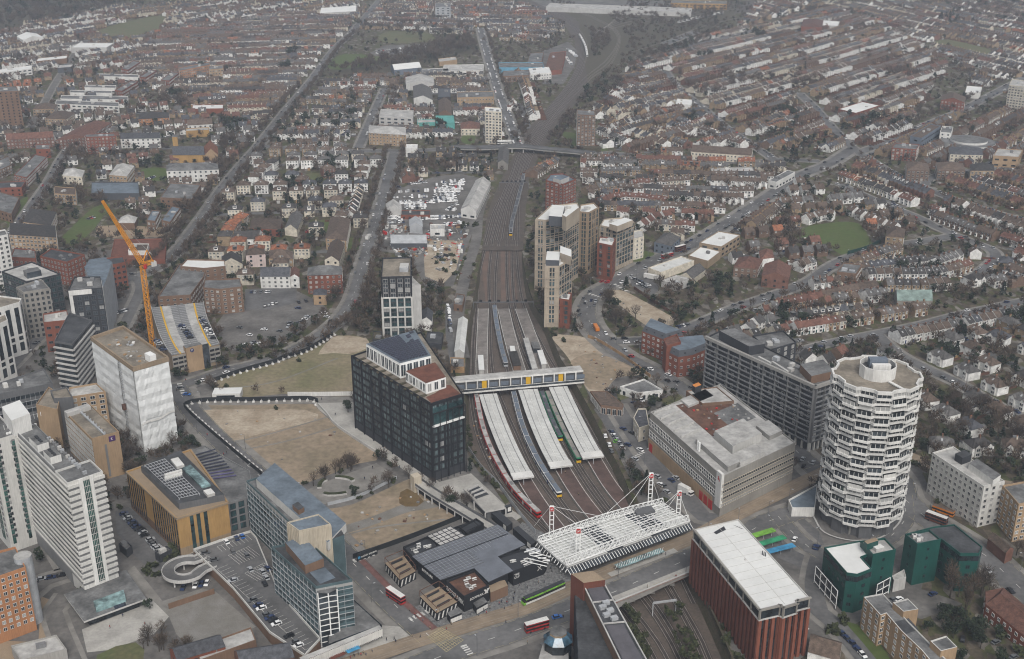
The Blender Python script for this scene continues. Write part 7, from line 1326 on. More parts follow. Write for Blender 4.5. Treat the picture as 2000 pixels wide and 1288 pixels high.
NAMEDROWS=[('the near terrace above the bare plot',[(1368,597),(1440,576),(1522,553)],'T','b'),('the brown terrace below the curving side street',[(1522,588),(1600,573),(1662,559),(1704,551)],'T','b'),('the white terrace right of the corner house',[(1684,528),(1733,526)],'T','w'),('the long terrace above the greenhouse shed',[(1737,527),(1800,527),(1836,524),(1880,513),(1922,497)],'T','w'),('the white gabled row below the playing field',[(1562,511),(1600,500),(1645,483)],'T','w'),('the row right of the playing field corner',[(1682,503),(1720,488),(1762,476)],'T','m'),('the lower white terrace behind the greenhouse shed',[(1738,548),(1800,549),(1846,545)],'T','w'),('the short row right of the greenhouse shed',[(1845,548),(1905,538)],'S','w'),('the white bayed terrace behind the dark apartments',[(1545,664),(1632,642)],'T','w'),('the red brick terrace in the long right row',[(1634,638),(1706,626)],'T','r'),('the white bayed terrace with red roofs',[(1708,623),(1760,612),(1822,603)],'T','w'),('the white terrace nearing the right edge',[(1824,596),(1880,588),(1930,581)],'T','w'),('the last white terrace at the right edge',[(1934,579),(2005,567)],'T','w'),('the white end terrace behind the round tower',[(1730,652),(1800,640),(1872,626)],'T','w'),('the cream terrace below the right edge row',[(1890,622),(1985,602)],'T','c'),('the semis beside the street right of the round tower',[(1782,692),(1805,705),(1832,720),(1862,734),(1895,750)],'S','w'),('the semis across the street near the right edge',[(1838,688),(1872,704),(1905,722),(1945,742)],'S','c'),('the lower semis right of the round tower',[(1810,770),(1838,790),(1868,806),(1895,822)],'S','w'),('the gabled semis at the right edge',[(1960,770),(1985,790),(2010,805)],'S','w'),('the houses behind the white right office',[(1840,858),(1890,862),(1935,858),(1985,862)],'S','w'),('the white semis below the right edge tree',[(1952,650),(1985,660),(2015,672)],'S','w'),('the mock timbered row at the right edge',[(1930,700),(1965,715),(2005,730)],'S','w'),('the small houses behind the red brick offices',[(1400,652),(1422,662),(1452,652)],'D','c'),('the gabled houses behind the dark apartments',[(1432,640),(1462,633),(1480,620),(1512,618)],'D','w'),('the houses between dark apartments and round tower',[(1580,690),(1600,700),(1640,680)],'D','m'),('the upper right terrace above the field',[(1800,420),(1850,440),(1915,464)],'T','m'),('the terrace across from the field end',[(1828,412),(1880,432),(1940,452)],'T','b'),('the row above the playing field',[(1580,420),(1612,412),(1640,420)],'D','w'),('the white pair above the playing field',[(1668,405),(1700,420),(1745,436)],'D','w'),('the shops along the bus road',[(1330,470),(1380,448),(1420,428),(1452,400)],'T','w'),('the houses across the bus road',[(1470,432),(1520,395)],'T','m'),('the red roofed row beside the right edge plots',[(1832,505),(1870,492)],'T','w'),('the row inside the hooked street',[(1900,512),(1912,500),(1905,486)],'D','w'),('the terrace outside the hooked street',[(1965,505),(1968,480),(1940,458)],'S','w'),('the white gabled villas left of the curving road',[(700,365),(690,395),(683,412)],'D','c'),('the villas above the white gabled ones',[(712,320),(704,345)],'V','c'),('the tan villas below the main road',[(590,350),(604,335),(640,330)],'V','b'),('the white villas in line with the crossroads',[(505,290),(545,290),(585,291),(625,292),(668,294)],'V','w'),('the villas left of the yard street',[(655,440),(668,420)],'V','c'),('the houses beside the main road bend',[(440,460),(452,440),(470,425)],'V','b'),('the houses right of the main road',[(498,345),(512,330),(530,318)],'V','c'),('the houses by the right of the yard street',[(790,335),(800,355),(808,372)],'T','m'),('the terrace below the far crossroads',[(905,338),(970,335)],'T','w'),('the orange terrace right of the far bridge',[(1035,338),(1060,322),(1082,310)],'T','b'),('the white terrace right of the far bridge',[(1150,308),(1235,308)],'T','w'),('the second terrace right of the far bridge',[(1178,328),(1245,326)],'T','w'),('the third terrace behind the dark red tower',[(1148,365),(1215,355)],'T','m'),('the terraces behind the beige towers',[(1240,352),(1340,346)],'T','w'),('the fourth terrace behind the beige towers',[(1170,388),(1225,378),(1300,386)],'T','b'),('the gabled houses right of the beige towers',[(1255,432),(1275,420),(1300,414)],'D','w'),]
def houserow(place,px,ty,wl,flip=False):
 pts=smooth(PL(px,7),4);sp=WID[ty]
 for x,d in resample(pts,sp):
  an=math.atan2(d.y,d.x)
  n=Vector((math.sin(an),-math.cos(an)))
  if n.dot(Vector((x.x,x.y)))>0:an+=math.pi
  if addhouse(x.x,x.y,an,ty,wl,place):pass
 mark_line(pts,13)
for r_ in NAMEDROWS:houserow(*r_)
ESTATES=[('the upper right terraces',[(1180,300),(1230,130),(1420,60),(1600,10),(1700,40),(1850,120),(1760,260),(1640,300),(1480,290),(1330,290)],((1415,122),(1559,86)),'T','m',.9),('the far right skyline',[(1440,60),(1500,-15),(2060,-15),(2060,230),(1900,160),(1850,110),(1700,35),(1600,8)],((1685,3),(1965,60)),'T','m',.8),('the right edge terraces',[(1700,400),(1640,350),(1700,310),(1830,345),(2060,345),(2060,560),(1960,560),(1930,460),(1800,420)],((1805,422),(1914,464)),'T','m',.9),('the right middle streets',[(1700,300),(1780,270),(1900,215),(2060,200),(2060,350),(1850,345)],((1755,269),(1930,189)),'T','b',.7),('the terraces behind the far bridge',[(1150,400),(1130,310),(1300,300),(1480,325),(1560,340),(1440,420),(1330,470),(1260,440),(1200,420)],((1150,308),(1340,312)),'T','m',.85),('the streets right of the playing field',[(1700,500),(1960,470),(1960,560),(1840,580),(1560,640),(1480,640),(1520,600),(1620,545)],((1737,540),(1900,520)),'T','w',.95),('the lower right streets',[(1740,640),(2060,590),(2060,900),(1830,880),(1790,760),(1700,690)],((1782,692),(1895,750)),'S','w',1),('the houses round the playing field',[(1450,440),(1560,360),(1800,420),(1760,470),(1560,510),(1430,520)],((1560,420),(1700,410)),'D','m',.8),('the top left terraces',[(240,130),(330,60),(640,20),(700,40),(600,150),(520,240),(330,200)],((300,112),(560,104)),'T','m',.9),('the far left skyline',[(-60,75),(200,20),(600,-15),(740,-15),(640,60),(330,60),(240,130),(-60,170)],((0,60),(300,20)),'T','m',.6),('the houses left of the main road',[(200,300),(330,215),(520,210),(560,180),(500,280),(400,400),(300,420),(200,400)],((300,250),(450,240)),'D','m',.6),('the left middle streets',[(-60,180),(240,130),(330,215),(200,300),(-60,420)],((0,280),(150,265)),'D','m',.65),('the streets by the villa quarter',[(500,300),(640,160),(770,150),(960,150),(990,280),(700,280)],((560,200),(900,195)),'T','m',.75),('the villa quarter',[(420,420),(520,290),(770,300),(700,530),(460,560),(400,500)],((480,400),(690,395)),'V','c',.6),('the houses beyond the wood',[(640,60),(760,-15),(1000,-15),(1080,40),(1110,60),(1040,85),(900,70),(740,60)],((700,45),(1000,50)),'T','m',.75),('the lane houses by the railway',[(990,120),(1050,170),(1060,230),(1010,280)],((995,200),(1015,270)),'T','m',.8),('the houses between railway and long street',[(1160,220),(1200,180),(1240,130),(1330,190),(1480,290),(1180,290)],((1230,190),(1440,270)),'T','m',.7),('the plots behind the dark apartments',[(1400,660),(1520,600),(1700,570),(1860,560),(1900,590),(1640,650),(1560,690)],((1500,640),(1800,590)),'T','m',.6),('the small streets above the van yard',[(780,300),(980,300),(960,350),(770,380)],((800,320),(960,318)),'D','m',.5),]
LANE=MB();STREETS=[]
for ei,(place,px,dr,ty,wl,dens)in enumerate(ESTATES):
 poly=PL(px);A,B=Vector(P(*dr[0])),Vector(P(*dr[1]));d=(B-A).normalized();n=Vector((-d.y,d.x));us=[Vector(q).dot(d)for q in poly];vs=[Vector(q).dot(n)for q in poly];grid=np.zeros_like(occ);mark(poly,grid=grid);v=min(vs)+8;k=0;sp=WID[ty]
 gap_s,gap_g=(17.5,33)if ty in 'T' else(20,31)
 while v<max(vs):
  u=min(us)+random.uniform(0,6);bend=random.uniform(-1,1)*.00025;run=0
  while u<max(us):
   if random.random()<.012:u+=random.uniform(10,22)
   wv=v+bend*(u-sum(us)/len(us))**2*.25+1.2*math.sin(u*.02+v);x=d*u+n*wv
   if taken(x.x,x.y,0,grid)is False:pass
   if(not(0<=int((x.x-GX0)/GC)<GW and 0<=int((x.y-GY0)/GC)<GH))or not grid[int((x.y-GY0)/GC),int((x.x-GX0)/GC)]or not seen(x.x,x.y):u+=sp;continue
   an=math.atan2(d.y,d.x)+(0 if k%2 else math.pi)
   if random.random()<dens+.08:addhouse(x.x,x.y,an,ty if random.random()<.97 else 'D',wl,place)
   if k%2==0 and not taken(*(x+n*gap_s/2)[:2]):
    s0=x+n*gap_s/2;LANE.strip([s0-d*sp/2,s0+d*sp/2],6.5,.03+.001*ei,'asphalt');STREETS.append((s0,d,place))
   u+=sp*(1 if ty=='T' else random.uniform(.9,1.25))
  v+=gap_s if k%2==0 else gap_g;k+=1
struct(LANE,'residential_road')
HOUSES=[h for h in HOUSES if seen(h[0],h[1],6,15)]
cell={};keep=[]
for h in HOUSES:
 rr={'T':4.6,'S':8.5,'D':7,'V':9}[h[3]];cxi,cyi=int(h[0]//10),int(h[1]//10);ok=True
 for i in(-1,0,1):
  for j in(-1,0,1):
   for o in cell.get((cxi+i,cyi+j),()):
    if(o[0]-h[0])**2+(o[1]-h[1])**2<(min(rr,o[2])if h[6]==o[3]else(rr+o[2])*.72)**2:ok=False
 if ok:cell.setdefault((cxi,cyi),[]).append((h[0],h[1],rr,h[6]));keep.append(h)
HOUSES=keep
for h in HOUSES:mark([(h[0]-4,h[1]-4),(h[0]+4,h[1]-4),(h[0]+4,h[1]+4),(h[0]-4,h[1]+4)])
HOUSES.sort(key=lambda h:(h[0]**2+h[1]**2)/({'T':1,'S':1.9,'D':1.3,'V':2.2}[h[3]]))
NI=285;_hm={}
TYN={'T':'terraced house','S':'semi pair','D':'detached house','V':'villa'};WN={'w_white':'white','w_cream':'cream','w_buff':'buff','w_brown':'brown','w_red':'red','w_grey':'grey'};RN={'rt_brown':'brown','rt_dark':'dark','rt_red':'red','rt_grey':'grey','rt_slate':'slate','rt_orange':'orange'}
protos={}
for h in HOUSES[:NI]:
 x,y,an,ty,wm,rm,place=h;k=(ty,wm,rm)
 if k not in protos:
  root=thing('house','','house',(0,0,0));ro=None
  for nm,b in house_parts(ty,wm,rm):
   o=part(b,nm,ro if nm in('chimney','skylight','dormer')else root)
   if nm=='roof':ro=o
  protos[k]=root;root['used']=0
 o=protos[k]
 if o['used']:o=copy_tree(o)
 else:o['used']=1
 o.location=(x,y,0);o.rotation_euler=(0,0,an);o['group']='houses in '+place;LATE.append((o,f'{WN[wm]} {TYN[ty]}, {RN[rm]} roof, {place[4:]}',(x,y)))
for o in COL.objects:
 if 'used' in o:del o['used']
fv,ff,fm,fmats,nv=[],[],[],[],0;_pc={}
for h in HOUSES[NI:]:
 x,y,an,ty,wm,rm,place=h;k=(ty,wm,rm)
 if k not in _pc:
  v,f,m=[],[],[]
  for nm,b in house_parts(ty,wm,rm):
   if nm=='door':continue
   o=len(v);v+=b.v;f+=[tuple(i+o for i in q)for q in b.f]
   for q in b.m:
    mm=b.mats[q]
    if mm not in fmats:fmats.append(mm)
    m.append(fmats.index(mm))
  _pc[k]=(np.array(v),f,m)
 v,f,m=_pc[k];ca,sa=math.cos(an),math.sin(an);sc=random.uniform(.92,1.08);fv.append(np.stack([x+v[:,0]*ca-v[:,1]*sa,y+v[:,0]*sa+v[:,1]*ca,v[:,2]*sc],1));ff+=[tuple(i+nv for i in q)for q in f];fm+=m;nv+=len(v)
me=bpy.data.meshes.new('distant_houses');me.from_pydata(np.concatenate(fv).tolist(),[],ff);[me.materials.append(m)for m in fmats];me.polygons.foreach_set('material_index',np.array(fm,dtype=np.int32));o=bpy.data.objects.new('distant_houses',me);COL.objects.link(o);o['kind']='stuff'
print('HOUSES',len(HOUSES))
# garden sheds and fences between the houses, too many to count
b=MB()
for h in HOUSES:
 x,y,an=h[:3];bk=Vector((-math.sin(an),math.cos(an)));rt=Vector((math.cos(an),math.sin(an)))
 if random.random()<.55:
  p=Vector((x,y))+bk*random.uniform(9,15)+rt*random.uniform(-2,2)
  if not taken(p.x,p.y):b.box(p,random.uniform(1.8,3),random.uniform(1.6,2.6),-.1,random.uniform(1.9,2.6),random.choice(['timber','rust','pale','brownbrick']),an,top=random.choice(['roofgrey','rooflight','rt_dark','roofwhite']),bottom=False)
 if random.random()<.8:p=Vector((x,y))+bk*10+rt*2.6;b.bar((*(p-bk*5),.8),(*(p+bk*5),.8),.12,'rust',1.7)
o=b.obj('garden_clutter');o['kind']='stuff'
# TREES
def bare_tree(seed,h=10.0,r=3.6,n=330,mt='twig',lo=.28):
 g_=random.Random(seed);t=MB();t.tube((0,0,-.2),(0,0,h*.38),.3,.2,'bark',6);tips=[]
 for k in range(7):
  a=g_.random()*6.28;l=r*g_.uniform(.55,.95);z0=h*g_.uniform(.22,.4);p=(l*math.cos(a),l*math.sin(a),h*g_.uniform(.55,.9));t.tube((0,0,z0),p,.15,.04,'bark',5,False);tips.append(p)
 c=MB()
 for _ in range(n):
  u=Vector((g_.gauss(0,1),g_.gauss(0,1),g_.gauss(0,1))).normalized()*(g_.random()**.4);b0=g_.choice(tips);p=Vector((u.x*r,u.y*r,h*(lo+1)/2+u.z*h*(1-lo)/2));p=p.lerp(Vector(b0),.25)
  d=(Vector((u.x,u.y,.7+u.z*.4))+Vector((g_.uniform(-.5,.5),g_.uniform(-.5,.5),g_.uniform(-.3,.3)))).normalized()*g_.uniform(.7,1.7);s=d.cross(Vector((g_.uniform(-1,1),g_.uniform(-1,1),g_.uniform(-1,1)))).normalized()*g_.uniform(.05,.11);c.face([p-s,p+s,p+d],mt)
 return t,c
def leafy(seed,h=9.0,r=3.2,n=420,mt='evergreen',cone=False):
 g_=random.Random(seed);t=MB();t.tube((0,0,-.2),(0,0,h*.5),.3,.15,'bark',6)
 c=MB();cl=[(g_.uniform(-.55,.55)*r,g_.uniform(-.55,.55)*r,h*g_.uniform(.35,.85),g_.uniform(.4,.6)*r)for _ in range(9)]
 for _ in range(n):
  if cone:f=g_.random()**.7;a=g_.random()*6.28;q=r*(1-f)*g_.uniform(.6,1.05)+.15;p=Vector((q*math.cos(a),q*math.sin(a),h*(.08+.92*f)))
  else:k=g_.choice(cl);u=Vector((g_.gauss(0,1),g_.gauss(0,1),g_.gauss(0,1))).normalized()*k[3]*g_.uniform(.7,1.05);p=Vector(k[:3])+u
  x=Vector((g_.uniform(-1,1),g_.uniform(-1,1),g_.uniform(-.6,.6))).normalized()*g_.uniform(.25,.5);y=x.cross(Vector((g_.uniform(-1,1),g_.uniform(-1,1),1))).normalized()*g_.uniform(.2,.4);c.face([p-x-y,p+x-y*.6,p+x*.8+y,p-x*.7+y],mt)
 return t,c
KINDS={'b':[bare_tree(s,mt='twig' if s%2 else 'twig2')for s in range(5)],'p':[bare_tree(20,13,2.3,420,'twig2',.08),bare_tree(21,12,2.0,380,'twig2',.08)],'e':[leafy(s)for s in range(3)],'c':[leafy(9,11,2.4,420,'conifer',True),leafy(10,10,2.6,420,'conifer',True)],'s':[leafy(30,2.6,1.7,150,'shrub'),leafy(31,2.2,2.0,150,'shrub')]}
TN={'b':'bare winter tree','p':'tall brown bare tree','e':'dark evergreen tree','c':'dark conifer','s':'low green shrub'}
TREES=[];cut=np.zeros_like(occ);mark([tuple(q)for q in LIPL]+[tuple(q)for q in LIPR[::-1]],grid=cut)
MARKS=[(560,620,'left car park'),(470,690,'curving road bend'),(370,640,'curved car park'),(300,520,'yellow crane'),(420,420,'left main road'),(560,500,'white terrace'),(640,380,'villa quarter'),(700,580,'lattice tower'),(850,560,'van yard'),(860,330,'far crossroads'),(960,250,'pale tower block'),(1140,260,'banded brown tower'),(1030,330,'far road bridge'),(1090,440,'beige towers'),(1210,610,'bend by the bare plot'),(1300,560,'trade units'),(1420,560,'brown roofed church'),(1560,460,'playing field left side'),(1720,460,'playing field right side'),(1500,620,'brown terrace'),(1640,600,'long right row'),(1780,580,'greenhouse shed'),(1900,540,'hooked street'),(1960,640,'right edge terraces'),(1840,680,'right semis'),(1900,780,'semis beyond the round tower'),(1880,870,'white right office'),(1780,940,'round tower'),(1860,1170,'yellow brick flats'),(1700,1230,'bottom right lawn'),(1960,1090,'right edge plot'),(1600,1180,'green offices'),(1380,1200,'railway cutting'),(690,930,'paved tree garden'),(700,800,'pale plaza'),(200,1200,'striped tower podium'),(300,1240,'empty plot'),(330,1060,'yellow brick office'),(250,860,'hotel'),(130,430,'left cluster flats'),(240,370,'blue roofed hall'),(160,300,'almshouses row'),(60,240,'left brown tower'),(1320,790,'sorting office'),(1250,760,'white pavilion'),(1700,340,'right crossroads'),(1900,400,'upper right terraces'),(1480,380,'bus road shops'),(1250,400,'terraces behind the beige towers'),(1950,930,'right edge flats'),(880,650,'ridged white shed'),(1290,870,'platform car park'),(1500,300,'long right street'),(1850,300,'cream villa'),(500,300,'white villas'),(360,320,'church')]
def nearest(x,y):a,b=proj(x,y,1);return min(MARKS,key=lambda m:(m[0]-a)**2+1.6*(m[1]-b)**2)[2]
def tree(x,y,k,s):TREES.append((x,y,k,s))
CL=[(1190,600,3,6,'b',1.25),(1235,605,4,7,'b',1.25),(1215,630,3,7,'b',1.1),(1300,575,2,5,'b',1.3),(620,640,14,22,'b',.9),(700,610,10,12,'b',1.1),(715,560,6,8,'b',1),(540,655,8,14,'b',.8),(440,650,7,12,'b',.9),(530,685,10,16,'s',1),(480,700,8,14,'s',1),(430,600,8,10,'b',1),(345,470,12,16,'b',1.2),(390,415,12,16,'b',1.2),(330,500,8,10,'b',1.1),(460,330,10,18,'b',1.1),(300,420,4,8,'e',1),(860,555,2,3,'c',1.4),(700,530,4,8,'c',1),(540,580,8,14,'e',1),(640,470,5,12,'e',1),(575,410,4,8,'c',1.3),(590,360,14,20,'e',1),(650,315,10,20,'e',1.1),(500,470,8,16,'e',.9),(720,420,10,10,'b',.9),(870,335,22,22,'b',1),(760,200,10,40,'b',1.2),(860,255,3,5,'e',1.5),(1210,545,2,3,'e',1.1),(1020,360,2,3,'e',1.2),(1130,185,10,14,'e',1.2),(1100,230,18,24,'b',1.1),(1155,140,4,10,'c',1.4),(1110,270,10,24,'b',1),(1385,560,8,12,'e',.9),(1540,470,16,16,'b',1.1),(1610,440,6,14,'e',.8),(1690,500,4,6,'b',1),(1720,480,8,10,'b',1.1),(1800,545,10,18,'e',.9),(1540,630,5,8,'e',1.2),(1520,625,2,3,'c',1),(1585,605,8,14,'b',.8),(1840,690,4,6,'e',1.1),(1870,660,3,5,'c',1),(1980,630,4,8,'e',1.3),(1940,690,7,12,'b',.9),(1880,800,12,16,'b',1),(1940,840,12,20,'b',1.1),(1850,850,6,10,'b',1),(1800,890,5,8,'b',.9),(1850,1160,2,3,'p',1.25),(1875,1195,2,4,'p',1.1),(1830,1185,4,5,'c',.9),(1905,1150,7,10,'b',1.1),(1900,1240,14,14,'e',.8),(1850,1220,5,6,'e',.8),(1960,1110,5,10,'b',.9),(1625,1235,3,4,'s',1.2),(1980,1230,6,8,'s',1.2),(1420,1230,16,12,'s',1.2),(1385,1160,8,6,'s',1),(1600,1150,4,6,'b',.8),(1590,1110,4,8,'b',.7),(678,925,7,7,'b',.85),(640,955,5,6,'b',.8),(680,806,1,1,'e',.8),(660,780,3,6,'b',.5),(765,905,2,4,'b',.6),(265,1200,2,3,'e',.55),(290,1190,1,1,'e',.55),(290,1240,4,5,'b',.8),(310,1262,3,5,'b',.8),(360,1270,4,7,'b',.7),(345,1080,5,6,'s',1.2),(295,1115,4,4,'s',1),(80,1105,2,3,'e',.6),(215,885,3,5,'b',.7),(395,745,4,6,'b',.7),(360,880,3,4,'b',.6),(540,800,1,1,'s',.6),(250,590,6,9,'b',.9),(275,640,4,7,'b',.8),(240,640,3,5,'s',1),(160,1165,1,1,'s',1),(820,600,9,14,'b',.8),(880,520,10,14,'s',1),(905,440,6,8,'s',1),(1050,650,8,12,'s',.8),(1290,770,4,7,'s',.8),(1240,790,3,4,'b',.5),(1380,180,20,30,'b',1.2),(1425,165,16,30,'b',1.3),(1510,225,16,26,'e',1.1),(1690,245,20,30,'e',1.1),(1560,165,16,30,'b',1.2),(1765,155,12,24,'b',1.3),(1860,45,10,26,'c',1.4),(1400,270,24,40,'b',1),(1540,275,26,36,'e',.9),(1350,250,8,16,'e',1),(1375,112,6,14,'e',1.3),(1480,75,6,12,'e',1.5),(1550,315,3,3,'c',1.5),(330,205,20,22,'b',1.3),(345,195,6,8,'e',1.6),(450,250,12,14,'e',1.2),(395,145,3,4,'e',1.6),(570,115,3,4,'e',1.8),(560,140,4,6,'e',1.4),(640,240,30,34,'e',1.1),(240,345,3,5,'e',1.3),(430,290,14,16,'b',1.2),(160,310,6,8,'b',1.2),(120,350,5,8,'b',1),(300,325,6,10,'e',1),(75,240,24,30,'b',.9),(30,120,8,30,'b',1.1),(200,310,12,20,'b',1),(150,390,8,14,'b',1.1),(200,395,8,10,'b',1),]
for px,py,n,sp,k,s in CL:
 c=P(px,py)
 for i in range(n):
  for _ in range(6):
   x,y=c[0]+random.gauss(0,sp*.6 if n>1 else .1),c[1]+random.gauss(0,sp*.8 if n>1 else .1)
   if taken(x,y,0,railg):continue
   if(k=='s' and taken(x,y,0,cut)is False)or not taken(x,y)or n<2:tree(x,y,k,s*random.uniform(.8,1.2));break
def band_of(px,n,k,s,free=False,gap=1.2):
 poly=PL(px);xs=[q[0]for q in poly];ys=[q[1]for q in poly];c=0
 for _ in range(n*6):
  x,y=random.uniform(min(xs),max(xs)),random.uniform(min(ys),max(ys))
  if _in_poly(poly,np.array([x]),np.array([y]))[0]and(free or not taken(x,y))and not taken(x,y,0,railg):tree(x,y,random.choice(k),s*random.uniform(.75,1.25));c+=1
  if c>=n:break
for px,n,k,s in(([(-60,-20),(180,-15),(250,8),(150,42),(0,56),(-60,66)],420,'bbbbe',1.35),([(640,140),(740,122),(860,88),(905,78),(935,92),(890,110),(780,138),(660,148)],230,'bbbb',1.25),([(690,48),(860,40),(930,60),(900,92),(740,66)],80,'bbbe',1.1),([(1180,40),(1250,-5),(1440,0),(1400,40),(1330,70),(1250,96),(1215,110),(1228,80)],620,'bbbs',.85),([(1150,170),(1215,130),(1320,84),(1400,62),(1450,52),(1300,120),(1190,190),(1150,230)],230,'bbbe',1),([(1155,60),(1190,66),(1192,90),(1165,112),(1152,104)],130,'bbs',.85),([(1060,0),(1140,15),(1060,22)],25,'b',.8),([(1300,1190),(1330,1180),(1370,1290),(1330,1290)],40,'s',.6),([(1215,1190),(1240,1180),(1275,1288),(1245,1288)],40,'s',.7),([(1085,205),(1120,170),(1150,190),(1090,280),(1065,270)],60,'bbs',.8),([(1010,290),(1060,225),(1050,210),(1000,270)],40,'bbs',.7),([(905,800),(935,900),(980,955),(965,955),(925,905),(900,860)],40,'s',.6),([(1440,60),(1600,0),(1750,-10),(2050,-15),(2050,60),(1900,40),(1700,0),(1560,40)],190,'bbbe',1.2),([(1040,60),(1120,40),(1130,80),(1060,120),(960,110),(940,80)],60,'bbb',1)):band_of(px,n,k,s,True)
for i,a,c,st,sd,kk in((0,0,45,5,1,'b'),(0,4,60,6,-1,'b'),(1,30,60,6,1,'b'),(1,12,60,6,-1,'b'),(21,0,60,9,1,'b'),(5,0,30,12,-1,'b'),(19,0,60,12,1,'b')):
 for j,(q,d)in enumerate(resample(RW[i],st)):
  if a<=j<c*3:n=Vector((-d.y,d.x))*sd;q=q+n*(ROADS[i][0]/2+random.uniform(2,6));tree(q.x,q.y,kk,random.uniform(.7,1.05))
n0=0
for _ in range(90000):
 Yv=random.random();px,py=random.uniform(-20,2020),1000*(Yv**1.5);x,y=P(px,py)
 if py>1000 or taken(x,y,0):continue
 if math.sin(x*.021+1.3)*math.sin(y*.017)+random.uniform(-.9,.9)<-.75:continue
 tree(x,y,random.choices('bbesc',[10,4,4,5,.7])[0],random.uniform(.5,1.0));occ[int((y-GY0)/GC),int((x-GX0)/GC)]=True;n0+=1
 if n0>=9000:break
TREES=[t for t in TREES if seen(t[0],t[1],3,10)];TREES.sort(key=lambda t:(t[0]**2+t[1]**2)/(t[3]*(.35 if t[2]=='s' else 1))**2)
TM={k:[(a.mesh('trunk'),b.mesh('crown'))for a,b in v]for k,v in KINDS.items()}
for x,y,k,s in TREES[:285]:
 nm='shrub' if k=='s' else 'tree';o=thing(nm,None,nm,(x,y,0 if not taken(x,y,0,cut)else zr(y)),{'b':'bare winter trees','p':'tall bare trees','e':'evergreen trees','c':'conifers','s':'green shrubs'}[k]);a,b=random.choice(TM[k]);r=random.random()*6.28
 for pn,me in(('trunk',a),('crown',b)):q=bpy.data.objects.new(pn,me);COL.objects.link(q);q.parent=o
 o.scale=(s*random.uniform(.9,1.1),s*random.uniform(.9,1.1),s);o.rotation_euler=(0,0,r);LATE.append((o,f'{TN[k]} near the {nearest(x, y)}',(x,y)))
FARK={k:[]for k in KINDS}
for k,v in KINDS.items():
 for a,b in v:
  st=1 if k in 'c' else 1;i=np.arange(0,len(b.f),5 if k in 'bp' else 6 if k in 'ec' else 4);vv=np.array(b.v);fs=[b.f[j]for j in i];idx=np.array([q for f in fs for q in f]);n_=len(fs[0]);pts=vv[idx].reshape(-1,n_,3);c=pts.mean(1,keepdims=True);pts=c+(pts-c)*(1.9 if k in 'bp' else 2.1)
  if k in 'bp':d=pts[:,1]-pts[:,0];pts[:,0]-=d*.55;pts[:,1]+=d*.55
  FARK[k].append((pts.reshape(-1,3),n_,b.mats[0]))
fv,ff,fm,nv,fmats=[],[],[],0,[]
for x,y,k,s in TREES[285:]:
 v,n_,mm=random.choice(FARK[k]);a=random.random()*6.28;ca,sa=math.cos(a)*s,math.sin(a)*s;fv.append(np.stack([x+v[:,0]*ca-v[:,1]*sa,y+v[:,0]*sa+v[:,1]*ca,v[:,2]*s],1));ff.append(np.arange(len(v)).reshape(-1,n_)+nv);nv+=len(v)
 if mm not in fmats:fmats.append(mm)
 fm+=[fmats.index(mm)]*(len(v)//n_)
me=bpy.data.meshes.new('distant_trees');me.from_pydata(np.concatenate(fv).tolist(),[],[tuple(r)for f in ff for r in f.tolist()]);[me.materials.append(m)for m in fmats];me.polygons.foreach_set('material_index',np.array(fm,dtype=np.int32));o=bpy.data.objects.new('distant_trees',me);COL.objects.link(o);o['kind']='stuff'
print('TREES',len(TREES),len(me.polygons))
# yard junk: small stacks, drums and cabins nobody would count; sidings in the far depot
b=MB()
for px,n in(([(760,470),(835,462),(835,500),(775,508)],330),([(745,440),(800,440),(800,465),(745,470)],160),([(835,440),(905,440),(895,520),(860,545),(835,500)],150),([(890,470),(915,450),(905,510),(892,560)],110),([(815,225),(900,210),(900,250),(815,250)],60),([(1095,95),(1128,98),(1105,165),(1060,165)],60),([(925,775),(940,850),(960,900),(940,890),(922,830)],40),([(1185,568),(1260,590),(1290,635),(1215,600)],25),([(380,800),(620,800),(730,890),(560,940)],30),([(640,1030),(800,960),(880,1000),(700,1075)],60),([(1110,665),(1180,690),(1250,728),(1170,760)],60),([(1085,1250),(980,1290),(1040,1260)],8)):
 q=PL(px);xs=[a for a,_ in q];ys=[c for _,c in q]
 for _ in range(n):
  x,y=random.uniform(min(xs),max(xs)),random.uniform(min(ys),max(ys))
  if _in_poly(q,np.array([x]),np.array([y]))[0]:big_=n>60 and random.random()<.28;s=random.uniform(1.5,5)if big_ else random.uniform(.4,1.6);b.box((x,y),s,random.uniform(.5,2.3)if big_ else s*.8,.02,random.uniform(.3,2.4)if big_ else random.uniform(.15,.7),random.choice(['rust','white','timber','pale','metal','red','grey','dark','concrete','bluegrey','white','rust','stone']if n>60 else['rust','pale','timber','concrete','stone','grey']),random.random()*3,bottom=False)
o=b.obj('yard_junk');o['kind']='stuff'
for k in range(7):track([(1150+k*6,70-k*3),(1230,48-k*5),(1330,34-k*5),(1470,14-k*5)])
track([(1225,105),(1290,84),(1380,50),(1480,28)]);track([(1205,128),(1280,96),(1390,60),(1500,36)])
sheet('railway_trackbed_ground',[(1150,75),(1240,60),(1360,42),(1480,20),(1480,-14),(1300,2),(1180,30)],'ballastdk',.047,occupy=False)
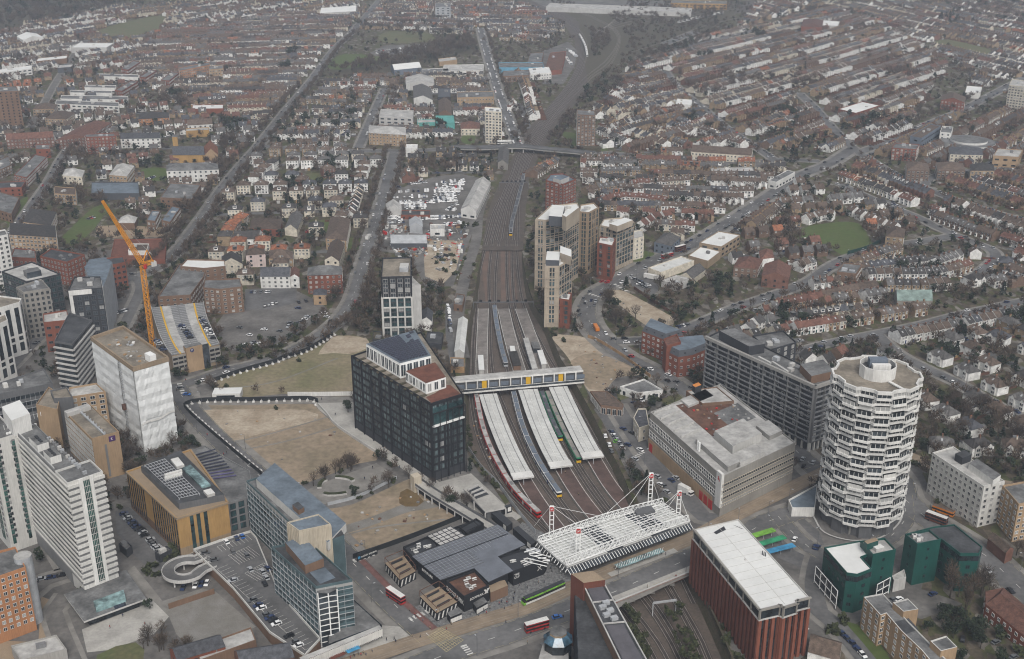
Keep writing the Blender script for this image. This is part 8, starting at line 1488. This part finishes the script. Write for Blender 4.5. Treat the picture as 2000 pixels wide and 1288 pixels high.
# VEHICLES, PEOPLE, LAMPS
def vehicle_mb(kind,paint):
 b=MB();g_=MB();L,Wd,H1,H2,c0,c1={'car':(4.3,1.78,.82,1.45,(-1.75,1.05),(-1.35,.35)),'van':(5.4,2.0,1.0,2.3,(-2.68,2.0),(-2.65,1.35))}[kind];w2=Wd/2
 pr=[(-L/2,.3),(L/2,.3),(L/2,.62),(L/2-.25,H1-.06),(c0[1],H1),(c0[0],H1),(-L/2,H1-.1)]
 for s in(-1,1):f=[(x,s*w2,z)for x,z in pr];b.face(f if s<0 else f[::-1],paint)
 for(x0,z0),(x1,z1)in zip(pr,pr[1:]+pr[:1]):b.face([(x0,-w2,z0),(x0,w2,z0),(x1,w2,z1),(x1,-w2,z1)],paint)
 k=w2-.14;b.face([(c1[0],-k,H2),(c1[1],-k,H2),(c1[1],k,H2),(c1[0],k,H2)],paint);lo=[(c0[0],-w2,H1),(c0[1],-w2,H1),(c0[1],w2,H1),(c0[0],w2,H1)];hi=[(c1[0],-k,H2),(c1[1],-k,H2),(c1[1],k,H2),(c1[0],k,H2)]
 for i in range(4):(b if kind=='van' and i!=1 else g_).face([lo[i],lo[(i+1)%4],hi[(i+1)%4],hi[i]],paint if kind=='van' and i!=1 else 'carglass')
 for x in(-L*.3,L*.3):
  for s in(-1,1):b.tube((x,s*(w2-.16),.32),(x,s*(w2+.02),.32),.32,.32,'black',8)
 return b,g_
VN={'c_white':'white','c_silver':'silver','c_black':'black','c_grey':'grey','c_navy':'dark blue','c_red':'red','c_blue':'bright blue','c_green':'lime green','c_orange':'orange','c_yellow':'yellow'}
_vm={};CARS=[]
PAL=['c_white']*5+['c_silver']*5+['c_black']*5+['c_grey']*4*2+['c_navy']*3+['c_red']
def car(x,y,an,place,z=.26,kind=None,paint=None):
 if seen(x,y,1,5):CARS.append((x,y,an,place,z,kind or 'car',paint or random.choice(PAL)))
def lot(place,p0,p1,n,fill=.8,z=.1,skew=90,vans=0.0,paints=None,jit=.15):
 A,B=Vector(P(*p0,z)),Vector(P(*p1,z));d=(B-A).normalized();a0=math.atan2(d.y,d.x)+R(skew)
 for i in range(n):
  if random.random()<fill:p=A.lerp(B,(i+.5)/n);car(p.x+random.gauss(0,jit),p.y+random.gauss(0,jit),a0+random.gauss(0,.03)+(math.pi if random.random()<.5 else 0),place,z,'van' if random.random()<vans else 'car',random.choice(paints)if paints else('c_white' if vans and random.random()<.6 else None))
def at(place,l,an,z=.26,paint=None,kind=None):
 for px,py in l:x,y=P(px,py,z);car(x,y,R(an)+random.gauss(0,.06),place,z,kind,paint)
dz=5.0
at('on the rooftop deck beside the slab',[(442,1060),(462,1053),(455,1079),(482,1086),(489,1114),(512,1118),(523,1112),(520,1130),(517,1142)],120,dz);at('on the rooftop deck beside the slab',[(402,1081),(419,1095)],20,dz)
lot('along the brick edge of the rooftop deck',(452,1133),(592,1272),24,.62,dz,80);at('in the far corner of the rooftop deck',[(473,1049)],120,dz,'c_blue')
lot('beside the yellow brick office',(240,1004),(312,1075),17,.7,.1,80);lot('under the striped tower',(70,1135),(150,1120),4,.8,.25,0);lot('below the spiral ramp',(352,1150),(410,1140),5,.7,.1,70)
lot('on the curved car park deck',(305,665),(322,690),7,.8,13,80,0,['c_silver','c_black','c_navy']);lot('on the curved car park deck',(388,615),(418,663),15,.9,13,75);lot('on the curved car park deck',(354,636),(373,662),9,.9,13,75)
at('scattered in the left car park',[(468,641),(516,645),(546,648),(566,632),(595,625),(600,620),(582,603),(633,613),(638,620),(495,670),(507,673),(515,671),(547,676),(487,656),(478,675),(490,674)],160);lot('in the left car park row',(560,640),(595,628),6,1,.1,30);lot('behind the brick flats',(488,572),(530,571),7,.8,.1,85);lot('behind the brick flats',(512,600),(560,588),6,.6,.1,70);lot('under the canopy near the brick flats',(582,592),(600,589),4,.9)
lot('near the tan hipped flats',(590,452),(625,458),5,.6);lot('near the tan hipped flats',(550,470),(556,490),4,.8,.1,0)
for i,(a,c,n)in enumerate([((796,361),(838,356),9),((860,362),(905,360),11),((858,372),(905,370),11),((862,384),(890,382),7),((850,395),(895,393),10),((780,398),(850,396),16),((755,428),(800,426),11),((805,429),(870,427),15),((790,405),(832,404),10),((872,410),(890,412),5),((880,440),(902,436),6),((870,425),(900,424),7),((880,402),(896,400),4),((756,436),(790,435),8),((866,439),(882,441),4)]):lot('in the crowded van yard',a,c,n,.88,.1,90,.45)
for j in range(7):lot('in the crowded van yard',(852-j*1.5,357+j*6.2),(908-j*1.5,355+j*6.2),13,.75,.1,90,.5)
for j in range(6):lot('in the left half of the van yard',(772-j*3,376+j*11),(838-j*2,374+j*11),14,.6,.1,90,.4)
for j in range(4):lot('in the lower van yard',(838+j*14,452),(832+j*15,500),7,.5,.1,20,.4)
lot('in the lower van yard',(905,470),(880,520),8,.6,.1,10,.4);lot('in the lower van yard',(850,505),(870,500),4,.8);lot('beside the track side lane',(875,600),(880,655),11,.8,.2,10,.7);lot('beside the track side lane',(906,448),(912,440),2,1,.2,0)
lot('in the station car park',(1192,842),(1217,878),9,1,.1,15);at('in the station car park',[(1205,864)],15,.1,'c_green');at('in the station car park',[(1182,853),(1190,870),(1194,882)],100);at('on the station approach',[(1217,839),(1234,847),(1226,870),(1240,898),(1250,880),(1295,950),(1311,940),(1320,935),(1283,932),(1290,948),(1302,962)],125);lot('beside the white pavilion',(1235,790),(1256,782),3,.8)
at('on the road beside the orange hoarding',[(1224,699),(1233,697),(1243,714),(1258,721),(1270,722),(1303,745),(1321,747),(1305,733)],130);at('on the bend by the beige towers',[(1131,598),(1130,608),(1131,617),(1144,592),(1155,588),(1152,600),(1143,593)],80);at('on the bend by the beige towers',[(1176,551),(1186,553)],40,.26,'c_red');lot('beside the trade units',(1236,545),(1268,560),9,.9,.1,60);lot('beside the trade units',(1242,553),(1265,565),6,.9,.1,60);lot('in the superstore car park',(1430,446),(1495,463),16,.8,.1,100);lot('under the blue canopy by the bare plot',(1322,640),(1345,634),5,1)
at('near the round tower',[(1588,905),(1570,912),(1568,898),(1763,977),(1552,1055),(1592,1070),(1597,1071),(1566,1004),(1880,1250)],60);at('on the bridge road',[(1088,1207)],25,.3,'c_blue');at('on the wide left street',[(365,772)],0,.26,'c_blue');at('beside the white roofed office',[(1563,1228),(1570,1232),(1822,1162),(1745,1173),(1755,1172)],30);lot('along the bottom right lane',(1640,1235),(1690,1285),5,1,.3,0);at('in the lot below the red terrace',[(1945,1256),(1980,1285)],30)
lot('along the far right depot',(1108,96),(1126,112),16,.9,.1,60,.4);lot('along the far right depot',(1104,110),(1118,130),16,.9,.1,60,.4);lot('in the far van park',(725,101),(832,92),26,.9,.1,90,.3);lot('in the far van park',(735,106),(800,100),20,.9,.1,90,.3);lot('left of the almshouses',(52,372),(60,340),12,.7,.1,40);lot('beside the blue hall',(285,352),(302,346),5,.9);lot('by the left cluster flats',(170,430),(185,425),3,.9);lot('between the left cluster offices',(218,616),(250,606),8,.8,.1,80);lot('between the left cluster offices',(50,690),(75,668),6,.7,.1,60)
def along(i,place,step,side,fill,pymax=1290):
 wd=ROADS[i][0]
 for p,d in resample(offset(RW[i],side*(wd/2-1.3)),step):
  if random.random()<fill and proj(p.x,p.y)[1]<pymax:car(p.x,p.y,math.atan2(d.y,d.x),place)
for i,pl in((0,'along the left main road'),(1,'along the curving road'),(8,'along the bus road'),(13,'along the curving side street'),(14,'along the long right row street'),(15,'along the hooked street'),(16,'along the semis street'),(17,'along the long far right street'),(18,'along the street below the right crossroads'),(19,'along the upper right road'),(2,'along the narrow street above the crossroads'),(5,'along the street left of the railway'),(21,'along the far left street'),(10,'on the road past the round tower')):
 for s in(-1,1):along(i,pl,7 if i not in(0,1,10)else 15,s,.34)
for s0,d,pl in STREETS:
 if random.random()<.55:n=Vector((-d.y,d.x));p=s0+n*random.choice((-2.3,2.3));car(p.x,p.y,math.atan2(d.y,d.x),'in '+pl)
CARS.sort(key=lambda c:c[0]**2+c[1]**2);fb_=MB();fb_.v=[]
def vm(k,pt):
 if(k,pt)not in _vm:b,g_=vehicle_mb(k,pt);_vm[(k,pt)]=(b,g_,b.mesh(k),g_.mesh('window'))
 return _vm[(k,pt)]
for x,y,an,place,z,k,pt in CARS[:290]:
 _,_,a,b=vm(k,pt);o=bpy.data.objects.new(k,a);COL.objects.link(o);o.location=(x,y,z);o.rotation_euler=(0,0,an);q=bpy.data.objects.new('window',b);COL.objects.link(q);q.parent=o;tag(o,None,k,f'vehicles {place}');LATE.append((o,f'{VN[pt]} {k} {place}',(x,y)))
for x,y,an,place,z,k,pt in CARS[290:]:
 for b in vm(k,pt)[:2]:
  i0=len(fb_.v);ca,sa=math.cos(an),math.sin(an);fb_.v+=[(x+p[0]*ca-p[1]*sa,y+p[0]*sa+p[1]*ca,z+p[2])for p in b.v]
  for f,m in zip(b.f,b.m):
   if b.mats[m]is not M['black']:fb_.f.append(tuple(i+i0 for i in f));fb_.m.append(fb_.mi(b.mats[m]))
o=fb_.obj('distant_parked_cars');o['kind']='stuff'
def big(lb,px,an,L,Hh,body,top,name='bus',band_=True,W_=2.55,z=.3):
 x,y=P(*px,z);o=thing(name,lb,name,(x,y,z));a=R(an);bx=lambda b,z0,z1,m,g=0,l=L,dx=0,t=None:b.box((x+math.cos(a)*dx,y+math.sin(a)*dx),l+g,W_+g,z+z0,z+z1,m,a,top=t)
 b=MB();bx(b,.4,Hh,body,t=top);part(b,'body',o)
 if band_:
  for z0 in((1.3,2.9)if Hh>4 else(1.3,)):b=MB();bx(b,z0,z0+.85,'carglass',.06);part(b,'window_band',o)
 else:b=MB();bx(b,.5,2.6,body,-.1,2.0,L/2+1.1);bx(b,1.5,2.3,'carglass',0,1.6,L/2+1.4);part(b,'cab',o)
 for dx in(-L*.32,L*.3):
  for s in(-1,1):b=MB();c=(x+math.cos(a)*dx-math.sin(a)*s*1.15,y+math.sin(a)*dx+math.cos(a)*s*1.15);b.tube((c[0],c[1],z+.5),(c[0]-math.sin(a)*s*.2,c[1]+math.cos(a)*s*.2,z+.5),.5,.5,'black',10);part(b,'wheel',o)
big('red double decker with white roof beside the black food hall huts',(773,1172),-46,10,4.2,'brightred','white');big('red double decker with white roof on the bridge road',(1048,1230),24,10,4.2,'brightred','white');big('red double decker with white roof beyond the round tower',(1828,1020),-42,10,4.2,'darkred','white');big('orange single decker parked beside the white right office',(1842,1003),-42,10,3,'c_orange','rt_brown');big('red bus with pale roof on the bend by the trade units',(1303,503),38,10.5,3.2,'brightred','rooflight');big('dark red double decker above the trade units',(1328,490),38,10,4.2,'darkred','white');big('long white bus crossing the far bridge',(985,281),8,14,3.4,'white','white',z=6)
big('white box lorry outside the sorting office',(1336,962),-50,6.5,3.6,'white','white','lorry',False);big('orange tipper lorry on the bend by the bare plot',(1165,645),100,6,2.6,'c_orange','c_orange','lorry',False);big('white box lorry on the curving road',(719,467),75,6,3.2,'white','rooflight','lorry',False);big('long white trailer beside the trade units',(1272,545),-30,11,3.4,'white','white','lorry',False)
def person_meshes(coat,legs,stride):
 bm=bmesh.new();V_={};js=dict(pel=(0,0,.95),che=(0,0,1.35),nec=(0,0,1.5),hea=(0,.02,1.62),top=(0,.01,1.76),ls=(-.2,0,1.42),le=(-.27,-.06*stride,1.15),lh=(-.26,.14*stride,.9),rs=(.2,0,1.42),re=(.27,.06,1.15),rh=(.26,-.12*stride,.9),lp=(-.1,0,.9),lk=(-.11,.16*stride,.5),lf=(-.11,.26*stride,.06),rp=(.1,0,.9),rk=(.11,-.05*stride,.5),rf=(.11,-.26*stride,.06),lt=(-.11,.26*stride+.16,.04),rt=(.11,-.26*stride+.16,.04))
 for k,p in js.items():V_[k]=bm.verts.new(p)
 for a,b in 'pel-che che-nec nec-hea hea-top che-ls ls-le le-lh che-rs rs-re re-rh pel-lp lp-lk lk-lf lf-lt pel-rp rp-rk rk-rf rf-rt'.replace('-',' ').split()and[e.split('-')for e in 'pel-che che-nec nec-hea hea-top che-ls ls-le le-lh che-rs rs-re re-rh pel-lp lp-lk lk-lf lf-lt pel-rp rp-rk rk-rf rf-rt'.split()]:bm.edges.new((V_[a],V_[b]))
 me=bpy.data.meshes.new('p');order=list(js);bm.to_mesh(me);bm.free();o=bpy.data.objects.new('p',me);COL.objects.link(o);sk=o.modifiers.new('s','SKIN');rad=dict(pel=.17,che=.19,nec=.065,hea=.11,top=.08,ls=.085,le=.06,lh=.045,rs=.085,re=.06,rh=.045,lp=.1,lk=.075,lf=.055,rp=.1,rk=.075,rf=.055,lt=.045,rt=.045)
 for i,k in enumerate(order):me.skin_vertices[0].data[i].radius=(rad[k],rad[k]);me.skin_vertices[0].data[i].use_root=k=='pel'
 o.modifiers.new('u','SUBSURF').levels=1;r=bpy.data.meshes.new_from_object(o.evaluated_get(bpy.context.evaluated_depsgraph_get()));bpy.data.objects.remove(o);r.materials.clear()
 for m in(coat,legs,'skin'):r.materials.append(M[m])
 for p in r.polygons:c=p.center;p.material_index=2 if c.z>1.5 or(abs(c.x)>.2 and c.z<.93)else 0 if c.z>.86 else 1
 h=MB()
 for i in range(8):
  for j in range(3):f=lambda i,j:(.125*math.cos(i*math.pi/4)*math.cos(j*.52),.0+.13*math.sin(i*math.pi/4)*math.cos(j*.52)-.02,1.68+.13*math.sin(j*.52));h.face([f(i,j),f(i+1,j),f(i+1,j+1),f(i,j+1)],'hair')
 return r,h.mesh('hair')
bpy.context.view_layer.update();PM=[(c,person_meshes(a,b,s))for a,b,s,c in(('cl_black','cl_navy',1,'black coat'),('cl_navy','cl_black',.7,'navy jacket'),('cl_grey','cl_black',1,'grey coat'),('cl_red','cl_navy',.8,'red jacket'),('cl_tan','cl_black',.5,'tan coat'))]
for pl,pts in(('on the sett paved plaza',[(945,1195),(957,1190),(975,1182),(980,1178),(990,1180),(1003,1172),(1005,1162),(935,1205),(950,1200),(1015,1146),(1052,1141),(1063,1140),(1076,1112),(1078,1118),(1066,1086),(1058,1070),(890,1215),(882,1222),(1030,1150),(872,1232),(920,1202),(1000,1185),(985,1192)]),('on the pavement by the pleated shop canopy',[(755,1252),(770,1250),(773,1256),(805,1245),(821,1247),(705,1282),(700,1280),(692,1284),(710,1278),(715,1282),(727,1275),(685,1288)]),('at the food hall road corner',[(810,1203),(826,1215),(840,1230),(800,1195),(812,1209),(786,1165)]),('under the station canopy',[(1150,1108),(1165,1101),(1180,1098),(1195,1092),(1210,1086),(1225,1080),(1240,1074),(1262,1066),(1280,1060),(1300,1052),(1320,1046)]),('on the bridge footway',[(1264,1150),(1320,1130),(1292,1084),(1300,1086)]),('on the pale plaza',[(655,812),(750,880),(752,878),(628,782),(780,915),(712,937),(728,916),(885,985)]),('on the left pavement by the hoarding',[(405,852),(437,890),(443,887),(475,905),(367,772),(345,765),(440,730),(363,745)]),('on the podium forecourt',[(290,1234),(215,1228),(240,1205),(283,1222),(75,1140)]),('in the school playground',[(200+random.random()*115,443+random.random()*18)for _ in range(30)]),('on the middle platform',[(1085,870),(1104,925),(1130,968),(1030,700),(1012,650)]),('on the south frame edge pavement',[(1105,1235),(1100,1208),(1030,1258),(988,1218)])):
 for px in pts:x,y=PR(*px,1.1)if 'middle platform' in pl else P(*px,.06);z=zr(y)+1.12 if 'middle platform' in pl else .36 if 'foot' in pl else .1;c,(a,b)=random.choice(PM);o=bpy.data.objects.new('person',a);COL.objects.link(o);o.location=(x,y,z);o.rotation_euler=(0,0,random.random()*6.28);q=bpy.data.objects.new('hair',b);COL.objects.link(q);q.parent=o;tag(o,None,'person','people '+pl);LATE.append((o,f'person in a {c} {pl}',(x,y)))
lp=MB();lp.tube((0,0,0),(0,0,9),.12,.08,'midgrey',6);la=MB();la.bar((0,0,8.9),(0,1.6,9.1),.1,'midgrey');la.box((0,1.6),.4,.9,9.0,9.2,'metal');lp_,la_=lp.mesh('pole'),la.mesh('lamp_head')
for i,pl,st in((6,'beside the wide left street',28),(7,'on the bridge road',26),(10,'on the road past the round tower',26),(11,'round the bus station',24),(8,'along the bus road',40),(9,'on the station approach',30),(1,'along the curving road',40),(13,'along the curving side street',40),(0,'along the left main road',60)):
 for k,(p,d)in enumerate(resample(RW[i],st)):
  if p.y<900 and seen(p.x,p.y,4,0):s=1 if k%2 else-1;n=Vector((-d.y,d.x))*s;q=p+n*(ROADS[i][0]/2+.8);o=thing('street_lamp',None,'street lamp',(q.x,q.y,.1),'street lamps '+pl);a=bpy.data.objects.new('pole',lp_);b=bpy.data.objects.new('lamp_head',la_);[COL.objects.link(c)for c in(a,b)];a.parent=b.parent=o;o.rotation_euler=(0,0,math.atan2(-n.y,-n.x)-math.pi/2);LATE.append((o,f'grey street lamp {pl}',(q.x,q.y)))
print('CARS',len(CARS))
# LABELS THAT TELL LOOK-ALIKES APART
ORD='first second third fourth fifth sixth seventh eighth ninth tenth eleventh twelfth thirteenth fourteenth fifteenth sixteenth seventeenth eighteenth nineteenth twentieth'.split()
def ordw(i):return ORD[i]if i<20 else(['twenty','thirty','forty','fifty','sixty','seventy','eighty','ninety'][(i+1)//10-2]+('' if(i+1)%10==0 else ' '+ORD[(i+1)%10-1]))
byl={}
for o,lb,xy in LATE:byl.setdefault(lb,[]).append((proj(xy[0],xy[1],2)[0],o))
for lb,l in byl.items():
 l.sort(key=lambda t:t[0])
 for i,(_,o)in enumerate(l):o['label']=lb if len(l)==1 else f'{lb}, {"leftmost" if i == 0 else "rightmost" if i == len(l)-1 else ordw(i)+" from left"}'
 # the air over the town
hz=MB();hz.box((0,2600),9000,5300,-7,CAMH+20,'white');ho=hz.obj('haze');ho['kind']='stuff'
hm=bpy.data.materials.new('haze_air');hm.use_nodes=True;t=hm.node_tree;t.nodes.remove(t.nodes["Principled BSDF"])
pv=t.nodes.new("ShaderNodeVolumePrincipled");pv.inputs['Color'].default_value=(.77,.86,1.0,1);pv.inputs['Density'].default_value=.00014;pv.inputs['Anisotropy'].default_value=.2
t.links.new(pv.outputs[0],t.nodes["Material Output"].inputs['Volume']);ho.data.materials.clear();ho.data.materials.append(hm)
